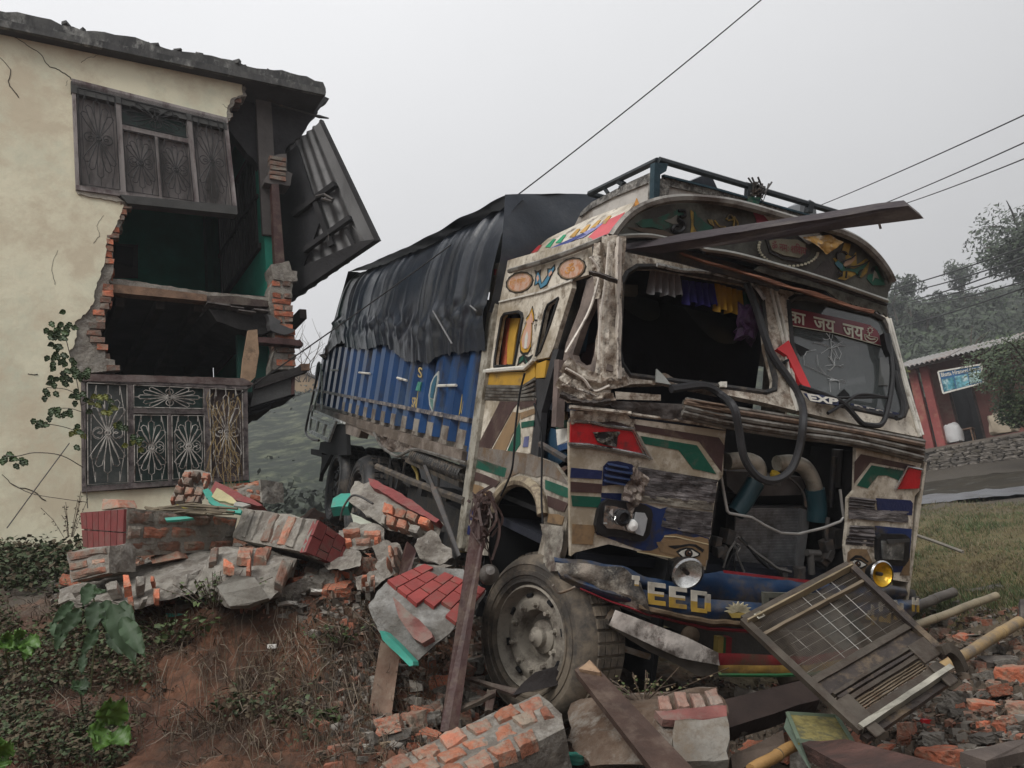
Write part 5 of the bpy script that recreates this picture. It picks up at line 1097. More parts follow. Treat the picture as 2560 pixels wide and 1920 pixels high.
# corner of the cab, right side sheet
m = MB(); m.prism([(2.41,0,-.28),(2.41,.0,.75),(2.41,1.6,.75),(2.41,1.6,-.3),(2.41,1.0,-.3),(2.41,.9,.0),(2.41,.5,.08),(2.41,.15,0)],(.02,0,0)); m.build('right_side_panel',cream_paint,trk)
m = MB(); m.prism([(2.39,0.02,.75),(2.3,.38,1.7),(2.3,1.6,1.7),(2.39,1.6,.75)],(.02,0,0),[[(2.36,.35,.85),(2.32,.6,1.5),(2.32,1.3,1.5),(2.37,1.3,.85)]]); m.build('right_side_panel',cream_paint,trk)
# ---------- radiator bay
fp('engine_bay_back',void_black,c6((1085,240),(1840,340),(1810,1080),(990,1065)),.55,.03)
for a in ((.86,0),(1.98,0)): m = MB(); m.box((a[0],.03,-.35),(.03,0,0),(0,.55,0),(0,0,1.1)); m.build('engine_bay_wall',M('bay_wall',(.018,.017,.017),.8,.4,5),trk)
rad = fp('radiator',M('radiator_frame',(.05,.05,.052),.5,.3,9,.2,metal=.3,dirt=(.1,.08,.06),damt=.3),r6((225,880),(960,900),(890,1530),(200,1525)),.30,.08)
a,b_,c_,d_ = T.F(r6((240,905),(860,915),(835,1515),(205,1510)),.285); m = MB()
for k in range(40): t = (k+.5)/40; m.box(a.lerp(d_,t)-V((0,0,.003)),b_.lerp(c_,t)-a.lerp(d_,t),(0,.012,0),(0,0,.006))
m.build('cooling_fins',M('fin_metal',(.3,.31,.32),.4,.3,20,.2,metal=.5,dirt=(.06,.05,.04),damt=.4),rad,kind='stuff')
fp('radiator_side',M('radiator_side',(.16,.16,.16),.5,.3),r6((900,915),(975,940),(895,1545),(840,1540)),.26,.08)
def tube_(name,mat,c,pts,r,y=.2,n=10,parent=None,sm=True,ys=None):
    q = [T.F(c(p),yy)[0] for p,yy in zip(pts,ys)] if ys else T.F(c(*pts),y)
    l = smoothline(q,5) if sm else q; m = MB(); m.tube(l,r,n); return m.build(name,mat,parent or trk,smooth=True)
pipe_grey = M('pipe_grey',(.4,.37,.31),.4,.3,6,.15,metal=.3,dirt=(.1,.075,.05),damt=.4); pipe_teal = M('pipe_teal',(.02,.06,.075),.35,.3,5,.1)
tube_('air_pipe',pipe_grey,r6,[(150,450),(300,440),(410,460),(455,520),(450,600),(420,670)],.052,.22)
tube_('air_pipe',pipe_teal,r6,[(430,650),(380,740),(310,850),(230,960)],.058,.22)
tube_('air_pipe',pipe_grey,r6,[(640,470),(780,460),(890,490),(960,570),(1005,670),(1020,740)],.050,.22)
tube_('air_pipe',pipe_teal,r6,[(1015,720),(1030,820),(1040,920),(1035,1040)],.062,.22)
fp('header_tank',M('tank_dark',(.1,.09,.085),.45,.4,6,.2),r6((140,545),(560,560),(700,600),(880,600),(920,700),(880,780),(500,790),(230,770),(150,690)),.33,.18)
m = MB(); q = T.F(r6((545,570),(690,600),(690,700),(500,680)),.18); m.prism(q,(0,.12,0)); m.build('expansion_tank',M('tank_grey',(.1,.1,.095),.5,.3),trk,bevel=.012)
cap_ = T.F(r6((625,590),),.17)[0]; m = MB(); m.lathe(cap_,(0,-.5,.8),[(.03,-.03),(.03,0),(.036,.0),(.036,.018),(.022,.022),(.0005,.024)],10); m.build('radiator_cap',M('cap_yellow',(.42,.28,.03),.5),trk)
tube_('brace_bar',M('brace_metal',(.4,.39,.37),.4,.3,9,.1,metal=.4),r6,[(90,600),(125,800),(150,935),(170,960),(390,1000),(520,1080),(680,1155),(850,1165),(1100,1105),(1270,1040),(1300,1000),(1290,930),(1265,725)],.009,.05,7,sm=False)
tube_('bay_strut',dark_steel,r6,[(1210,400),(1170,900)],.02,.2); tube_('bay_strut',M('strut_grey',(.09,.085,.08),.5),r6,[(1240,330),(1215,700)],.035,.25)
tube_('fuel_line',iron,r6,[(700,580),(800,640),(900,760),(930,900)],.008,.12)
tube_('bay_bracket',M('strut_grey',(.09,.085,.08)),r6,[(970,1340),(985,1560)],.022,.1); tube_('bay_bracket',M('strut_grey',(.09,.085,.08)),r6,[(935,1350),(1060,1360)],.022,.1)
tube_('bay_bracket',iron,r6,[(1145,1000),(1130,1200),(1180,1300)],.014,.1)
for k,q in enumerate([[(255,1190),(330,1260),(430,1350),(560,1440),(640,1500),(780,1540)],[(270,1200),(360,1290),(450,1400),(560,1500)],[(230,1240),(160,1350),(110,1500)],[(250,1280),(170,1440),(150,1530)],[(230,1300),(260,1400),(320,1540)],[(210,1310),(230,1530)],[(240,1260),(280,1290),(250,1340),(230,1290)]]):
    tube_('wiring',void_black if k % 2 else M('wire_grey',(.09,.085,.08),.5),r6,q,.007+.004*(k < 2),.08,5)
for q,r_,y in (((40,1240),.02,.1),((100,1335),.025,.12),((150,1190),.03,.15),((1130,1290),.03,.12),((1150,1380),.02,.1),((1200,1200),.04,.2),((1100,1400),.03,.15),((60,1330),.02,.08),((700,1540),.018,.1),((860,1545),.025,.1)):
    c_ = T.F(r6(q),y)[0]; m = MB(); m.cbox(c_,r_,r_*1.3,r_*1.5,Matrix.Rotation(U(-.6,.6),3,'Y'),.006); m.build('engine_fitting',iron,trk,bevel=.004)
# ---------- moulded belt across the front
bl = [((900,108),(875,192)),((1115,148),(1115,250)),((1420,196),(1450,305)),((1800,262),(1820,352)),((2190,335),(2180,440))]
for k in range(7):
    t = k/6; l = [T.F(c6((a[0]+(b_[0]-a[0])*t,a[1]+(b_[1]-a[1])*t)),-.01-.028*(k % 2)-.004*k)[0] for a,b_ in bl]
    m = MB(); m.tube(smoothline(l,5),.016,6); m.build('belt_moulding',grey_trim if k not in (1,4) else brown_trim,trk,smooth=True)
fp('belt_backing',grey_trim,c6(*[a for a,_ in bl],*[b_ for _,b_ in reversed(bl)]),.0,.03)
crf('buckled_belt_plate',brown_trim,((905,100),(1110,130),(1105,245),(870,190)),c6,18,12,.015,-.05,3,5,4,.016)
crf('buckled_belt_plate',worn_cream,((520,62),(765,80),(765,112),(525,105)),c6,18,6,.012,-.06,5,7)
crf('buckled_belt_plate',M('dark_scrape',(.07,.06,.055)),((440,110),(880,130),(880,215),(600,200)),c6,30,10,.03,-.02,7,8)
crf('buckled_belt_plate',worn_cream,((205,50),(500,70),(510,110),(260,125)),c6,24,8,.04,-.04,9,8)
crf('crushed_metal',worn_cream,((270,165),(580,175),(610,215),(270,240)),c6,24,6,.03,-.02,19,9)
crf('crushed_metal',M('dark_scrape',(.07,.06,.055)),((270,120),(450,110),(590,175),(300,180)),c6,20,8,.05,-.0,29,9)
m = MB(); m.tube(smoothline(T.F(c6((590,175),(640,190),(900,225),(1115,262)),-.02)),.01,5); m.tube(smoothline(T.F(c6((270,145),(420,160),(600,180)),-.05)),.012,5); m.build('torn_strip',worn_cream,trk)
# ---------- windscreen frames
fl_out = c5((322,560),(700,640),(1235,782),(1300,1000),(1340,1300),(1385,1495),(1160,1440),(620,1330),(330,1340),(250,1230),(310,900))
fl_in = c5((352,760),(380,700),(440,660),(560,660),(1070,752),(1130,790),(1165,860),(1195,1130),(1240,1310),(1235,1370),(1180,1388),(900,1350),(560,1310),(400,1290),(350,1220),(335,1150))
wp('windscreen_frame',worn_cream,fl_out,.0,.05,[fl_in])
fr_out = c5((1235,782),(1600,860),(1890,950),(1960,1180),(2040,1450),(2088,1645),(1800,1590),(1385,1495),(1340,1300),(1300,1000))
fr_in = c5((1310,860),(1345,838),(1420,838),(1800,930),(1860,965),(1905,1060),(1950,1300),(1992,1470),(1975,1520),(1930,1532),(1600,1460),(1440,1400),(1390,1330),(1330,1100))
wp('windscreen_frame',cream_paint,fr_out,.0,.05,[fr_in])
m = MB(); m.tube(ws(fl_in,-.01)+[ws(fl_in,-.01)[0]],.02,6,False); m.build('windscreen_seal',rubber,trk)
m = MB(); m.tube(ws(fr_in,-.01)+[ws(fr_in,-.01)[0]],.022,6,False); m.build('windscreen_seal',rubber,trk)
for q in (((1215,790),(1290,1100),(1340,1400),(1370,1490)),((1240,790),(1305,1060),(1360,1400),(1385,1485)),((1885,960),(1990,1350),(2075,1640)),((1900,960),(2000,1340),(2088,1630))):
    m = MB(); m.tube(ws(c5(*q),.01),.011,5); m.build('pillar_trim',white_paint,trk)
m = MB(); m.tube(smoothline(ws(c5((560,650),(700,680),(850,690),(1040,735),(1120,770),(1180,850)),.03)),.014,5); m.build('torn_frame_lip',M('bright_metal',(.6,.6,.58),.3,.3,20,.4,metal=.5,dirt=(.1,.1,.1),damt=.4,dsc=20),trk)
strip_fold('crushed_pillar',worn_cream,c5((300,540),(290,700),(270,900),(265,1100),(290,1280)),.06,.012,33,lambda p,d: ws(p,.04),0)
wp('header_shadow',dark_steel,c5((340,520),(700,570),(1240,690),(1880,868),(1895,960),(1600,880),(1235,805),(700,665),(340,580)),-.07,.02)  # dark panel added to close the sky gap, standing for the visor's shadow
# glass of the right windscreen, with its cracks
glass = M('windscreen_glass',(.075,.085,.085),.05,.25,1.2,.05,3,spec=1.0,dirt=(.12,.13,.13),damt=.4,dsc=1.5,alpha=.82)
wp('windscreen_glass',glass,c5((1310,860),(1345,838),(1420,838),(1800,930),(1860,965),(1905,1060),(1950,1300),(1985,1470),(1930,1525),(1600,1455),(1440,1395),(1400,1330),(1330,1100)),-.02,.008)
m = MB(); cr = M('crack_white',(.5,.52,.52),.3,.2,20)
for c0,n_,rr_ in (((660,625),9,130),((690,800),7,100),((730,960),8,90),((640,520),5,70)):
    for k in range(n_):
        a = U(0,6.28); p = [c0]; 
        for s_ in range(4): a += U(-.5,.5); p.append((p[-1][0]+math.cos(a)*rr_/4*U(.5,1.5),p[-1][1]+math.sin(a)*rr_/4*U(.5,1.5)))
        m.tube(ws(z8(*p),-.012),.0017,3,False)
for q in (((660,625),(655,720),(700,800),(640,860)),((480,565),(560,580),(660,625)),((380,700),(400,660),(500,640)),((370,700),(380,800),(640,920),(760,980)),((510,690),(520,800),(600,900)),((720,600),(760,680),(740,740)),((640,980),(650,1080))): m.tube(ws(z8(*q),-.012),.0022,3,False)
m.build('glass_cracks',cr,trk,kind='stuff')
wp('broken_glass_hole',void_black,z8((230,545),(450,650),(395,665),(350,710),(300,640)),-.014,.004); wp('broken_glass_hole',void_black,z8((790,1045),(850,1110),(830,1150),(720,1110)),-.014,.004)
band = M('banner_red',(.16,.012,.022),.35,.15,5,.05)
wp('windscreen_banner',band,z8((195,205),(330,225),(600,280),(900,345),(1060,385),(1130,440),(1215,612),(1130,590),(700,470),(205,385)),-.010,.003)
m = MB(); lettering(m,'का  जय  जय',ws(z8((205,235),(985,415),(990,545),(208,350)),-.01),WN,.022,.004); m.build('lettering',M('banner_white',(.62,.62,.5),.5,.1,9),trk,recalc=False)
m = MB(); m.tube(ws(z8((205,382),(700,468),(1130,588),(1210,612)),-.008),.003,4); l_ = M('banner_white',(.62,.62,.5))
m.tube(smoothline(ws(z8((1000,480),(1010,530),(1060,560),(1110,560),(1135,520),(1060,500),(1000,480)),-.006)),.003,4); m.tube(smoothline(ws(z8((1020,500),(1060,530),(1110,530)),-.006)),.006,4)
m.tube(smoothline(ws(z8(*disc((1058,440),22,26,12),(1080,440)),-.006)),.0025,4)
for k in range(10): a = k*.628; m.tube(ws(z8((1058+26*math.cos(a),440+30*math.sin(a)),(1058+36*math.cos(a),440+42*math.sin(a))),-.006),.002,3)
m.tube(ws(z8((1050,465),(1048,500)),-.006),.004,4); m.build('banner_emblem',l_,trk)
wp('lower_banner',nv,z8((372,1090),(640,1115),(740,1160),(730,1215),(560,1200),(440,1170)),.062,.004); wp('lower_banner',nv,z8((860,1195),(1300,1285),(1390,1300),(1370,1345),(1150,1320),(880,1270)),-.008,.004)
m = MB(); lettering(m,'EXP',ws(z8((395,1092),(730,1150),(715,1215),(430,1172)),.07),WN,.05,.004); m.build('lettering',white_paint,trk,recalc=False); m = MB(); lettering(m,'RESS',ws(z8((890,1205),(1290,1290),(1280,1335),(890,1270)),-.006),WN,.02,.004); m.build('lettering',white_paint,trk,recalc=False)
m = MB(); m.prism(ws(z8((95,630),(215,540),(445,1030),(410,1045),(335,985),(200,700)),.03),-WN*.05); m.build('red_pillar_cover',M('vivid_red',(.6,.03,.035),.4,.12,5,.1),trk)
m = MB(); m.prism(ws(z8((180,745),(215,730),(220,755),(180,780)),.04),-WN*.05); m.build('clip',void_black,trk)
wp('side_quarter_glass',M('grey_glass',(.12,.125,.12),.1,.2,3,0,spec=.8),z8((1160,720),(1210,700),(1260,800),(1250,1010),(1150,1010)),-.012,.004)
# wipers, mirror arm
for q,r_ in ((((330,1030),(560,1100),(780,1200),(960,1390),(1020,1420)),.017),(((620,1300),(800,1190),(960,1105),(1240,1138)),.011),(((720,1140),(1240,1130)),.009),(((1010,1420),(1180,1410),(1250,1200),(1290,900),(1260,600),(1240,480)),.017),(((1310,860),(1340,1000),(1400,1200),(1380,1330),(1330,1350)),.017)):
    m = MB(); m.tube(smoothline(ws(z8(*q),.05),5),r_,7); m.build('wiper_arm',black_paint,trk,smooth=True)
wp('mirror',black_paint,z8((1205,465),(1265,470),(1290,560),(1270,700),(1240,640),(1215,540)),.06,.04)
# rubber seal strips hanging from the empty windscreen
for q,d,r_ in (([(1075,760),(1130,900),(1180,1060),(1230,1180),(1330,1320),(1390,1440),(1400,1550),(1380,1700),(1330,1830),(1240,1890),(1140,1870),(1060,1760),(1030,1600),(1000,1470),(930,1400),(830,1345),(640,1365)],.0,.028),):
    l = [ws(c5(p),.03)[0] if p[1] < 1450 else V((*T.F(c5(p),-.10)[0],)) for p in q]; m = MB(); m.tube(smoothline(l,5),r_*.85,7); m.build('hanging_rubber_seal',M('seal_rubber',(.03,.03,.032),.45,.2,9,.15),trk,smooth=True)
# things seen in the empty windscreen
def curtain(mat,q,off,label,ref=None,folds=5):
    a,b_,c_,d_ = ws(c5(*q),off); m = MB()
    m.grid(lambda u,v: a.lerp(b_,u).lerp(d_.lerp(c_,u),v)+V((0,.03*math.sin(u*folds*6.28)*(.3+.7*v),.012*math.sin(u*folds*4+2)*v)),40,8)
    m.build('curtain_pleat',mat,trk,recalc=False,smooth=True)
curtain(cloth_white,((520,670),(690,700),(700,835),(500,810)),-.12,''); curtain(cloth_blue,((700,735),(890,760),(900,890),(705,870)),-.12,''); curtain(cloth_yellow,((890,755),(1050,800),(1052,935),(885,910)),-.12,''); curtain(cloth_green,((1045,800),(1100,820),(1090,910),(1048,900)),-.13,'',folds=2)
m = MB(); m.tube(smoothline(ws(c5((515,668),(700,700),(900,750),(1110,800)),-.11)),.008,5); m.build('curtain_rod',black_paint,trk)
m = MB(); m.prism(ws(c5((348,762),(450,765),(448,822),(350,818)),-.3),-WN*.03); m.build('cab_sun_visor',M('visor_card',(.1,.1,.08),.8),trk)
m = MB(); c_ = ws(c5((1085,990)),-.08)[0]; rock(m,c_,.07,.05,.1,Matrix.Identity(3),3,10,8,.5); m.build('purple_bundle',M('purple_cloth',(.05,.02,.06),.4,.6,20,.8),trk,recalc=False)
m = MB(); crumple(m,ws(c5((385,1275),(560,1290),(820,1330),(540,1350)),.0),14,6,.03,(0,0,1),2); m.build('dashboard_sheet',grimy_grey,trk,recalc=False)
m = MB(); m.prism(ws(c5((557,1248),(600,1290),(640,1340),(552,1325)),.02),-WN*.01); m.build('glass_shard',M('shard_grey',(.28,.29,.27),.3),trk); m = MB(); m.prism(ws(c5((925,1322),(962,1322),(962,1355),(925,1352)),.02),-WN*.04); m.build('white_cup',white_paint,trk)
m = MB(); m.prism(ws(c5((320,1180),(345,1190),(355,1240),(330,1235)),.05),-WN*.01); m.build('blue_tag',M('tag_blue',(.03,.12,.3),.5),trk)
# ---------- visor over the windscreen
VY = .12
top = c5((300,487),(340,430),(400,365),(480,315),(580,282),(700,268),(820,272),(960,287),(1100,318),(1250,362),(1400,405),(1540,440),(1660,480),(1760,540),(1840,620),(1895,700),(1915,748))
bot = c5((1895,800),(1880,860),(1700,800),(1480,730),(1240,655),(1000,590),(830,565),(640,520),(450,488),(380,482))
vis = empty('visor',None,trk)
fp('visor_face',visor_mat,top+bot,VY,.03,parent=vis)
m = MB(); m.tube(smoothline(T.F(top,VY-.05),4),.026,7); m.build('visor_rim',grey_trim,vis,smooth=True)
tl = T.F(top,VY-.06)[6:]; m = MB(); n_ = len(tl)
m.grid(lambda u,v: tl[min(n_-1,int(round(u*(n_-1))))]+V((0,v*1.3,.02-.12*v*v)),n_-1,6); m.build('roof_sheet',M('roof_grey',(.2,.2,.18),.6,.3,4,.3,dirt=(.08,.07,.06),damt=.5),vis,recalc=False,smooth=True)
m = MB(); m.tube(smoothline(T.F(c5((310,490),(450,482),(560,490),(800,545),(830,560),(1000,585),(1240,648),(1500,725),(1885,858)),VY-.05),4),.014,6); m.build('visor_lower_rim',M('rim_bright',(.25,.25,.23),.35,.3,9,.1,metal=.4),vis,smooth=True)
m = MB(); m.tube(smoothline(T.F(c5((830,580),(1000,605),(1240,668),(1500,748),(1880,878)),VY-.03),4),.012,6); m.build('visor_lower_rim',dark_steel,vis,smooth=True)
val = jag(T.F(c5((1160,640),(1240,660),(1500,740),(1880,868),(1880,950)),VY+.02),.0,.2); sc_ = [(1880-(1880-1660)*k/14,945-(945-880)*k/14-(14 if k % 2 else 0)) for k in range(1,15)]
m = MB(); m.prism(T.F(c5((1160,645),(1240,665),(1500,745),(1880,872),(1884,950),*sc_,(1600,850),(1540,800),(1400,760),(1240,720),(1120,680)),VY+.02),(0,.015,0)); m.build('visor_valance',M('valance',(.085,.088,.072),.55,.35,9,.3,dirt=(.03,.025,.02),damt=.5,dsc=14),vis)
m = MB(); m.prism(T.F(c5((340,500),(560,520),(830,590),(1120,680),(1280,720),(1260,800),(1235,785),(700,640),(330,562)),VY+.10),(0,.02,0)); m.build('visor_underside',dark_steel,vis)
# painted decoration of the visor
def vp(mat,q,c=z2,y=-.006,nm='painted_ornament',th=.003): fp(nm,mat,c(*q),VY+y,th,parent=vis)
og = M('ornament_green',(.012,.075,.05),.5,.3,9,0,dirt=(.04,.04,.03),damt=.4,dsc=14); oy = M('ornament_yellow',(.26,.17,.03),.5,.35,9,0,dirt=(.06,.05,.03),damt=.45,dsc=14); ob = M('ornament_brown',(.075,.055,.04),.6,.3,9,0); os_ = M('ornament_silver',(.16,.155,.13),.5,.3,9,0)
vp(og,((690,730),(760,690),(900,680),(1000,640),(1120,590),(1190,600),(1210,660),(1120,650),(1060,690),(1080,750),(980,800),(860,770),(760,775))); vp(os_,((985,700),(1060,680),(1120,640),(1110,700),(1130,740),(1100,800),(1080,740)),y=-.010)
m = MB(); m.tube(smoothline(T.F(z2((1130,690),(1180,720),(1190,780),(1140,820),(1080,800),(1090,760),(1130,760)),VY-.012)),.011,5); m.tube(smoothline(T.F(z2((1130,600),(1190,605),(1200,650),(1150,665)),VY-.012)),.01,5); m.build('painted_scroll',black_paint,vis)
vp(ob,((600,770),(760,775),(860,790),(980,800),(1040,830),(1230,885),(1000,860),(760,820)))
vp(oy,((1255,590),(1290,620),(1285,750),(1330,850),(1440,840),(1420,880),(1250,890),(1265,740)),y=-.005); vp(og,((1290,600),(1330,650),(1400,720),(1480,770),(1470,830),(1330,840),(1290,740)),y=-.008)
vp(oy,((1430,690),(1480,690),(1500,760),(1450,730)),y=-.008); vp(ob,((1500,690),(1540,740),(1610,750),(1560,800),(1490,830)),y=-.007)
m = MB(); 
for q in (((1500,700),(1550,760),(1610,770),(1560,810)),((1620,690),(1660,640),(1700,700),(1690,800)),((1700,660),(1740,740),(1700,800)),((1640,700),(1690,690))): m.tube(smoothline(T.F(z2(*q),VY-.008)),.006,4)
m.build('painted_tendril',oy,vis)
vp(M('visor_pink',(.28,.05,.08),.5,.4,9),((1900,620),(2010,650),(2060,720),(1940,780),(1930,700))); vp(white_paint,((2000,640),(2190,690),(2212,740),(2090,740)),y=-.008)
vp(dark_steel,((1185,500),(1240,490),(1370,490),(1440,520),(1445,590),(1400,635),(1290,620),(1210,580)),c5,-.01,'name_plate_rim',.012); vp(M('plate_olive',(.13,.12,.085),.5,.2),((1205,510),(1260,500),(1370,505),(1415,530),(1415,580),(1380,610),(1290,595),(1222,565)),c5,-.016,'name_plate',.006)
m = MB(); lettering(m,'ॐ नमः शिवाय',T.F(c5((1215,505),(1420,535),(1415,595),(1218,560)),VY-.02),(0,-1,0),.012,.003); m.build('lettering',M('letter_maroon',(.12,.02,.025),.5),vis,recalc=False)
for k in range(24):
    t = k/23; a = math.radians(175-160*t); p = (1310+175*math.cos(a)*-1*-1,560+95*math.sin(a)); q = T.F(c5((1315+170*math.cos(math.radians(195-190*t)),560+95*math.sin(math.radians(195-190*t))*1.0+ (t-.5)*30)),VY-.012)[0]
    m = MB(); m.cbox(q,.006,.006,.006); m.build('stud',M('stud_pale',(.35,.33,.25),.5),vis)
vp(M('visor_dark',(.04,.035,.032),.6),((1520,630),(1600,640),(1560,740),(1450,700)),c5)
m = MB(); crumple(m,T.F(c5((1400,490),(1560,475),(1625,520),(1540,590)),VY-.04),12,10,.03,(0,-1,0),21,fr=12); m.build('peeled_sheet',M('peeled_orange',(.35,.2,.05),.5,.6,5,.2,dirt=(.5,.5,.45),damt=.4,dsc=6),vis,recalc=False,smooth=True)
m = MB(); crumple(m,T.F(c5((1380,480),(1500,465),(1530,500),(1440,530)),VY-.03),8,6,.02,(0,-1,0),22); m.build('peeled_sheet',M('peeled_grey',(.3,.3,.28),.5,.4),vis,recalc=False)
# painted bird
vp(oy,((1230,920),(1280,980),(1360,1150),(1300,1200),(1400,1220),(1560,1130),(1620,1190),(1700,1120),(1740,950),(1690,920),(1560,1010),(1550,830),(1500,900),(1440,870),(1480,720),(1390,700),(1350,820),(1290,900)),z3,-.006,'painted_bird')
vp(og,((1260,980),(1300,940),(1370,990),(1400,1040),(1520,1060),(1640,1010),(1730,960),(1690,1020),(1640,1080),(1600,1180),(1540,1110),(1440,1090),(1340,1090)),z3,-.010,'painted_bird')
vp(visor_mat,((1300,940),(1290,870),(1340,830),(1420,850),(1400,900),(1380,980)),z3,-.010,'painted_bird'); vp(M('bird_pink',(.3,.2,.13),.5),((1370,990),(1420,950),(1500,930),(1540,870),(1540,930),(1470,1000),(1390,1030)),z3,-.013,'painted_bird')
vp(M('bird_blue',(.03,.1,.13),.5),((1255,985),(1300,960),(1370,1010),(1360,1070),(1300,1040)),z3,-.012,'painted_bird')
m = MB()
for q in (((1290,930),(1285,870),(1330,820),(1400,830),(1425,860),(1400,850)),((1370,985),(1400,950),(1490,910),(1540,870)),((1400,1040),(1520,1030),(1640,1000),(1730,950)),((1360,1090),(1350,1170)),((1420,1100),(1410,1190)),((1300,1110),(1360,1130)),((1580,1170),(1600,1100),(1640,1070))): m.tube(smoothline(T.F(z3(*q),VY-.015)),.0055,4)
m.build('painted_line',black_paint,vis)
vp(og,((1780,1030),(1840,1020),(1880,1140),(1920,1200),(1960,1290),(1780,1290),(1700,1200),(1720,1140),(1790,1130)),z3,-.006); vp(os_,((1800,1080),(1830,1110),(1870,1200),(1810,1180),(1780,1240)),z3,-.010); vp(black_paint,tuple(disc((1790,1070),30,35,12)),z3,-.009)
# ---------- roof rack box
RY = .35
rack = empty('roof_rack',None,trk)
def kp(name,mat,q,c=c5,y=RY,th=.03): fp(name,mat,c(*q),y,th,parent=rack)
cream_panel = M('rack_panel',(.40,.38,.35),.6,.15,5,.15,dirt=(.16,.13,.1),damt=.4); fret = M('fret_silver',(.22,.21,.19),.45,.7,30,.8,60,metal=.3,dirt=(.05,.045,.04),damt=.5,dsc=24)
kp('front_board',cream_panel,((600,140),(1490,395),(1500,470),(560,330)))
kp('carved_band',fret,((600,128),(900,212),(1490,380),(1490,400),(1100,300),(620,195)),y=RY-.015,th=.015); kp('carved_band',fret,((570,150),(635,165),(620,290),(560,280)),y=RY-.018,th=.015)
kp('green_patch',green_paint,((1080,255),(1160,262),(1140,310),(1085,300)),y=RY-.03,th=.012); kp('top_edge',M('rack_blue',(.014,.04,.055),.5,.3,9),((600,128),(900,205),(1490,372),(1490,382),(900,216),(600,140)),y=RY-.03,th=.03)
kp('corner_post',M('rack_blue',(.014,.04,.055)),((546,60),(624,66),(612,110),(578,130),(572,285),(540,285)),y=RY-.035,th=.05)
cx_ = T.F(c5((560,200)),RY)[0].x; print('rack corner x',cx_)
def kp2(name,mat,q,c=c5,x=0,th=.03): m = MB(); m.prism(T.S(c(*q),cx_+x),(th,0,0)); return m.build(name,mat,rack)
kp2('side_board',cream_panel,((545,120),(545,300),(390,370),(60,470),(110,370),(170,300),(400,190)))
kp2('carved_band',fret,((548,105),(548,160),(300,262),(170,330),(110,375),(120,345),(180,290),(400,172)),x=-.015,th=.015); kp2('carved_band',fret,((545,150),(545,300),(505,315),(508,170)),x=-.018,th=.015)
kp2('painted_flame',orange_paint,((440,265),(458,310),(430,350),(415,330)),x=-.006,th=.004); kp2('painted_flame',yellow_paint,((148,400),(155,430),(135,440)),x=-.006,th=.004)
tt = T.F(c5((570,45)),RY)[0]; rr1 = T.F(c5((1640,362)),RY)[0]; ll = T.S(c5((170,240)),cx_)[0]; 
m = MB(); m.tube([tt,rr1],.020,7); m.tube([tt+V((0,.02,0)),ll],.020,7); m.tube([ll,ll+V((rr1.x-tt.x,0,0))],.02,7); m.tube([rr1,rr1+V((0,ll.y-tt.y,ll.z-tt.z))],.02,7); m.build('rack_rail',M('rail_paint',(.02,.026,.03),.5,.3,9),rack)
for a,b_ in (((1090,185),(1085,270)),((1440,290),(1430,350))): m = MB(); m.tube(T.F(c5(a,b_),RY),.028,4); m.build('rail_post',M('rail_paint',(.02,.026,.03)),rack)
m = MB(); m.tube(T.S(c5((330,165),(370,190),(350,210)),cx_),.022,5); m.tube(T.S(c5((250,200),(280,240)),cx_),.014,5); m.build('rail_bracket',M('rail_paint',(.02,.026,.03)),rack)
m = MB()
for i in range(26):
    c_ = T.F(c5((1140,225)),RY-.02)[0]; d_ = V((U(-.05,.05),U(-.04,.04),U(-.05,.05))); m.tube([c_+d_,c_-d_*.5+V((U(-.04,.04),0,U(-.06,.06))),c_+V((U(-.09,.09),U(-.03,.03),U(-.06,.09)))],.006,4)
m.build('rope_knot',iron,rack,kind='stuff')
m = MB(); m.prism(T.F(c5((755,165),(865,118),(905,205),(770,172)),RY+.1),(0,.12,0)); m.build('tarp_corner',tarp_mat,rack); m = MB(); m.prism(T.F(c5((1385,300),(1440,275),(1470,292),(1480,375),(1380,350)),RY+.1),(0,.12,0)); m.build('tarp_corner',M('faded_cloth',(.16,.17,.18),.8,.3),rack)
# ---------- bumper
def bump_y(x): t = (x-1.2)/1.3; return -.12+.22*t*t*t*t*t*t-.0*t
def bumpg(name,mat,topc,botc,c,nu=40,nv=4,out=0,parent=None,bulge=.04,dent=.0,seed=0):
    def samp(l,u):
        L_ = [0]; 
        for i in range(1,len(l)): L_.append(L_[-1]+math.hypot(l[i][0]-l[i-1][0],l[i][1]-l[i-1][1]))
        s_ = u*L_[-1]
        for i in range(1,len(l)):
            if s_ <= L_[i]+1e-6: t = (s_-L_[i-1])/(L_[i]-L_[i-1]); return (l[i-1][0]+(l[i][0]-l[i-1][0])*t,l[i-1][1]+(l[i][1]-l[i-1][1])*t)
        return l[-1]
    def fn(u,v):
        a,b_ = samp(topc,u),samp(botc,u); p = (a[0]+(b_[0]-a[0])*v,a[1]+(b_[1]-a[1])*v)
        q = T.F(c(p),-.1)[0]; y = bump_y(q.x)-bulge*math.sin(math.pi*min(1,max(0,v)))-out
        q = T.F(c(p),y)[0]; y = bump_y(q.x)-bulge*math.sin(math.pi*v)-out; q = T.F(c(p),y)[0]
        if dent: q = q+V((0,dent*noise.noise(q*6+V((seed,0,0)))*2+dent*.6*noise.noise(q*17),dent*.5*noise.noise(q*8)))
        return q
    m = MB(); m.grid(fn,nu,nv); return m.build(name,mat,parent or trk,recalc=False,smooth=True)
bmp = empty('bumper',None,trk)
bumper_blue = M('bumper_blue',(.006,.026,.07),.3,.4,4,.15,20,dirt=(.07,.055,.04),damt=.42,dsc=4); bumper_scr = M('bumper_scraped',(.16,.135,.11),.5,.6,6,.8,25,metal=.2,dirt=(.03,.027,.025),damt=.5,dsc=6,dirt2=(.33,.3,.25),d2amt=.35,d2sc=9)
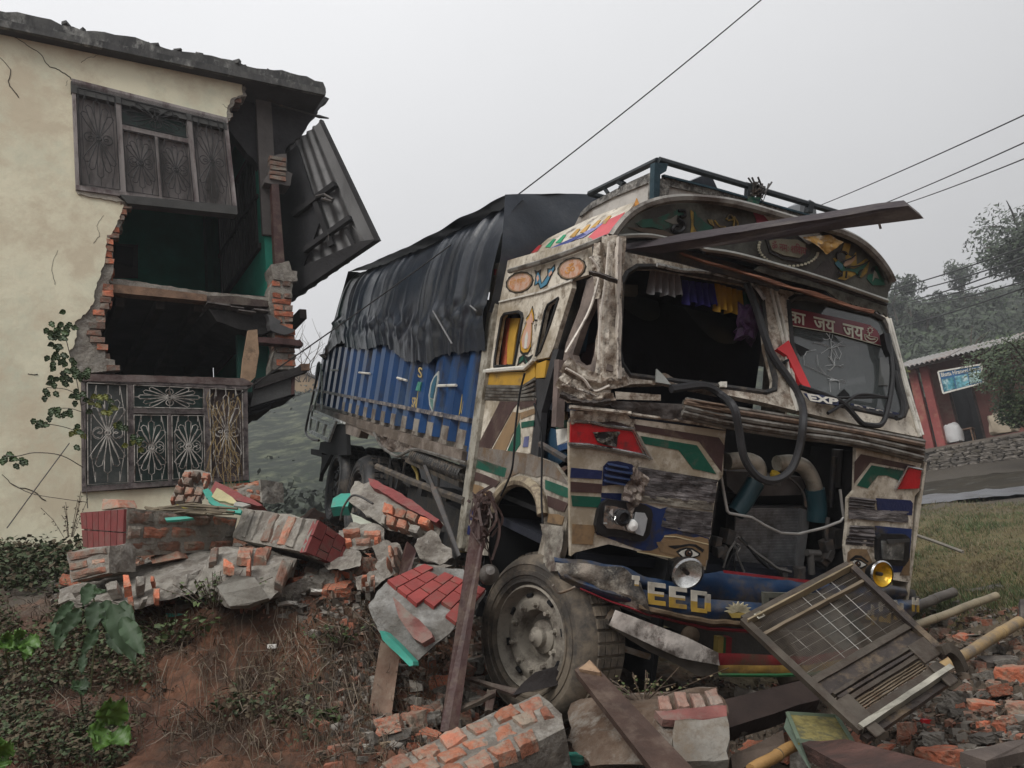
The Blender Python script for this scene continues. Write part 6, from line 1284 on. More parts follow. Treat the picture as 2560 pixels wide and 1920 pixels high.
bt = [(190,960),(330,980),(560,1010),(700,1075),(860,1100),(1000,1050),(1110,1040),(1610,1095),(1780,1120),(2085,1120),(2150,1140)]
bm = [(200,1010),(330,1080),(640,1130),(860,1170),(1100,1190),(1330,1205),(1700,1215),(2100,1190),(2165,1190)]
bb = [(210,1075),(320,1135),(520,1210),(700,1270),(900,1320),(1060,1345),(1300,1350),(1700,1340),(2120,1290),(2165,1250)]
bumpg('bumper_top',bumper_blue,bt,bm,c6,60,5,-.02,bmp,.03,.02,3); bumpg('bumper_face',bumper_blue,bm,bb,c6,60,8,.0,bmp,.05,.015,4)
bumpg('scraped_area',bumper_scr,[(200,990),(330,1000),(560,1020),(660,1100),(670,1160)],[(212,1065),(320,1130),(480,1195),(600,1235),(690,1265)],c6,30,8,.012,bmp,.05,.03,4)
bumpg('muddy_lower_edge',M('mud_bumper',(.13,.09,.055),.6,.3,5,.3,dirt=(.2,.15,.1),damt=.4),[(640,1200),(900,1262),(1060,1290),(1300,1300)],[(640,1250),(900,1310),(1060,1338),(1300,1345)],c6,30,3,.022,bmp,.05,.012,4)
bumpg('red_lower_edge',M('bumper_red',(.25,.02,.03),.45,.3,6,.1,dirt=(.1,.07,.05),damt=.35),[(330,1130),(520,1205),(700,1265),(900,1312),(1060,1342),(1300,1355)],[(330,1142),(520,1218),(700,1280),(900,1330),(1060,1362),(1300,1378)],c6,40,2,.03,bmp,.02,.01,4)
bumpg('red_top_edge',M('bumper_red',(.25,.02,.03)),[(1100,1030),(1300,1055),(1620,1090)],[(1105,1046),(1300,1070),(1610,1106)],c6,20,2,.0,bmp,.0)
def bq(*q): out = []; [out.append(T.F(c6(p),bump_y(T.F(c6(p),-.1)[0].x)-.062)[0]) for p in q]; return out
gold = M('letter_gold',(.42,.27,.05),.5,.3,9,.1,dirt=(.2,.14,.08),damt=.3); white_l = M('letter_white',(.5,.47,.4),.5,.3,9,.1,dirt=(.15,.12,.1),damt=.3)
def bar_letter(strokes,x0,x1,y0,y1,sk=0):
    a,b_,c_,d_ = bq((x0,y0),(x1,y0+(x1-x0)*.12),(x1,y1+(x1-x0)*.12),(x0,y1))
    f = lambda u,v: a.lerp(b_,u).lerp(d_.lerp(c_,u),v)
    for mt,lo,hi in ((white_l,0,.5),(gold,.5,1)):
        m = MB()
        for (u0,v0,u1,v1) in strokes:
            w0,w1_ = max(v0,lo),min(v1,hi)
            if w1_ > w0+.01: m.prism([f(u0,w0),f(u1,w0),f(u1,w1_),f(u0,w1_)],(0,.008,0))
        if m.v: m.build('bumper_letter',mt,bmp)
E_ = [(0,0,.35,1),(.35,0,1,.2),(.35,.4,.9,.6),(.35,.8,1,1)]
bar_letter(E_,697,790,1095,1215); bar_letter(E_,812,905,1118,1232); bar_letter([(0,0,.3,1),(.3,0,.8,.18),(.3,.82,.8,1),(.72,.1,1,.9)],930,1035,1140,1255); bar_letter([(0,0,.8,.25),(.3,.2,.7,.6)],610,660,1060,1150)
bar_letter([(.5,0,.75,1),(0,.6,1,.75),(.2,.3,.45,.5),(0,.5,.25,.7)],1880,1935,1215,1325); bar_letter([(0,0,.3,1),(.7,0,1,1),(.3,0,.7,.2),(.3,.8,.7,1)],1950,2010,1205,1310); bar_letter([(0,0,.3,1),(.3,.4,.6,.6),(.6,.1,.9,.45),(.6,.55,.95,1)],2030,2085,1195,1300); bar_letter([(0,0,.3,1),(.7,0,1,1),(.3,.2,.7,.5)],2130,2165,1180,1255)
lot = M('lotus_cream',(.45,.4,.27),.6,.3,14)
for k in range(9):
    a = math.radians(-180+k*22.5); c_ = (1185,1255); e = (c_[0]+75*math.cos(a),c_[1]+55*math.sin(a)); n_ = (-math.sin(a)*13,math.cos(a)*11); mdl = ((c_[0]+e[0])/2,(c_[1]+e[1])/2)
    m = MB(); m.prism(bq(c_,(mdl[0]+n_[0],mdl[1]+n_[1]),e,(mdl[0]-n_[0],mdl[1]-n_[1])),(0,.006,0)); m.build('painted_petal',lot,bmp)
m = MB(); m.prism(bq((1130,1262),(1240,1262),(1220,1290),(1150,1290)),(0,.005,0)); m.build('painted_petal',rust_gold,bmp)
m = MB(); q = bq((1320,1152),(1800,1165),(1790,1190),(1350,1180),(1350,1245),(1325,1240)); m.prism(q,(0,.02,0)); m.build('number_plate_frame',M('frame_dull',(.1,.1,.08),.6),bmp); m = MB(); m.prism(bq((1350,1180),(1790,1190),(1780,1300),(1350,1250)),(0,.01,0)); m.build('number_plate_recess',black_paint,bmp)
def lamp(name,c,ctr,r,mt,dep,tilt,y):
    p = T.F(c(ctr),y)[0]; ax = V((-.12,-1,tilt)).normalized(); l_ = empty(name,None,trk)
    m = MB(); m.lathe(p,ax,[(.0005,-dep),(r*.6,-dep*.9),(r*.95,-dep*.3),(r*1.02,0),(r*1.05,.012),(r*.95,.018)],24); m.build('shell',black_paint,l_,smooth=True)
    m = MB(); m.lathe(p,ax,[(r*1.04,.004),(r*1.06,.014),(r*.95,.022)],24); m.build('rim',chrome,l_,smooth=True)
    m = MB(); m.lathe(p,ax,[(r*.95,.012),(r*.6,-.02),(r*.2,-.04),(.0005,-.04)],24); m.build('reflector',mt,l_,smooth=True)
    m = MB(); m.lathe(p,ax,[(r*.16,-.03),(r*.14,.01),(.0005,.012)],10); m.build('bulb',dark_steel,l_)
lamp('fog_lamp',c6,(905,1045),.088,M('fog_reflector',(.75,.75,.72),.12,.3,14,.2,metal=.8),.09,-.25,-.14)
lamp('fog_lamp',c6,(1955,1052),.078,M('fog_amber',(.5,.3,.02),.15,.4,9,.2,metal=.4,dirt=(.9,.45,.02),damt=.25,dsc=9),.09,.1,-.14)
m = MB(); m.prism(T.F(c6((850,990),(900,975),(970,995),(985,1030),(850,1020)),-.10),(0,.08,0)); m.build('lamp_bracket',black_paint,trk)
# lower bumper bar, bent away
lbw = M('lower_bar_white',(.62,.57,.52),.45,.4,6,.3,dirt=(.13,.11,.095),damt=.42,dsc=7,dirt2=(.4,.06,.1),d2amt=.14,d2sc=5)
m = MB(); crumple(m,T.F(c6((515,1245),(900,1392),(860,1505),(480,1328)),-.16),20,6,.012,(0,-1,0),8); crumple(m,T.F(c6((900,1392),(1078,1480),(1084,1548),(860,1505)),-.16),10,6,.008,(0,-1,0),8); m.build('lower_bar',lbw,bmp,recalc=False,smooth=True)
fp('lower_bar_underside',M('underside_brown',(.1,.085,.07),.7,.3,5,.3),c6((480,1328),(860,1505),(1084,1548),(1085,1606),(960,1602),(850,1542),(700,1472),(600,1412)),-.12,.03,parent=bmp)
for k,(mt,y0,y1) in enumerate(((M('bar_red',(.22,.02,.025),.5,.3,6,.1,dirt=(.1,.06,.04),damt=.4),(1478,1500),(1545,1545)),(M('bar_gold',(.28,.17,.04),.5,.5,9,.1,dirt=(.12,.08,.05),damt=.4),(1545,1548),(1590,1590)),(M('bar_green',(.02,.13,.04),.5,.3,6,.1,dirt=(.07,.06,.04),damt=.35),(1590,1590),(1610,1610)))):
    bumpg('lower_bar_stripe',mt,[(1070+k*4,y0[0]),(1550,y0[1]),(1900,y0[1]-60)],[(1074+k*4,y1[0]),(1550,y1[1]),(1900,y1[1]-60)],c6,24,2,.02,bmp,.005,.005,8)
m = MB(); m.tube(smoothline(T.F(c6((510,1255),(470,1300),(475,1370),(530,1440),(620,1475),(700,1500)),-.06),5),.018,6); m.build('lower_hoop',grimy_grey,bmp,smooth=True)
for q,mt in ((((1075,1395),(1105,1395),(1100,1490),(1070,1485)),rust_gold),(((1105,1395),(1118,1396),(1114,1490),(1100,1490)),M('bar_green',(.02,.13,.04))),(((1118,1396),(1150,1398),(1145,1495),(1114,1490)),M('bar_red',(.22,.02,.025)))): fp('tow_bracket',mt,c6(*q),-.06,.04,parent=bmp)
m = MB(); c_ = T.F(c6((925,1390)),.05)[0]; m.lathe(c_,(0,-1,0),[(.055,-.02),(.055,.01),(.04,.02),(.0005,.025)],18); m.build('round_cover',M('cover_tan',(.15,.11,.075),.7),bmp,smooth=True)
fp('lower_valance',M('valance_grey',(.06,.055,.05),.6,.4),c6((520,1225),(1060,1350),(1620,1370),(1900,1330),(1900,1450),(1560,1500),(1080,1480),(900,1380)),.08,.03)
m = MB(); m.tube(smoothline(T.F(z6((560,870),(600,925),(660,915),(730,885)),-.05)),.008,5); m.build('hanging_strap',grimy_grey,trk)

# ================================================================== PLANKS ON THE CAB
def plank(name,corners,thick,mat,label,cat='plank',group=None,n=None,wob=.006):
    """a board through four 3D corners"""
    a,b_,c_,d_ = corners; nn_ = (b_-a).cross(d_-a).normalized()
    if nn_.dot(a) > 0: nn_ = -nn_
    L_ = (b_-a).length; k = max(2,int(L_/.15)); m = MB()
    up = [a.lerp(b_,i/k)+V((U(-wob,wob),U(-wob,wob),U(-wob,wob))) for i in range(k+1)]; dn = [d_.lerp(c_,i/k)+V((U(-wob,wob),U(-wob,wob),U(-wob,wob))) for i in range(k+1)]
    m.prism(up+dn[::-1],-nn_*thick); return m.build(name,mat,label=label,cat=cat,group=group)
def Tw(pts): return [T.M @ p for p in pts]
q = T.F(c5((385,562)),.10)+T.F(c5((2010,304)),-.55)+T.F(c5((2092,380)),-.55)+T.F(c5((560,585)),.06)
plank('roof_plank',Tw(q),.06,M('dusk_wood',(.045,.036,.04),.7,.3,4,.35,26,dirt=(.1,.085,.075),damt=.35,dsc=3,stretch=(.5,1,2)),'long dark timber lying across the truck visor and sticking out right')
nl = T.F(c5((1840,415),(1848,442)),-.5); m = MB(); m.tube(Tw(nl),.007,5); m.build('nail',iron,label='bent nail sticking down from the long roof timber',cat='nail')
q = T.F(c5((700,575),(1810,915),(1805,935),(730,600)),VY-.10); plank('splintered_lath',Tw(q),.03,M('fresh_wood',(.22,.1,.06),.8,.4,8,.6,30,stretch=(.3,1,3),dirt=(.12,.05,.035),damt=.4),'long reddish splintered lath lying under the visor edge','lath')

# ================================================================== TARPAULIN
TX = -.06; bo = c4((1120,1100),(1060,1100),(960,1115),(860,1115),(800,1165),(700,1160),(600,1110),(560,1060),(500,1075),(440,1090),(330,1075),(300,1040),(255,1080),(200,1150)); to = c4((1260,195),(1000,330),(750,470),(480,590),(335,645),(300,760),(225,1080))
tpn = T.S(to,TX); bpn = T.S(bo,TX); tpn.sort(key=lambda p: p.y); bpn.sort(key=lambda p: p.y); print('tarp',tpn[0],tpn[-1],bpn[0],bpn[-1])
def li(l,y,at):
    if y <= l[0].y: return getattr(l[0],at)
    for i in range(1,len(l)):
        if y <= l[i].y: t = (y-l[i-1].y)/max(1e-6,l[i].y-l[i-1].y); return getattr(l[i-1],at)*(1-t)+getattr(l[i],at)*t
    return getattr(l[-1],at)
ty0,ty1 = tpn[0].y,bpn[-1].y
RT = random.Random(21); folds = [(RT.uniform(ty0+.2,ty1-.2),RT.uniform(.02,.07),RT.uniform(.03,.085),RT.uniform(.2,1)) for _ in range(30)]
def tarp_side(u,v):
    y = ty0+(ty1-ty0)*u; zt = li(tpn,y,'z'); zb = li(bpn,y,'z')+.03*noise.noise(V((y*5,0,0)))+.015*noise.noise(V((y*17,0,0)))
    z = zt+(zb-zt)*v; yy = y+.10*v*noise.noise(V((y*1.2,v*2,5)))
    x = 0
    for fy,wd,am,sl in folds:
        d = (y-fy-(v-.5)*.25*(sl-.5))/wd
        if abs(d) < 3: x -= am*.5*math.exp(-d*d)*(.35+.65*math.sin(math.pi*min(1,v*.8+.15)))*sl
    ck = max(0,1-abs(v-.74)/.26)       # bunched, shining folds near the hem
    x -= ck*ck*(.09*abs(noise.noise(V((y*3,z*5,0))))+.035*noise.noise(V((y*8,z*8,2))))
    x -= .02*noise.noise(V((y*2.5,z*2.5,8)))
    x += .16*(1-v)**6*(-1)*-1
    if v > .86: x += (v-.86)*.25
    return V((TX-.02+x,yy,z))
m = MB(); m.grid(tarp_side,620,70)
# front face of the load and the top
fz = T.F(c4((1262,193),(1830,203)),ty0); ra,rb2 = fz[0],fz[1]; print('tarp front',ra,rb2)
rb2 = V((2.45,ty0,ra.z-.02))
def tarp_front(u,v):
    x = ra.x+(rb2.x-ra.x)*u; zt = ra.z+.22*math.sin(math.pi*u); z = zt+(1.35-zt)*v
    y = ty0+.05-.10*math.sin(v*math.pi*.9)*(1+.3*noise.noise(V((x*2,z*2,1))))-.03*noise.noise(V((x*3+z*2,z*3,4)))-.02*abs(math.sin((x*3+z*5)))*v
    return V((x+(-.0),y,z))
m.grid(tarp_front,60,30)
def tarp_top(u,v):
    y = ty0+.05+(ty1-.9-ty0)*u; x = ra.x+(rb2.x-ra.x)*v; z = li(tpn,y,'z')+.22*math.sin(math.pi*v)+.02*noise.noise(V((x*2,y*2,0))); return V((x,y,z))
m.grid(tarp_top,60,12)
zb_ = bpn[-1].z
m.grid(lambda u,v: V((TX+(2.5-TX)*u,(ty1-.9)+(.9)*v,li(tpn,ty1-.9,'z')*(1-v)+zb_*v+.03*noise.noise(V((u*9,v*4,0))))),20,10)
m.v = [T.M @ p for p in m.v]; tarp_mat.node_tree.nodes['Principled BSDF'].inputs['Roughness'].default_value = .32
m.build('tarpaulin',tarp_mat,recalc=False,smooth=True,label='black wet tarpaulin draped in folds over the truck load',cat='tarpaulin')
for a,b_ in (((835,870),(945,1060)),((1050,840),(1085,870))): 
    q = T.S(c4(a,b_),-.16); m = MB(); m.tube(Tw(q),.008,5); m.build('tarp_rope',M('rope_grey',(.14,.14,.14),.8),label='short grey lashing rope hanging on the %s of the tarpaulin' % ('middle' if a[0] < 900 else 'front end'),cat='rope')
# ================================================================== RUBBLE
def PD(c,*q): k = .965 if c is c8 else .955 if c is z7 else 1; return [W(c((x,y))[0],d*k) for x,y,d in q]
def jag3(pts,amp,step,closed=True):
    out = []; n = len(pts)
    for i in range(n if closed else n-1):
        a,b = pts[i],pts[(i+1) % n]; k = max(1,int((b-a).length/step)); out.append(a)
        for q in range(1,k): out.append(a.lerp(b,q/k)+V((U(-amp,amp),U(-amp,amp),U(-amp,amp))))
    return out
def hull(pts,cuts=4,amp=.014,fr=9,seed=0,jit=0):
    bm = bmesh.new()
    for p in pts: bm.verts.new(p)
    r = bmesh.ops.convex_hull(bm,input=bm.verts)
    bmesh.ops.delete(bm,geom=list({g for g in r['geom_interior']+r['geom_unused'] if isinstance(g,bmesh.types.BMVert)}),context='VERTS')
    L_ = sum(e.calc_length() for e in bm.edges)/max(1,len(bm.edges))
    bmesh.ops.subdivide_edges(bm,edges=bm.edges,cuts=cuts,use_grid_fill=True)
    bmesh.ops.triangulate(bm,faces=bm.faces); bm.normal_update()
    for v in bm.verts:
        q = v.co*fr+V((seed,0,0)); v.co = v.co+v.normal*(amp*noise.noise(q)+amp*.6*noise.noise(q*2.6))+V((noise.noise(q*1.3),noise.noise(q*1.3+V((9,0,0))),noise.noise(q*1.3+V((0,9,0)))))*amp*.5
    bm.verts.index_update(); mb = MB(); mb.v = [v.co.copy() for v in bm.verts]; mb.f = [[v.index for v in f.verts] for f in bm.faces]; mb.m = [0]*len(mb.f); bm.free(); return mb
def root_of(label,cat,pts,name='masonry_chunk',group=None):
    c = sum(pts,V())/len(pts); return empty(name,Matrix.Translation(c),label=label,cat=cat,group=group),c
def loc(mb,c): mb.v = [p-c for p in mb.v]; return mb
def bricked(root,c,quad,rows,cols,mats,proud=.012,gap=.008,stag=True,miss=0,name='brick',depth=.04,rowmode=True,jit=.005,keep=None):
    """bricks set in the quad (TL, TR, BR, BL), each its own piece standing proud of the mortar"""
    a,b,cc,d = [V(q) for q in quad]; n = (b-a).cross(d-a).normalized(); flat = name == 'painted_brick'
    if n.dot((a+cc)/2) > 0: n = -n
    P = lambda u,v: a.lerp(b,u).lerp(d.lerp(cc,u),v)
    if flat: gap,jit,proud = .004,.0006,max(proud,.018)
    for r in range(rows):
        off = .5 if (stag and r % 2) else 0; k = -off
        while k < cols-.01:
            u0,u1 = max(0,k/cols),min(1,(k+1)/cols); k += 1
            if u1-u0 < .25/cols or U(0,1) < miss: continue
            if keep and not keep((u0+u1)/2,(r+.5)/rows): continue
            v0,v1 = r/rows,(r+1)/rows; wu = (P(u1,v0)-P(u0,v0)).length; wv = (P(u0,v1)-P(u0,v0)).length
            gu,gv = min(.3,gap/wu*(u1-u0)),min(.3,gap/wv*(v1-v0)); q = [P(u0+gu,v0+gv),P(u1-gu,v0+gv),P(u1-gu,v1-gv),P(u0+gu,v1-gv)]
            q = [p+V((U(-jit,jit),U(-jit,jit),U(-jit,jit)))-c for p in q]; e = proud*(1 if flat else U(.3,1.3)); m = MB(); sd_ = U(0,90); nu,nv_ = (2,2) if flat else (6,4)
            def fn(u,v):
                p = q[0].lerp(q[1],u).lerp(q[3].lerp(q[2],u),v)
                if flat: return p+n*e
                ed = min(u,1-u,v,1-v); ch = max(0,noise.noise(p*14+V((sd_,0,0))))
                ct = (q[0]+q[2])/2; h = .008*noise.noise(p*16+V((0,sd_,0)))+.006*noise.noise(p*45); dr = (.006+.02*ch) if ed < .01 else 0
                return p+(ct-p)*(.05+.16*ch if ed < .01 else 0)+n*(e+h-dr)
            m.grid(fn,nu,nv_); N_ = len(m.v); rim_ = [i for i in range(nu+1)]+[j*(nu+1)+nu for j in range(1,nv_+1)]+[nv_*(nu+1)+i for i in range(nu-1,-1,-1)]+[j*(nu+1) for j in range(nv_-1,0,-1)]
            m.v += [m.v[i]-n*(depth+e) for i in rim_]; L_ = len(rim_)
            for i in range(L_): j = (i+1) % L_; m.f.append([rim_[i],rim_[j],N_+j,N_+i]); m.m.append(0)
            m.build(name,R_.choice(mats) if isinstance(mats,list) else mats,root)
def slabface(root,c,poly,th,mat,name,amp=.006):
    a = [p-c for p in jag3(poly,amp,.05)]; n = (a[len(a)//3]-a[0]).cross(a[2*len(a)//3]-a[0]).normalized()
    if n.dot(c) > 0: n = -n
    m = MB(); m.prism([p+n*th for p in a],-n*(th+.03)); return m.build(name,mat,root)
BM = [brick_mat,brick_mat,brick_dull,brick_bare]

# 1 fallen corner block with a painted brick face
a,b,c_,d,e,f = PD(z7,(185,332,5.75),(492,306,5.35),(480,640,5.30),(205,572,5.7),(1255,372,6.0),(1212,592,5.95))
t,c = root_of('big fallen wall block with upright dark red painted brick end, left of the pile','wall chunk',[a,b,c_,d,e,f])
loc(hull([a,b,c_,d,e,f,a+(e-b),d+(f-c_)],5,.006,8,1),c).build('mortar_core',mortar,t)
bricked(t,c,[a,b,c_,d],2,7,red_plaster,.014,.005,False,0,'painted_brick',.03,jit=.003)
bricked(t,c,[b,e,f,c_],3,4,[brick_dull,brick_mat,brick_dull],.014,.008)
# loose bricks lying on its top
def lay_brick(q8,mat,root,c): m = MB(); m.v = [p-c for p in q8]; m.f = [[0,3,2,1],[4,5,6,7],[0,1,5,4],[1,2,6,5],[2,3,7,6],[3,0,4,7]]; m.m = [0]*6; return m.build('brick',mat,root,bevel=.006)
PAV = [[] for _ in range(8)]
def brickbat(p,L_=.2,Wd=.1,H=.07,yaw=0,tilt=0,roll=0,mat=brick_mat,label=None,group=None,name='broken_brick',lump=.02,seed=None):
    """a whole or broken brick; uneven faces and chipped corners"""
    sd_ = R_.random()*50 if seed is None else seed; bm = bmesh.new(); bmesh.ops.create_cube(bm,size=1)
    bmesh.ops.subdivide_edges(bm,edges=bm.edges,cuts=5,use_grid_fill=True)
    for v in bm.verts:
        k = v.co.copy(); l = k.length; rr_ = min(1,.80/l) if l > .76 else 1; k = k*(1-(1-rr_)*.55)
        h = noise.noise(k*3+V((sd_,0,0)))*.13+noise.noise(k*7+V((0,sd_,0)))*.08+noise.noise(k*15+V((0,sd_,0)))*.04; k = k*(1+h); v.co = V((k.x*L_,k.y*Wd,k.z*H))
        if k.x > .35+.25*noise.noise(V((k.y*2,k.z*2,sd_))): v.co.x = L_*(.42+.2*noise.noise(V((k.y*4,k.z*4,sd_))))
    me = bpy.data.meshes.new(name); bm.to_mesh(me); bm.free(); me.materials.append(mat)
    o = bpy.data.objects.new(name,me); COL.objects.link(o); o.location = p; o.rotation_euler = (roll,tilt,yaw)
    tag(o,label,'brick',group); return o
# 2 tilted chunk, brick bed uppermost, red painted end
a,b,c_,d,e,f = PD(z7,(1292,298,6.1),(1802,384,5.35),(1706,612,5.2),(1214,510,5.85),(2052,562,5.6),(1990,728,5.45))
t,c = root_of('tilted wall chunk in mid pile with red painted brick end facing the wheel','wall chunk',[a,b,c_,d,e,f])
loc(hull([a,b,c_,d,e,f,a+(e-b),d+(f-c_)],5,.016,8,2),c).build('mortar_core',mortar,t)
bricked(t,c,[a,b,c_,d],1,9,[brick_dull,mortar,mortar,brick_mat],.02,.010,False,.2)
bricked(t,c,[b,e,f,c_],4,2,red_plaster,.010,.005,True,0,'painted_brick',.03,jit=.003) if False else bricked(t,c,[b,c_,f,e],4,2,red_plaster,.010,.005,True,0,'painted_brick',.03,jit=.003)
# 3 broken piece with grey render facing us
P3 = PD(z7,(1085,572,5.5),(1270,590,5.7),(1500,610,5.6),(1662,662,5.3),(1528,900,5.0),(1465,945,4.95),(1210,992,4.9),(1118,860,4.95),(955,892,5.2),(1030,700,5.3),(1300,640,6.2),(1600,900,5.6))
t,c = root_of('broken masonry lump with a smooth grey rendered patch at the bank edge','wall chunk',P3)
loc(hull(P3,5,.03,7,3),c).build('mortar_core',mortar,t)
slabface(t,c,PD(z7,(1232,776,4.90),(1375,790,4.92),(1420,850,4.88),(1475,935,4.86),(1330,985,4.83),(1205,992,4.80),(1150,905,4.84),(1115,852,4.88)),.02,cement,'render_patch')
bricked(t,c,PD(z7,(1250,570,5.45),(1500,590,5.45),(1470,690,5.2),(1240,640,5.2)),1,2,brick_mat,.02)
bricked(t,c,PD(z7,(1060,590,5.35),(1140,570,5.4),(1110,690,5.2),(1050,700,5.2)),1,1,brick_dull,.02)
bricked(t,c,PD(z7,(1150,650,5.15),(1250,700,5.1),(1240,740,5.0),(1150,720,5.05)),1,1,brick_bare,.03); bricked(t,c,PD(z7,(1310,660,5.15),(1360,665,5.15),(1345,780,4.98),(1310,770,5.0)),1,1,brick_bare,.03)
bricked(t,c,PD(z7,(1560,640,5.2),(1660,660,5.2),(1570,870,5.0),(1500,830,4.98)),1,1,brick_dull,.02)
# 4 long slab lying at the left
P4 = PD(z7,(330,802,5.4),(760,700,5.65),(1095,590,5.8),(1062,690,5.4),(950,892,5.15),(560,1002,4.9),(350,935,5.0),(10,870,5.4),(20,960,5.2),(700,700,6.0))
t,c = root_of('long low slab of wall lying flat with orange bricks showing, below the red block','wall chunk',P4)
loc(hull(P4,6,.03,7,4),c).build('mortar_core',mortar,t)
for q in (((452,782,5.0),(520,795,5.0),(528,870,4.9),(462,892,4.9)),((470,905,4.88),(545,900,4.9),(555,990,4.82),(500,975,4.82)),((640,775,5.1),(685,778,5.1),(690,825,5.05),(650,830,5.05)),((665,850,5.0),(735,850,5.02),(725,945,4.92),(670,945,4.92)),
          ((340,850,5.05),(440,815,5.05),(450,880,4.95),(350,900,4.95)),((540,810,5.05),(630,790,5.1),(620,870,5.0),(550,880,4.97)),((570,930,4.9),(640,910,4.95),(640,960,4.88),(580,975,4.87)),((100,850,5.3),(300,830,5.2),(310,880,5.1),(100,900,5.2)),((800,790,5.2),(930,760,5.3),(900,860,5.15),(790,900,5.1))):
    bricked(t,c,PD(z7,*q),1,1,brick_bare if q[0][0] in (452,470,665,640) else mortar,.03)
q = PD(z7,(650,640,5.5),(840,595,5.6),(865,650,5.5),(660,690,5.4)); m = MB(); nn = V((0,.12,.0)); m.prism(q,nn); m.build('loose_brick',brick_mat,label='whole orange brick lying on the slab under the red block',cat='brick',bevel=.006)
# 5 small layered piece
a,b,c_,d = PD(z7,(72,612,5.25),(370,572,5.15),(366,752,5.05),(108,818,5.1)); 
t,c = root_of('small upright chunk of three brick courses at the left end of the pile','wall chunk',[a,b,c_,d])
loc(hull([a,b,c_,d,a+V((.05,.22,.03)),b+V((.05,.22,.03)),c_+V((.05,.22,0)),d+V((.05,.22,0))],4,.012,8,5),c).build('mortar_core',mortar,t)
bricked(t,c,[a,b,c_,d],3,1,[brick_dull,brick_mat],.016)
# 6 bricks and a red slab leaning under the window
P6 = PD(z7,(778,285,6.5),(815,185,6.6),(890,45,6.8),(1075,60,6.8),(1090,125,6.7),(1010,260,6.4),(925,292,6.4),(900,200,7.1),(1050,150,7.1))
t,c = root_of('leaning heap of mortared bricks under the lower window','wall chunk',P6)
loc(hull(P6,4,.02,8,6),c).build('mortar_core',mortar,t); bricked(t,c,PD(z7,(880,45,6.65),(1078,62,6.65),(990,285,6.32),(778,270,6.4)),4,3,[brick_mat,brick_dull],.03,.01,True,.12)
P6 = PD(z7,(1100,118,6.5),(1205,165,6.4),(1428,285,6.1),(1395,290,6.1),(1200,240,6.25),(1062,205,6.4)); m = MB(); m.prism(jag3(P6,.006,.06),(.02,.08,-.05)); m.build('red_slab',red_plaster,label='thin dark red painted slab sloping under the lower window',cat='slab')
P7 = PD(z7,(1215,172,6.9),(1412,115,6.9),(1428,268,6.8),(1240,215,6.8)); t,c = root_of('stub of brick wall corner standing behind the red slab','wall chunk',P7)
loc(hull(P7+[p+V((.1,.25,0)) for p in P7],3,.015,8,7),c).build('mortar_core',mortar,t); bricked(t,c,P7,3,2,[brick_bare,brick_mat],.02)
P8 = PD(z7,(318,240,5.8),(420,245,5.7),(440,300,5.6),(310,320,5.7)); m = MB(); m.prism(P8,(.05,.15,0)); m.build('broken_brick',brick_mat,label='single brick standing on top of the red ended block',cat='brick',bevel=.008)
# plaster sheets, sticks and scraps on top of the pile
def scrap(name,mat,q,label,cat,c=z7,th=.012,amp=.015):
    p = PD(c,*q); m = MB(); m.prism(jag3(p,.005,.05),(0,th,-th)); return m.build(name,mat,label=label,cat=cat)
scrap('painted_plaster',teal_paint,((1012,180,6.2),(1050,168,6.25),(1078,195,6.2),(1095,250,6.0),(1190,290,5.8),(1285,318,5.7),(1275,342,5.65),(1160,325,5.7),(1080,280,5.8),(1035,230,6.0)),'turquoise painted plaster strip draped over the top of the pile','plaster')
scrap('painted_plaster',teal_paint,((750,372,5.45),(900,362,5.5),(950,372,5.5),(850,385,5.42),(762,390,5.4)),'flat turquoise plaster flake lying left of the stick bundle','plaster')
scrap('yellow_scrap',M('yellow_scrap',(.5,.42,.08),.7),((832,280,5.7),(900,288,5.7),(965,292,5.7),(960,306,5.65),(880,304,5.65)),'bright yellow torn scrap on the stick bundle','scrap')
scrap('card_panel',M('card_cream',(.4,.36,.2),.8,.25,6,.2,dirt=(.2,.19,.16),damt=.4),((1112,165,6.1),(1180,205,6.0),(1250,262,5.9),(1240,275,5.85),(1130,255,5.95),(1075,225,6.05)),'broken cream board leaning beside the turquoise strip','board')
scrap('rubble_flake',M('pale_grey_flake',(.3,.29,.26),.9),((1240,262,5.9),(1345,280,5.75),(1290,295,5.7),(1225,285,5.8)),'pale grey flake at the foot of the cream board','flake')
stick = M('stick',(.13,.105,.07),.8,.4,6,.3)
m = MB()
for k in range(16):
    a = PD(z7,(640+U(-30,120),290+U(0,70),5.7+U(-.1,.1)))[0]; b = PD(z7,(1150+U(-150,130),300+U(0,50),5.65+U(-.1,.1)))[0]; m.tube([a,a.lerp(b,.5)+V((0,0,U(-.01,.03))),b],U(.004,.009),5)
m.build('stick_bundle',stick,kind='stuff',label='loose bundle of dry sticks on top of the red ended block',cat='sticks')
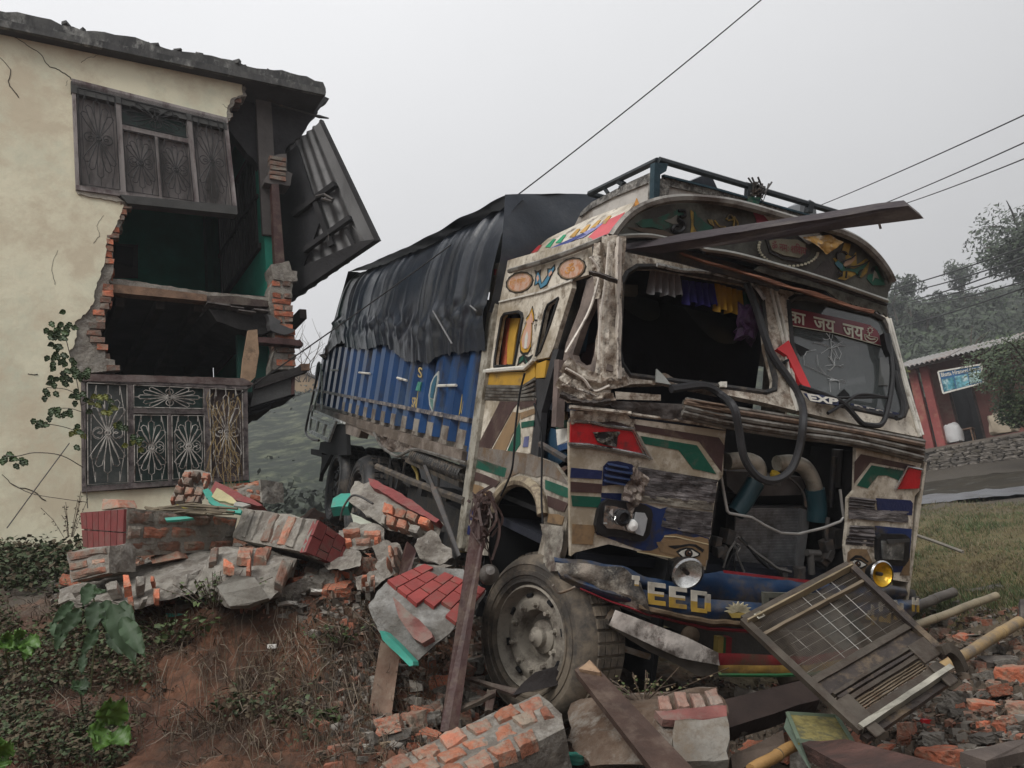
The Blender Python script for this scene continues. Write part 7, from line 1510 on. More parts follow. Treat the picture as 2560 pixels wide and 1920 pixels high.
# 7 chunk beside the step rail
P7 = PD(c7,(200,8,6.1),(300,14,6.0),(500,120,5.7),(702,258,5.4),(690,330,5.35),(640,345,5.35),(400,292,5.5),(340,252,5.6),(155,120,5.9),(300,100,6.3),(640,250,5.8))
t,c = root_of('grey and brick wall chunk with a dark red top edge lying against the truck side','wall chunk',P7)
loc(hull(P7,5,.028,8,9),c).build('mortar_core',mortar,t)
bricked(t,c,PD(c7,(360,120,5.68),(660,240,5.38),(600,335,5.30),(350,260,5.52)),2,4,[brick_bare,brick_mat,mortar],.03,.01,True,.15)
slabface(t,c,PD(c7,(290,5,5.98),(345,22,5.9),(540,130,5.62),(700,245,5.36),(680,262,5.35),(500,165,5.6),(300,45,5.9)),.03,red_plaster,'painted_edge')
scrap('teal_chunk',teal_paint,((62,158,6.0),(75,105,6.05),(120,78,6.1),(183,76,6.1),(160,152,5.95)),'rounded turquoise plaster piece beside the rear of the chunk','plaster',c7,.06)
scrap('pale_panel',M('pale_green_panel',(.42,.44,.36),.8),((175,190,5.8),(300,245,5.7),(200,290,5.6)),'pale triangular plaster sheet under the chunk near the rear wheels','plaster',c7,.03)
P = PD(c7,(118,232,5.75),(130,170,5.75),(165,110,5.75),(195,88,5.75),(240,98,5.7),(305,136,5.6)); m = MB(); m.tube(smoothline(P),.008,5); m.build('bent_rod',iron,label='bent black iron rod hooked over the chunk beside the rear wheels',cat='rod')
# 8 the big tilted red-faced piece in front of the wheel
RFq = PD(c7,(382,590,4.72),(600,495,4.95),(955,640,4.75),(742,885,4.38))
P8 = RFq+PD(c7,(382,590,4.72),(590,503,4.95),(700,508,4.95),(822,518,4.95),(940,640,4.78),(882,765,4.58),(742,885,4.38),(728,900,4.42),(525,1072,4.35),(460,1000,4.4),(330,865,4.5),(282,722,4.58),(310,670,4.65),(640,980,4.75),(800,800,5.0))
t,c = root_of('large slanted wall piece with glossy red painted bricks in front of the front wheel','wall chunk',P8)
loc(hull(P8,6,.012,9,11),c).build('mortar_core',M('grey_core',(.24,.235,.22),.95,.35,7,1,26,dirt=(.13,.12,.105),damt=.5,dsc=5),t)
RFc = [p*.998 for p in RFq]
bricked(t,c,RFc,6,3,M('red_gloss',(.26,.042,.036),.45,.2,7,.2,35,dirt=(.2,.08,.06),damt=.35,dsc=9,rnd=.12),.012,.005,True,0,'painted_brick',.03,jit=.002,keep=lambda u,v: not (v > .55 and u < .22) and not (u > .86 and v < .3))
slabface(t,c,PD(c7,(425,680,4.50),(470,720,4.46),(650,890,4.32),(655,915,4.30),(595,950,4.28),(545,920,4.32),(460,800,4.40)),.02,M('faded_red',(.2,.075,.065),.85,.35,6,.5,dirt=(.2,.17,.14),damt=.4),'painted_patch')
slabface(t,c,PD(c7,(355,868,4.42),(385,880,4.40),(548,1045,4.27),(550,1068,4.26),(528,1074,4.27),(460,1005,4.33),(372,920,4.40)),.02,teal_paint,'turquoise_edge',.003)
# 9 brick-bedded slab at the bottom centre
q9 = PD(c7,(330,1650,3.75),(1262,1228,4.2),(1408,1432,3.85),(560,1850,3.35)); dn = V((.02,.12,-.26))
t,c = root_of('long thick slab of square orange bricks slanting across the bottom centre','wall chunk',q9)
loc(hull(q9+[p+dn for p in q9]+PD(c7,(1300,1270,4.12),(1390,1350,3.98)),6,.008,9,13),c).build('mortar_core',mortar,t)
bricked(t,c,[p*.9935 for p in q9],3,6,[brick_mat,M('brick_salmon',(.33,.13,.075),.9,.3,12,.9,35,dirt=(.28,.23,.18),damt=.45,dsc=12,rnd=.15)],.02,.012,True,.04,jit=.01)
# 10 rendered block at the bottom right of centre, with a red painted strip
P10 = PD(c8,(85,1250,4.1),(270,1215,4.2),(440,1200,4.2),(500,1300,4.0),(512,1640,3.6),(190,1650,3.6),(100,1400,3.85),(480,1500,4.3))+PD(c7,(1440,1275,4.35),(1700,1240,4.4),(1420,1500,4.0),(1560,1640,3.75))
t,c = root_of('earth smeared grey rendered wall block with a red painted band at bottom centre','wall chunk',P10)
loc(hull(P10,6,.02,8,15),c).build('mortar_core',M('muddy_render',(.16,.12,.09),.92,.35,4,.9,20,dirt=(.08,.048,.03),damt=.62,dsc=2.5,dirt2=(.24,.22,.19),d2amt=.25,d2sc=5),t)
bricked(t,c,PD(c8,(85,1250,4.04),(445,1200,4.14),(495,1300,3.94),(110,1335,3.86)),1,4,M('brick_faded',(.3,.16,.12),.95,.3,9,.8,dirt=(.3,.26,.22),damt=.5),.02,.01,False)
slabface(t,c,PD(c8,(85,1335,3.86),(300,1320,3.90),(497,1305,3.92),(500,1365,3.85),(380,1400,3.8),(300,1390,3.8),(130,1385,3.8)),.006,M('faded_red',(.25,.1,.09)),'painted_band')
slabface(t,c,PD(c8,(200,1405,3.76),(498,1380,3.78),(508,1630,3.56),(200,1640,3.55),(185,1500,3.66)),.02,M('pale_render',(.2,.185,.16),.95,.25,5,.9,22,dirt=(.15,.12,.09),damt=.45,dsc=5),'render_patch',.01)

# more lumps of wall filling the heap beside the truck
for k,(q,br,lb) in enumerate((([(550,340,5.15),(640,300,5.2),(745,395,5.05),(765,445,5.0),(690,500,4.98),(560,455,5.05),(640,400,5.5)],None,'flat grey cement lump left of the broken post behind the red brick piece'),
    ([(310,385,5.25),(400,345,5.3),(470,400,5.2),(475,520,5.05),(370,560,5.0),(320,480,5.1),(400,400,5.6)],((390,370,5.18),(455,385,5.12),(460,500,5.0),(385,525,4.98)),'brick and mortar lump above the red brick piece'),
    ([(90,290,5.5),(200,245,5.6),(380,270,5.5),(385,360,5.35),(250,400,5.25),(100,380,5.3),(250,300,5.9)],((120,300,5.42),(360,290,5.4),(350,365,5.28),(140,375,5.24)),'layered brick lump under the chunk leaning on the truck'),
    ([(0,420,5.2),(90,380,5.3),(220,420,5.2),(250,500,5.05),(120,520,5.0),(10,500,5.1),(100,430,5.6)],None,'rough mortar lump behind the orange brick on the bank edge'),
    ([(560,480,5.1),(700,500,5.0),(760,500,4.95),(640,530,4.95),(540,540,5.0),(640,500,5.3)],None,'low mortar lump just above the red brick face'),
    ([(200,560,4.95),(330,520,5.05),(400,560,5.0),(300,640,4.85),(210,640,4.85),(300,560,5.3)],((230,560,4.9),(330,545,4.93),(320,620,4.82),(230,625,4.82)),'small brick lump at the bank edge left of the red brick piece'))):
    P = PD(c7,*q); t,c = root_of(lb,'wall chunk',P); loc(hull(P,4,.03,8,30+k),c).build('mortar_core',mortar,t)
    if br: bricked(t,c,PD(c7,*br),2,2,BM,.03,.01,True,.1)
# ---------- timbers
def W4(c,*q): return PD(c,*q)
plank('leaning_post',W4(c7,(905,75,4.75),(985,95,4.75),(795,1465,4.15),(685,1455,4.15)),.09,red_wood,'thick reddish brown timber post leaning in front of the wheel arch','post')
m = MB()
for k in range(22):
    a = PD(c7,(930+U(-60,60),120+U(-60,60),4.7+U(-.08,.08)))[0]; b = PD(c7,(930+U(-40,70),420+U(-320,120),4.65+U(-.08,.08)))[0]; mid = a.lerp(b,.5)+V((U(-.08,.08),U(-.05,.05),U(-.05,.05))); m.tube(smoothline([a,mid,b],4),U(.004,.011),4)
for k in range(8): a = PD(c7,(930+U(-70,60),90+U(-20,40),4.68))[0]; m.tube([a,a+V((U(-.1,.12),0,U(-.03,.05)))],.012,4)
m.build('wire_tangle',M('rusty_wire',(.06,.035,.03),.6,.4,12,.3),kind='stuff',label='tangle of rusty wire and splinters round the head of the leaning post',cat='wire')
m = MB(); p_ = PD(c7,(975,540,4.55))[0]; m.lathe(p_,(.2,-1,.3),[(.0005,-.06),(.05,-.05),(.055,0),(.035,.03),(.025,.06),(.0005,.065)],14); m.build('insulator',M('insulator',(.11,.1,.09),.35),label='round grey fitting hanging from the leaning post beside the tyre',cat='fitting',smooth=True)
plank('board_upright',W4(c7,(352,920,4.55),(462,1010,4.5),(362,1680,3.95),(226,1680,3.95)),.04,M('muddy_board',(.13,.08,.055),.8,.35,5,.4,dirt=(.2,.15,.11),damt=.4,dsc=4),'upright muddy brown board below the red brick piece','board')
plank('split_post_top',W4(c7,(500,355,5.1),(560,400,5.1),(520,560,5.0),(455,545,5.0)),.06,red_wood,'splintered reddish post top behind the red brick piece','post')
plank('dark_board',W4(c7,(1465,1095,4.05),(1560,1040,4.1),(2180,1680,3.2),(1960,1720,3.15)),.045,M('dark_board',(.06,.035,.026),.65,.35,5,.35,dirt=(.12,.085,.065),damt=.35,dsc=4),'dark brown board leaning down to the right from the front tyre','board')
plank('board_end_splinter',W4(c7,(1490,1085,4.02),(1560,1038,4.05),(1620,1100,3.95),(1605,1112,3.95)),.03,pale_wood,'pale broken end of the dark board against the tyre','splinter')
plank('black_lath',W4(c7,(1108,1235,4.3),(1250,1100,4.4),(1592,1002,4.55),(1400,1180,4.42)),.02,M('black_lath',(.022,.017,.016),.6,.3),'pointed black lath lying across the bottom of the tyre','lath')
plank('thin_lath',W4(c7,(835,1128,4.45),(1000,1175,4.4),(1165,1215,4.35),(1120,1240,4.33)),.02,dark_wood,'thin dark lath between the leaning post and the tyre','lath')
plank('short_stake',W4(c7,(960,1210,4.35),(1010,1210,4.35),(990,1330,4.2),(945,1330,4.2)),.03,dark_wood,'short dark stake standing left of the orange brick slab','stake')
plank('thin_lath',W4(c7,(800,1300,4.25),(1000,1215,4.3),(1005,1230,4.28),(810,1320,4.22)),.02,dark_wood,'thin lath slanting up behind the short stake','lath')
plank('rail_iron',W4(c7,(640,40,5.5),(680,40,5.5),(805,430,5.05),(785,440,5.05)),.03,iron,'dark iron bar leaning against the step rail behind the corner post','bar')
plank('weathered_beam',W4(c8,(912,1492,3.75),(1180,1500,3.6),(1900,1680,3.05),(1250,1690,3.25)),.07,M('rotten_wood',(.10,.05,.04),.85,.45,6,1.0,22,stretch=(.4,1,2),dirt=(.05,.03,.025),damt=.5,dsc=5),'splintered reddish beam at the bottom edge right of centre','beam')
plank('corner_plank',W4(c8,(1845,1560,3.5),(2260,1480,3.7),(2260,1560,3.6),(1990,1625,3.4)),.05,M('brown_grey_plank',(.085,.065,.055),.75,.3,4,.35,dirt=(.14,.11,.09),damt=.35),'broad brown plank at the bottom right corner','plank')
plank('dark_beam',W4(c8,(480,1260,4.5),(1010,1130,4.8),(1040,1260,4.6),(500,1430,4.3)),.1,void_black if False else M('dark_brown_wood',(.035,.022,.018),.8,.4,5,.4),'dark beam lying under the bumper behind the rendered block','beam')  # very dark brown timber
plank('grey_plank',W4(c8,(520,1590,3.9),(830,1440,4.1),(830,1510,4.05),(540,1690,3.8)),.05,M('grey_brown_log',(.12,.09,.07),.85,.3,5,.5),'grey brown timber between the block and the tray','timber')
for q,lb in ((((1990,800,6.0),(2205,738,6.2),(2212,775,6.1),(2030,835,5.9)),'dark flat timber on the rubble at the right edge'),(((1870,635,7.3),(2212,560,7.6),(2212,590,7.5),(1920,640,7.2)),'thin dark timber lying on the grass, farthest right'),(((1940,1010,5.0),(2150,1012,5.0),(2165,1060,4.9),(2000,1055,4.9)),'grey plank half buried beneath the right bamboo'),
              (((2110,690,6.6),(2212,675,6.7),(2212,705,6.6),(2130,715,6.5)),'short reddish wood piece at the right edge above the dark timber'),(((2190,690,5.6),(2230,690,5.6),(2230,830,5.4),(2195,820,5.4)),'upright pale stick end at the right edge'),(((1855,668,7.0),(1960,672,7.0),(1960,685,6.95),(1860,685,6.95)),'thin grey stick on the grass above the pale bamboo'),
              (((2040,600,7.4),(2212,585,7.5),(2212,600,7.4),(2060,618,7.3)),'second thin timber on the grass near the right edge')):
    plank('timber_piece',W4(c8,*q),.04,M('grey_dark_wood',(.06,.05,.045),.8,.35,6,.4,dirt=(.14,.12,.1),damt=.35),lb,'timber')
m = MB(); m.tube(PD(c8,(1575,312,8.3),(1700,355,8.0),(1860,415,7.6)),.015,6); m.build('grass_pole',M('pale_pole',(.2,.18,.15),.6),label='thin pale pole lying on the grass beside the bumper corner',cat='pole')
def bamboo_pole(c,a,b,r0,r1,mat,label,nodes=3):
    A_,B_ = PD(c,a,b); n_ = 24; pts = [A_.lerp(B_,i/n_)+V((0,0,.002*math.sin(i*.5))) for i in range(n_+1)]; rs = []
    for i in range(n_+1):
        t_ = i/n_; r = r0+(r1-r0)*t_; k = (t_*nodes) % 1; rs.append(r*(1.10 if abs(k-.5) < .03 else 1))
    m = MB(); m.tube(pts,rs,12); root = m.build('bamboo_pole',mat,smooth=True,label=label,cat='bamboo pole')
    for k in range(nodes):
        p = A_.lerp(B_,(k+.5)/nodes); ax = (B_-A_).normalized(); r = r0+(r1-r0)*(k+.5)/nodes; rn = MB(); rn.lathe(p-root.location,ax,[(r*1.0,-.008),(r*1.13,0),(r*1.0,.008)],12); rn.build('node_ring',M('bamboo_node',(.12,.09,.05),.7),root,smooth=True)
    return root
bamboo_pole(c8,(1560,850,5.6),(2052,665,6.2),.026,.027,M('bamboo_pale',(.27,.22,.14),.55,.25,4,.2,dirt=(.12,.1,.07),damt=.4),'pale tan bamboo pole sticking out right from behind the fallen grille',2)
bamboo_pole(c8,(1700,1110,4.6),(2185,815,5.3),.031,.034,bamboo,'yellow bamboo pole resting beside the lower right of the grille',2)
bamboo_pole(c8,(1560,740,6.2),(1805,645,6.6),.036,.036,grey_bamboo,'short thick dark bamboo stump beyond the bumper end',1)
bamboo_pole(c8,(560,1450,4.4),(1040,1245,4.8),.03,.03,grey_bamboo,'dull bamboo pole running under the grille left corner',2)
bamboo_pole(c8,(640,1670,3.6),(940,1500,3.9),.025,.025,M('bamboo_orange',(.33,.19,.07),.6),'orange tinged bamboo piece beside the tray',1)
# shallow tray (or frame) at the bottom right
q = PD(c8,(850,1345,4.0),(1132,1362,4.0),(1250,1552,3.7),(915,1500,3.72)); t,c = root_of('shallow green edged tray with a flecked yellow bottom lying under the grille','tray',q,'tray')
m = MB(); n_ = (q[1]-q[0]).cross(q[3]-q[0]).normalized(); n_ = -n_ if n_.dot(q[0]) > 0 else n_; m.prism([p-c for p in q],-n_*.02); m.build('tray_bottom',M('tray_fleck',(.26,.22,.08),.7,.4,30,.4,50,dirt=(.12,.12,.07),damt=.4,dsc=20),t)
for i in range(4): m = MB(); a,b = q[i]-c,q[(i+1) % 4]-c; m.tube([a,b],.012,4); m.build('tray_rim',M('tray_green',(.13,.17,.12),.6),t)
a = PD(c8,(850,1345,4.0),(828,1425,3.9),(990,1690,3.5),(915,1500,3.72)); m = MB(); m.prism([p-c for p in a],(.01,.02,0)); m.build('tray_side',M('tray_side',(.09,.12,.09),.7,.3,6),t)

# ---------- the fallen radiator grille
g = PD(c8,(592,822,4.12),(1200,505,4.42),(1822,1095,4.0),(1275,1462,3.55)); gc_ = sum(g,V())/4
t = empty('fallen_grille',Matrix.Translation(gc_),label='rusty wire mesh truck grille torn off and leaning against the bumper',cat='grille')
gn = (g[1]-g[0]).cross(g[3]-g[0]).normalized(); gn = -gn if gn.dot(g[0]) > 0 else gn
def GP(u,v,off=0): return g[0].lerp(g[1],u).lerp(g[3].lerp(g[2],u),v)+gn*off-gc_
gr = M('grille_rust',(.075,.062,.048),.55,.35,6,.35,30,metal=.3,dirt=(.05,.035,.025),damt=.5,dsc=8); gr2 = M('grille_dark',(.045,.035,.03),.5,.4,8,.4,metal=.3,dirt=(.15,.11,.07),damt=.35,dsc=9)
def gbar(u0,v0,u1,v1,wd,th,mat,nm,off=0,ax='u'):
    wd *= .68
    a,b = GP(u0,v0,off),GP(u1,v1,off); d_ = (b-a); s_ = gn.cross(d_).normalized()*wd/2; m = MB(); k = 10
    up = [a.lerp(b,i/k)+s_+gn*U(-.003,.003) for i in range(k+1)]; dn_ = [a.lerp(b,i/k)-s_+gn*U(-.003,.003) for i in range(k+1)]; m.prism(up+dn_[::-1],gn*th); m.build(nm,mat,t)
gbar(0,0,1,0,.05,.03,gr,'frame_bar'); gbar(0,0,0,1,.055,.03,gr,'frame_bar'); gbar(1,0,1,.9,.05,.035,gr2,'frame_bar'); gbar(0,.04,1,.03,.012,.045,M('bar_bright',(.3,.24,.15),.4,metal=.4),'frame_lip')
gbar(.02,.17,.98,.165,.022,.03,M('bar_tan',(.15,.115,.075),.5),'cross_bar')
gbar(.03,.60,.97,.60,.05,.02,gr,'cross_bar'); gbar(.03,.67,.97,.67,.10,.012,gr2,'cross_plate'); gbar(.06,.735,.9,.735,.02,.025,gr,'slat'); gbar(.06,.77,.9,.77,.02,.025,gr2,'slat'); gbar(.06,.805,.95,.805,.03,.02,gr,'slat')
for k in range(5): gbar(.10,.835+k*.018,.80,.835+k*.018,.006,.012,M('bar_tan',(.26,.19,.11)),'slat')
gbar(.05,.935,.92,.935,.05,.02,gr,'cross_bar'); gbar(.0,.985,.95,.985,.035,.04,M('bar_worn',(.36,.34,.28),.35,.4,9,.3,metal=.5),'bottom_rail',.0); gbar(.0,1.02,.95,1.02,.05,.03,gr2,'bottom_rail',-.03)
for u0,u1,v0,v1 in ((.80,.98,.72,.88),(.02,.14,.78,.99),(.80,.90,.90,1.08),(.03,.12,.96,1.08)):
    m = MB(); q = [GP(u0,v0,.03),GP(u1,v0,.03),GP(u1,v1,.03),GP(u0,v1,.03)]; m.prism(q,-gn*.015); m.build('corner_plate',gr,t,bevel=.006)
m = MB(); m.tube(smoothline([GP(.98,.86,.03),GP(1.05,.87,.03),GP(1.1,.93,.0),GP(1.1,1.0,-.04)],4),.03,4); m.build('bent_strap',gr,t)
m = MB(); q = [GP(.08,.02,.035),GP(.13,.02,.035),GP(.13,.06,.035),GP(.08,.06,.035)]; m.tube(q+[q[0]],.006,4); m.build('latch_loop',M('bar_worn',(.36,.34,.28)),t)
m = MB()      # woven wire
for k in range(60):
    v = .045+.55*k/59
    if abs(v-.165) < .012: continue
    m.tube([GP(i/16*.95+.025,v+.002*math.sin(i*1.3+k),.004+.012*math.sin(i/16*math.pi*2+k*.05)) for i in range(17)],.0017,3,False)
for k in range(86):
    u = .025+.95*k/85; m.tube([GP(u+.003*math.sin(j*.9+k*.1),.045+.55*j/8,.004+.012*math.sin(u*math.pi*2)) for j in range(9)],.0017,3,False)
m.build('woven_wire',M('mesh_wire',(.12,.1,.08),.4,.3,20,0,metal=.5),t,kind='stuff')
m = MB()
for v in (.1,.24,.31,.38,.46,.53): m.tube([GP(i/16*.95+.025,v,.01) for i in range(17)],.0014,3,False)
for u in (.2,.36,.5,.63,.78): m.tube([GP(u,.045+.55*j/8,.01) for j in range(9)],.0014,3,False)
m.build('bright_wire',M('bright_wire',(.55,.53,.48),.35,0,1,0,metal=.6),t,kind='stuff')
m = MB(); crumple(m,[GP(.42,.22,-.02),GP(.75,.18,-.02),GP(.72,.46,-.02),GP(.44,.5,-.02)],10,10,.006,gn,3); m.build('backing_plate',M('plate_teal',(.09,.12,.115),.6,.25,5,.2),t,recalc=False)

# ---------- loose bricks and stones one can tell apart
def at(c,x,y,lift=0): return gpt(c((x,y))[0])+V((0,0,lift))
stones = [
 (r4,700,1120,.26,.13,.09,.3,.4,.1,stone_mat,'big flat grey stone lying below the right end of the grille'),(r4,860,420,.24,.14,.09,.1,.1,.1,brick_mat,'red brown brick lump beside the pale bamboo end'),
 (r4,750,560,.24,.12,.08,.1,0,.1,brick_bare,'orange brick between the two bamboo poles'),(r4,900,830,.24,.12,.1,-.2,.2,.1,brick_mat,'broken orange and grey brick right of the yellow bamboo'),(r4,1190,940,.22,.2,.16,.2,0,0,brick_bare,'large square orange brick at the right edge'),
 (r4,900,1150,.2,.1,.06,-.6,.2,.2,brick_bare,'slanting red brick right of the big grey stone'),(r4,1010,970,.14,.1,.07,.4,0,0,brick_mat,'small crumbled orange brick left of the square one'),(r4,530,540,.2,.12,.12,.2,.2,0,brick_dull,'dull brown brick against the grille side'),
 (r4,570,1630,.3,.2,.12,0,.1,0,brick_bare,'large crumbling orange brick lump at the bottom right'),(r4,250,1420,.11,.09,.14,.2,.2,0,brick_mat,'small upright orange brick beside the grille foot'),(r4,480,1430,.22,.12,.07,.5,.1,0,mortar,'pale cement lump left of the corner plank'),
 (r4,940,1410,.22,.12,.05,0,0,0,stone_mat,'flat grey brown stone above the corner plank'),(r4,1060,1340,.12,.08,.07,.3,0,0,brick_bare,'small bright orange brick piece near the bottom right'),(r4,1090,1270,.1,.07,.05,.2,0,0,M('sandy',(.33,.25,.17),.9),'sandy yellow pebble beside the bright orange piece'),
 (r4,1150,1350,.11,.08,.05,-.4,0,0,stone_mat,'grey pebble beside the bright orange piece'),(r4,900,1310,.08,.06,.05,0,0,0,brick_bare,'tiny orange brick bit right of the grey stone'),(r4,60,1540,.16,.1,.07,.3,0,0,brick_bare,'orange brick piece behind the splintered beam'),
 (r4,1220,1220,.16,.14,.12,.5,0,0,brick_mat,'brick lump cut by the right edge above the corner plank'),(r4,880,1620,.18,.14,.1,.5,0,0,mortar,'grey cement lump at the bottom edge under the corner plank'),(r4,780,1580,.1,.1,.1,.5,0,0,stone_mat,'round grey stone at the end of the corner plank'),
 (r4,600,430,.34,.14,.1,0,0,0,stone_mat,'long muddy stone between the pale bamboo and the grille'),(r4,560,1100,.12,.1,.06,0,0,0,stone_mat,'small stone under the left side of the big grey stone'),
 (c8,670,1390,.24,.16,.2,.2,.5,0,stone_mat,'upright pale stone right of the rendered block'),(c8,850,1600,.1,.08,.16,.3,.4,0,brick_bare,'bright orange brick stub beside the tray'),(c8,930,1640,.1,.08,.14,.1,.2,0,mortar,'grey flint shaped lump beside the tray corner'),
 (c8,230,1270,.1,.1,.05,.1,.2,0,brick_mat,None),
 (c7,545,1430,.12,.11,.11,.3,0,0,brick_mat,'squat brick with orange chip left of the slab'),(c7,655,1360,.16,.08,.08,-.7,-.5,0,brick_dull,'narrow brick leaning against the post foot'),(c7,640,1400,.1,.09,.08,0,0,0,mortar,'small grey lump by the post foot'),
 (c7,910,990,.13,.07,.07,.1,0,0,brick_dull,'short brick wedged left of the tyre'),(c7,990,1120,.12,.1,.08,.2,-.3,0,brick_bare,'orange brick corner wedged under the tyre'),(c7,1180,1165,.24,.14,.1,.2,0,0,brick_bare,'wide orange brick under the tyre behind the black lath'),
 (c7,880,1100,.14,.1,.1,0,0,0,mortar,'grey cement lump left of the tyre foot'),(c7,870,1200,.16,.14,.08,.4,0,0,brick_dull,'dull brick under the thin lath'),(c7,820,1390,.1,.08,.08,0,0,0,brick_mat,'pinkish brick piece right of the post foot'),(c7,870,1290,.12,.1,.05,0,0,0,mortar,'flat grey lump right of the leaning post'),
 (c7,140,1600,.15,.08,.08,.3,.1,0,brick_mat,'orange ended brick lying left of the upright board'),(c7,390,1560,.08,.06,.06,0,0,0,M('sandy',(.33,.25,.17)),'sandy coloured pebble at the foot of the upright board'),
 (c7,280,440,.12,.1,.09,.3,.2,0,brick_mat,None),(c7,150,600,.17,.09,.09,.2,.3,0,brick_bare,'split orange brick at the bank edge right of the mid pile'),
 (z7,700,1010,.22,.08,.09,-.6,-.55,0,brick_mat,'orange brick leaning up at the bank edge below the long slab'),(z7,880,930,.16,.1,.1,-.9,.8,0,brick_bare,'orange brick standing on end below the long slab'),(z7,930,1010,.2,.1,.07,.1,0,.3,brick_dull,'dull brick lying flat at the bank edge'),
 (z7,1640,800,.15,.1,.09,-.5,.5,0,brick_bare,'orange brick leaning right of the grey rendered lump'),(z7,1780,790,.13,.09,.08,-.3,.4,0,brick_dull,'dull brick behind the white scraps'),(z7,1970,830,.17,.1,.09,.5,.3,0,brick_bare,'orange brick with a mortar cap at the bank edge'),
 (z7,2090,850,.1,.09,.09,.5,.3,0,brick_bare,'small bright orange brick end at the bank edge'),(z7,1510,925,.07,.06,.05,.5,.3,0,brick_bare,'tiny orange brick bit beside the rendered patch'),(z7,1890,830,.1,.1,.12,.5,.3,0,mortar,'grey mortar block left of the orange brick on the edge'),
 (z7,20,700,.16,.12,.1,.5,.1,0,brick_dull,'dull brick at the far left end of the pile'),(z7,40,790,.12,.1,.1,.1,.1,0,mortar,'grey lump under the small layered chunk'),(z7,1700,830,.18,.09,.07,.6,-.3,0,brick_mat,'long orange brick lying behind the white scraps'),
]
for i,(cf,x,y,L_,Wd,H,yaw,ti,ro_,mt,lb) in enumerate(stones):
    f_ = .72 if cf is r4 else .9
    if lb: brickbat(at(cf,x,y,H*.3*f_),L_*f_,Wd*f_,H*f_,yaw+.5,ti,ro_,mt,lb,None,'loose_brick' if mt not in (stone_mat,mortar) else 'loose_stone')
wscrap = M('white_scrap',(.62,.6,.55),.8,.1)
for k,(x,y,lb) in enumerate(((1590,930,'leftmost of the white plaster flakes at the bank edge'),(1670,905,'largest squarish white plaster flake at the bank edge'),(1800,925,'rightmost small white flake at the bank edge'),(1600,1005,'long white flake fallen just over the bank edge'))):
    brickbat(at(z7,x,y,.03),.13-.03*(k in (2,3)),.07,.02,U(0,3),U(-.3,.3),.2,wscrap,lb,None,'plaster_flake')['category'] = 'plaster flake'
brickbat(at(z7,825,1080,.03),.1,.05,.02,.5,.1,.1,teal_paint,'small turquoise plaster flake at the bank edge',None,'plaster_flake')['category'] = 'plaster flake'
brickbat(at(c7,1460,1640,.03),.12,.06,.05,.1,.1,.1,teal_paint,'turquoise painted lump at the bottom edge',None,'plaster_flake')['category'] = 'plaster flake'
brickbat(at(r4,410,1290,.02),.05,.03,.02,.1,.1,.1,red_lamp,'small bright red lamp shard on the earth under the grille',None,'lamp_shard')['category'] = 'shard'
brickbat(at(c3,1570,990,.03),.05,.02,.02,.1,.1,.1,wscrap,'small white scrap lying on the red bank face',None,'white_scrap')['category'] = 'scrap'

# ---------- many more pieces: shared meshes, scattered where the pile lies
protos = []
for k in range(14):
    o = brickbat(V((0,0,0)),U(.8,1.1),U(.5,.7),U(.35,.6),0,0,0,brick_mat,seed=k*3.7); protos.append(o.data); bpy.data.objects.remove(o)
pm = {}
def pmesh(k,mat):
    if (k,mat.name) not in pm: me = protos[k].copy(); me.materials.clear(); me.materials.append(mat); pm[(k,mat.name)] = me
    return pm[(k,mat.name)]
LM = []   # landmarks that the small pieces are described by
def landmarks():
    for o in list(COL.objects):
        if o.parent is None and o.get('label') and o.get('category') in ('wall chunk','post','board','brick','slab','grille','tray','beam','plank','bamboo pole','timber','lath') and not o.get('group'): 
            r = RW.transposed() @ o.location
            if r.z < 0: LM.append((CX+r.x/-r.z*FPX,CY-r.y/-r.z*FPX,o['label']))
BK = {}
COLN = {'brick': 'brown','brick_bare': 'orange','brick_dull': 'dull red','mortar': 'grey mortar','stone': 'dark grey stone'}
def scatter(c,poly,n,s0,s1,place,group,mats,name='rubble_piece',z0=.25):
    if not LM: landmarks()
    xs_ = [p[0] for p in poly]; ys_ = [p[1] for p in poly]; k = 0; tries = 0
    while k < n and tries < n*20:
        tries += 1; x,y = U(min(xs_),max(xs_)),U(min(ys_),max(ys_)); ins = False
        for i in range(len(poly)):
            (ax_,ay_),(bx_,by_) = poly[i],poly[i-1]
            if (ay_ > y) != (by_ > y) and x < (bx_-ax_)*(y-ay_)/(by_-ay_)+ax_: ins = not ins
        if not ins: continue
        P = c((x,y))[0]; p = gpt(P); s_ = s0+(s1-s0)*U(0,1)**2; mt = R_.choice(mats); o = bpy.data.objects.new(name,pmesh(R_.randrange(14),mt)); COL.objects.link(o)
        o.location = p+V((0,0,s_*z0)); o.scale = (s_,s_,s_); o.rotation_euler = (U(-.5,.5),U(-.5,.5),U(0,6.28)); k += 1
        near = min(LM,key=lambda l: (l[0]-P[0])**2+(l[1]-P[1])**2)[2]; near = ' '.join(near.split()[:6])
        BK.setdefault((COLN.get(mt.name,'grey'),near),[]).append((P[0],o)); tag(o,None,'rubble',group)
ORD = ['','second','third','fourth','fifth','sixth','seventh','eighth','ninth','tenth']
def name_pieces():
    for (cl,near),l in BK.items():
        l.sort(key=lambda q: q[0]); n = len(l)
        for i,(x,o) in enumerate(l):
            if n == 1: w_ = 'only %s piece' % cl
            elif i == 0: w_ = 'leftmost %s piece' % cl
            elif i == n-1: w_ = 'rightmost %s piece' % cl
            elif i < 10: w_ = '%s %s piece from the left' % (ORD[i],cl)
            else: w_ = '%s piece' % cl
            o['label'] = '%s by the %s' % (w_,near)
MM = [brick_mat,brick_mat,brick_dull,mortar,mortar,brick_bare,brick_bare,stone_mat]
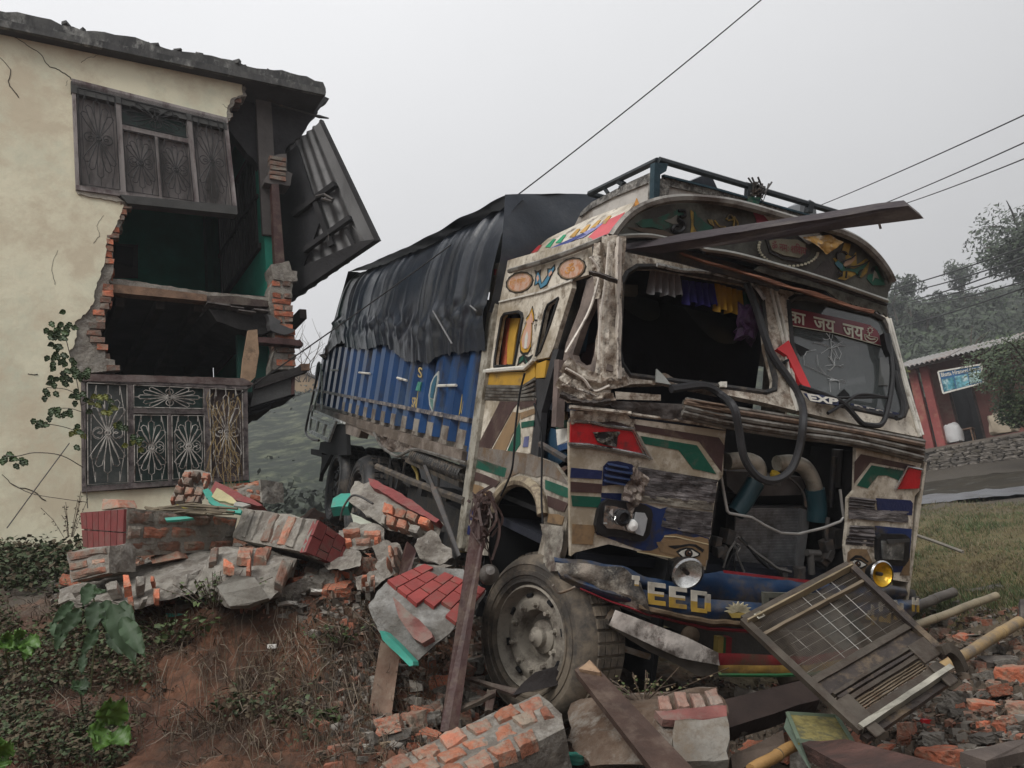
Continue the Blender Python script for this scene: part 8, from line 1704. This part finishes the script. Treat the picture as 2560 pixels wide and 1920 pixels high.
scatter(z7,[(0,640),(400,600),(1100,560),(2100,720),(2212,860),(1900,940),(1000,1000),(300,1000),(0,900)],92,.05,.2,'piece of broken brick or mortar in the pile along the bank edge','rubble pieces along the bank edge',MM)
scatter(c7,[(0,200),(300,260),(700,330),(760,480),(420,560),(330,700),(230,700),(0,640)],80,.07,.24,'piece of broken brick or mortar between the wall chunks and the truck','rubble pieces beside the truck',MM)
scatter(c7,[(830,980),(980,1000),(1100,1250),(760,1480),(560,1560),(420,1659),(380,1500),(640,1300)],40,.05,.18,'piece of broken brick or mortar round the foot of the leaning post','rubble pieces round the leaning post',MM)
scatter(r4,[(350,380),(1244,250),(1244,1659),(0,1659),(200,1300),(640,900)],70,.03,.13,'piece of broken brick or stone on the earth to the right of the grille','rubble pieces at the right',MM)
scatter(c8,[(480,1280),(1000,1240),(1300,1560),(900,1659),(480,1659)],16,.05,.15,'piece of broken brick or stone round the tray','rubble pieces round the tray',MM)
name_pieces()
def gravel(c,poly,n,s0,s1,name,label,mats,lay=0):
    m = MB(); xs_ = [p[0] for p in poly]; ys_ = [p[1] for p in poly]; k = 0
    while k < n:
        x,y = U(min(xs_),max(xs_)),U(min(ys_),max(ys_)); p = gpt(c((x,y))[0]) if k % 6 == 0 else p0+V((U(-.12,.12),U(-.12,.12),0))
        if k % 6 == 0: p0 = p
        else: p.z = ground_z(p.x,p.y)
        s_ = s0+(s1-s0)*U(0,1)**3; m.mi = R_.randrange(len(mats)); k += 1; p = p+V((0,0,rough_z(p.x,p.y)))
        q = [p+V((U(-1,1),U(-1,1),U(.1,.9)))*s_ for _ in range(4)]; b = [V((v.x,v.y,p.z-s_*.4)) for v in q[:3]]
        m.add([q[0],q[1],q[2],q[3],*b],[(0,1,3),(1,2,3),(2,0,3),(0,4,5,1),(1,5,6,2),(2,6,4,0)])
    m.build(name,mats,kind='stuff',recalc=True,label=label,cat='gravel')
gravel(r4,[(0,300),(1244,1659)],6500,.006,.045,'gravel','fine crushed brick and grit on the earth at the right',[M('grit_brown',(.13,.1,.075),.95),brick_mat,M('grit_grey',(.2,.18,.155),.95),M('grit_dark',(.07,.055,.042),.95)])
gravel(z7,[(0,560),(2212,980)],5200,.008,.055,'gravel','crushed mortar and brick grit along the bank edge',[M('grit_grey',(.2,.18,.155)),brick_mat,mortar,M('grit_dark',(.07,.055,.042))])
gravel(c7,[(0,250),(1400,1659)],4200,.008,.05,'gravel','crushed brick grit round the front wheel',[M('grit_grey',(.2,.18,.155)),brick_mat,mortar,M('grit_dark',(.07,.055,.042))])
gravel(c8,[(300,1150),(1600,1659)],3000,.008,.03,'gravel','crushed brick grit under the bumper',[M('grit_brown',(.13,.1,.075)),brick_mat,M('grit_grey',(.2,.18,.155)),M('grit_dark',(.07,.055,.042))])
# ================================================================== PLANTS
def blade_mat(n,c,v=.35): return M(n,c,.6,v,3,0)
g_straw = blade_mat('dry_grass',(.17,.135,.075)); g_green = blade_mat('grass_green',(.075,.105,.035)); g_dark = blade_mat('grass_dark',(.045,.065,.026)); g_root = blade_mat('root_brown',(.075,.052,.036)); g_pale = blade_mat('root_pale',(.19,.15,.11)); g_bank = blade_mat('straw_dark',(.095,.072,.042))
# short turf by the road
m = MB(); rr = random.Random(11)
cells = []
while len(m.f) < 42000:
    x,y = rr.uniform(2200,2660),1262+(1560-1262)*rr.random()**1.3
    b0 = gpt((x,y)); 
    for _ in range(26):
        p = b0+V((rr.gauss(0,.16),rr.gauss(0,.22),0)); p.z = ground_z(p.x,p.y)+rough_z(p.x,p.y)-.005
        dn = noise.noise(p*1.1)
        h = rr.uniform(.02,.06)*(1.3 if dn > 0 else .7); a = rr.uniform(0,6.28); wv = V((math.cos(a),math.sin(a),0))*rr.uniform(.003,.006); l = V((rr.gauss(0,.4),rr.gauss(0,.4),1))*h
        m.mi = 0 if rr.random() < .5-dn*.7 else (1 if rr.random() < .75 else 2); m.add([p-wv,p+wv,p+l],[(0,1,2)])
m.build('grass',[g_straw,g_green,g_dark],kind='stuff',recalc=False,label='short patchy green and straw coloured grass between debris and road',cat='grass')
# roots, straw and weeds hanging on the bank
def on_bank(x,y): p = gpt((x,y)); p.z += rough_z(p.x,p.y); return p
m = MB(); rr = random.Random(12)
for k in range(3600):
    x = rr.uniform(-20,1130); y = rr.uniform(1500,1930)
    dens = noise.noise(V((x*.004,y*.005,3)))+noise.noise(V((x*.012,y*.012,9)))*.7
    if dens < -.28+(.25 if 330 < x < 640 else 0): continue
    p = on_bank(x,y); L_ = rr.uniform(.04,.2); a = rr.uniform(0,6.28); d_ = V((math.cos(a)*.7,-.35-abs(math.sin(a))*.3,rr.uniform(-1.1,.5))).normalized()*L_
    q = [p,p+d_*.35+V((0,-.03,.05*rr.random())),p+d_*.7+V((rr.gauss(0,.02),-.03,rr.gauss(0,.02))),p+d_+V((rr.gauss(0,.03),-.01,-.03*rr.random()))]
    m.mi = 0 if rr.random() < .5 else (1 if rr.random() < .55 else 2); m.tube(q,[.0025,.002,.0015,.0008],3,False)
for k in range(520):    # long strands lying down the face
    x = rr.choice([rr.gauss(620,60),rr.gauss(760,90),rr.gauss(860,60),rr.uniform(0,560)]); y = rr.uniform(1530,1860); L_ = rr.uniform(30,150); dx = rr.gauss(0,22); q = []
    for s_ in range(4): q.append(on_bank(x+dx*s_/3+rr.gauss(0,5),y+L_*s_/3)+V((0,-.02,.018+.02*rr.random())))
    m.mi = rr.choice([0,0,1,2]); m.tube(q,[.0024,.002,.0016,.0008],3,False)
m.build('roots',[g_root,g_bank,g_pale],kind='stuff',recalc=False,label='dry roots and straw hanging over the red earth bank',cat='roots')
m = MB(); rr = random.Random(13)
def leaflet(m,p,d_,s_,w_=.45,droop=.2):
    n_ = V((rr.gauss(0,.4),rr.gauss(0,.4),1)).normalized(); t_ = d_.cross(n_).normalized()*s_*w_; e = p+d_*s_; md = p+d_*s_*.45
    m.add([p,md+t_,e-V((0,0,droop*s_)),md-t_,md+n_*s_*.06],[(0,1,4),(1,2,4),(2,3,4),(3,0,4)])
for k in range(6500):
    x = rr.uniform(-30,1130)*(.55 if rr.random() < .55 else 1); y = rr.uniform(1490,1930)
    dens = noise.noise(V((x*.006,y*.007,30)))+.55-(x/650)+noise.noise(V((x*.02,y*.02,1)))*.4
    if x > 560 and y > 1600: dens += .22
    if 380 < x < 640: dens -= .35
    if dens < 0: continue
    p = on_bank(x,y)+V((rr.gauss(0,.02),-.02-.06*rr.random(),.02+.06*rr.random()))
    for _ in range(rr.randint(2,5)): m.mi = rr.choice([0,1,1,2]); leaflet(m,p+V((rr.gauss(0,.02),rr.gauss(0,.02),rr.gauss(0,.02))),V((rr.gauss(0,1),rr.gauss(0,1)-.5,rr.gauss(0,.7))).normalized(),rr.uniform(.010,.036))
m.build('weeds',[g_dark,M('weed_brown',(.085,.065,.038),.8),leaf_mid],kind='stuff',recalc=False,label='small leaved weeds matting the left of the bank',cat='weeds')
m = MB(); rr = random.Random(14)
for k in range(700):     # dark growth along the foot of the house
    p = W((rr.uniform(-20,240),rr.uniform(1395,1520)),rr.uniform(6.0,8.0)); p.z = ground_z(p.x,p.y)+rr.uniform(0,.16)
    for _ in range(6): m.mi = rr.choice([0,0,1]); leaflet(m,p+V((rr.gauss(0,.06),rr.gauss(0,.06),rr.gauss(0,.04))),V((rr.gauss(0,1),rr.gauss(0,1),rr.gauss(0,.8))).normalized(),rr.uniform(.02,.06))
m.build('weeds',[g_dark,M('weed_brown',(.085,.065,.038),.8)],kind='stuff',recalc=False,label='dark tangled weeds along the foot of the cream wall',cat='weeds')
def tuft(c,x,y,d_,n,h,label,mats,spread=.12,lf=.02):
    b0 = W(c((x,y))[0],d_); t = empty('weed_tuft',Matrix.Translation(b0),label=label,cat='weed'); m = MB(); st = MB()
    for k in range(n):
        a = V((rr.gauss(0,spread),rr.gauss(0,spread*.6),0)); e = a*1.6+V((0,0,h*rr.uniform(.5,1))); st.tube([a*.3,a*.9+V((0,0,h*.4)),e],.0025,3,False)
        for q in range(7): p = (a*.3).lerp(e,rr.uniform(.25,1)); m.mi = rr.randrange(len(mats)); leaflet(m,p,V((rr.gauss(0,1),rr.gauss(0,1),rr.gauss(0,.5))).normalized(),lf*rr.uniform(.7,1.6))
    st.build('stem',g_root,t,recalc=False); m.build('leaf',mats,t,recalc=False,kind='stuff')
tuft(z7,1090,990,4.75,26,.2,'small green weed clump below the rendered patch on the bank edge',[g_green,g_dark],.09)
tuft(c7,1860,1260,4.0,20,.12,'tiny green weed growing on the fallen rendered block',[g_green,g_straw],.09,.015)
tuft(c3,1230,1420,4.2,14,.1,'small pale leaved weed half way down the red bank',[leaf_mid,g_green],.05,.03); tuft(c3,1950,960,4.6,16,.14,'small green weed right of the bare earth on the bank',[leaf_mid,g_green],.07)
tuft(c3,1850,1480,4.1,8,.14,'two leaved young weed low on the right of the bank',[leaf_mid],.04,.05); tuft(c3,1000,960,4.7,22,.2,'leafy weed clump right of the big leaved plant',[g_green,leaf_mid],.1,.03)
tuft(c3,400,330,6.8,10,.38,'spiky dry weed standing against the cream wall',[g_root,g_dark],.07,.02)
# broad leaved plants
big_leaf = M('big_leaf',(.03,.062,.022),.6,.3,2.5,.25,9,spec=.5,rnd=.2); lime_leaf = M('lime_leaf',(.07,.15,.025),.45,.25,3,.2,9,rnd=.2)
def bleaf(root,c,base,tip,w_,mat,fold=.25):
    a,b = V(base)-c,V(tip)-c; d_ = b-a; L_ = d_.length; view = -(V(base)).normalized(); s_ = d_.cross(view).normalized(); n_ = s_.cross(d_).normalized(); m = MB()
    def fn(u,v):
        wv = w_*math.sin(math.pi*min(1,v**.8))*(1-.25*v) if 0 < v < 1 else 0; x = (u-.5)*2
        return a+d_*v+s_*x*wv+n_*(abs(x)*wv*fold-.12*L_*(v*v)+.012*math.sin(v*22)*abs(x))
    m.grid(fn,6,10); return m.build('leaf',mat,root,recalc=False,smooth=True)
def plant(label,stems,leaves,name='broad_leaved_plant',sm=None,mat=big_leaf):
    allp = [p for s_ in stems for p in s_]; c = V(allp[0]); t = empty(name,Matrix.Translation(c),label=label,cat='plant')
    m = MB(); 
    for s_ in stems: m.tube([p-c for p in smoothline(s_,4)],.004,4,False)
    m.build('stem',sm or M('stem_green',(.07,.08,.035),.6),t,recalc=False)
    for b_,tp_,w_,*mm in leaves: bleaf(t,c,b_,tp_,w_,mm[0] if mm else mat)
P_ = lambda c,*q: PD(c,*q)
L1 = []
for x0,y0,x1,y1,w_,d_ in ((530,600,480,720,.075,3.75),(560,700,520,870,.085,3.7),(610,690,640,900,.075,3.72),(640,710,780,1060,.11,3.65),(700,790,830,1010,.085,3.62),(700,700,770,840,.06,3.7),(420,700,300,830,.055,3.8),(460,740,350,900,.07,3.75),(380,790,320,990,.06,3.8),(560,860,470,1010,.055,3.72),(480,1000,470,1110,.04,3.7),(620,880,700,1000,.055,3.7),(520,640,600,640,.03,3.75),(300,820,350,930,.05,3.85)):
    a,b = P_(c3,(x0,y0,d_),(x1,y1,d_-.12)); L1.append((a,b,w_*.52))
plant('large dark green broad leaved plant hanging over the left of the bank',[P_(c3,(520,1220,3.8),(540,1000,3.78),(560,800,3.76),(520,605,3.75)),P_(c3,(560,800,3.76),(640,740,3.72),(740,830,3.65)),P_(c3,(560,820,3.76),(460,740,3.78),(350,780,3.82))],L1)
for lb,dd,off,sc_,lv in (('bright lime green young plant low at the left edge of the bank',3.9,(120,920),1,[(0,0,-80,70),(10,0,60,90),(0,-10,-20,-60),(40,-20,110,40),(60,10,20,120)]),('bright green broad leaves near the bottom left of the bank',3.55,(620,1430),1.5,[(0,0,-50,90),(-10,-30,10,-110),(40,-20,60,-110),(-20,10,-80,10),(50,10,80,60)]),
                             ('small green leaves at the extreme bottom left corner',3.5,(15,1590),1.3,[(0,0,-30,-80),(0,0,30,-60),(0,10,-20,60)]),('pale green leaf pair in the weeds at far left',3.9,(30,930),.9,[(0,0,30,-60),(0,0,-40,40),(10,0,50,40)]),('small round grey green leaf plant below the big leaves',3.7,(460,1170),1,[(0,0,-40,40),(0,0,50,20),(10,-10,20,70)])):
    L2 = []; 
    for x0,y0,x1,y1 in lv: a,b = P_(c3,(off[0]+x0,off[1]+y0,dd),(off[0]+x1*sc_,off[1]+y1*sc_,dd-.06)); L2.append((a,b,.034*sc_,lime_leaf if 'green' in lb and 'grey' not in lb else big_leaf))
    plant(lb,[P_(c3,(off[0]+20,off[1]+180,dd+.1),(off[0]+5,off[1]+60,dd),(off[0],off[1],dd))],L2,'young_plant')
# thin shrub climbing beside the lower window
sh_leaf = M('shrub_leaf',(.045,.075,.028),.5,.35,4,.1,9,rnd=.3); sh_yel = M('shrub_leaf_yellow',(.14,.15,.03),.5,.3,4,.1,9)
st_ = [P_(c2,(505,1545,7.2),(490,1300,7.3),(480,1050,7.4),(440,800,7.5),(400,650,7.6),(360,480,7.6)),P_(c2,(480,1310,7.3),(350,1240,7.2),(200,1225,7.2),(100,1245,7.2),(20,1240,7.2)),P_(c2,(485,1120,7.4),(380,1080,7.4),(280,1060,7.3),(215,1050,7.3)),P_(c2,(470,990,7.4),(400,970,7.4),(310,970,7.4)),
       P_(c2,(460,900,7.45),(380,860,7.4),(270,850,7.4)),P_(c2,(500,1510,7.1),(350,1490,7.1),(180,1460,7.1),(60,1400,7.1)),P_(c2,(470,950,7.4),(560,920,7.3),(650,940,7.3))]
LL = []; rr = random.Random(17)
def addl(c,x,y,d_,dx,dy,s_,mm=None): a,b = P_(c,(x,y,d_),(x+dx,y+dy,d_-.03)); LL.append((a,b,s_,*( [mm] if mm else [])))
for x,y,n_,sp_,yel in ((350,480,9,60,0),(320,530,7,45,0),(340,600,8,55,0),(360,660,7,50,0),(330,690,6,45,0),(400,520,6,40,0),(390,750,8,55,0),(430,730,5,40,0),(350,800,6,45,0),(280,850,6,40,0),(450,880,6,45,0),(310,970,7,40,0),(385,1000,4,36,0),(210,1055,6,35,0),(440,1100,7,50,1),(540,930,8,60,1),(620,940,7,50,1),(780,1140,8,50,1),(690,1060,6,40,1),(30,1245,8,40,0),(95,1265,5,30,0),(500,780,5,40,0)):
    for _ in range(n_): a_ = rr.uniform(0,6.28); addl(c2,x+rr.gauss(0,sp_*.55),y+rr.gauss(0,sp_*.5),7.35+rr.gauss(0,.06),math.cos(a_)*42,abs(math.sin(a_))*30+10,.028,sh_yel if yel and rr.random() < .35 else sh_leaf)
plant('thin leafy shrub climbing the wall left of the lower window',st_,LL,'climbing_shrub',M('shrub_stem',(.06,.05,.04),.7),sh_leaf)
m = MB(); m.tube(P_(c2,(400,1170,8.0),(200,1440,7.6),(40,1659,7.2)),.005,4); m.build('wall_wire',iron,label='thin wire slanting down across the cream wall',cat='wire')
m = MB()
for k in range(70): 
    a = P_(c2,(U(1200,1380),U(870,1350),8.9+U(-.1,.05)))[0]; m.tube(smoothline([a,a+V((U(-.06,.06),-.02,-U(.05,.15))),a+V((U(-.08,.08),-.02,-U(.15,.35)))],3),.003,3,False)
m.build('dry_vine',[M('dry_vine',(.2,.14,.06),.8)],kind='stuff',recalc=False,label='dry brown vine strands hanging on the right grille panel of the lower window',cat='vine')
m = MB(); rr = random.Random(19)
for k in range(9):
    a = W((rr.uniform(745,775),955),40); p = [a]
    for s_ in range(5): p.append(p[-1]+V((rr.gauss(0,.35),0,rr.uniform(.3,.9))))
    m.tube(p,[.03,.025,.02,.015,.01,.006],4,False)
    for q in p[1:4]: m.tube([q,q+V((rr.gauss(0,.5),0,rr.uniform(.1,.6)))],.008,3,False)
m.build('bare_tree',bark,recalc=False,label='leafless twiggy tree beyond the house corner',cat='tree')
# ================================================================== HAZE
hz_ = bpy.data.materials.new('haze'); hz_.use_nodes = True; nn_ = hz_.node_tree.nodes; nn_.remove(nn_['Principled BSDF'])
pv = nn_.new('ShaderNodeVolumePrincipled'); pv.inputs['Color'].default_value = (.9,.92,.95,1); pv.inputs['Density'].default_value = .0019; pv.inputs['Anisotropy'].default_value = .2
hz_.node_tree.links.new(pv.outputs[0],nn_['Material Output'].inputs['Volume'])
m = MB(); m.box((-265,-35,-42),(530,0,0),(0,360,0),(0,0,82)); m.build('haze',hz_,kind='stuff',label='thin grey mist filling the valley air',cat='haze')
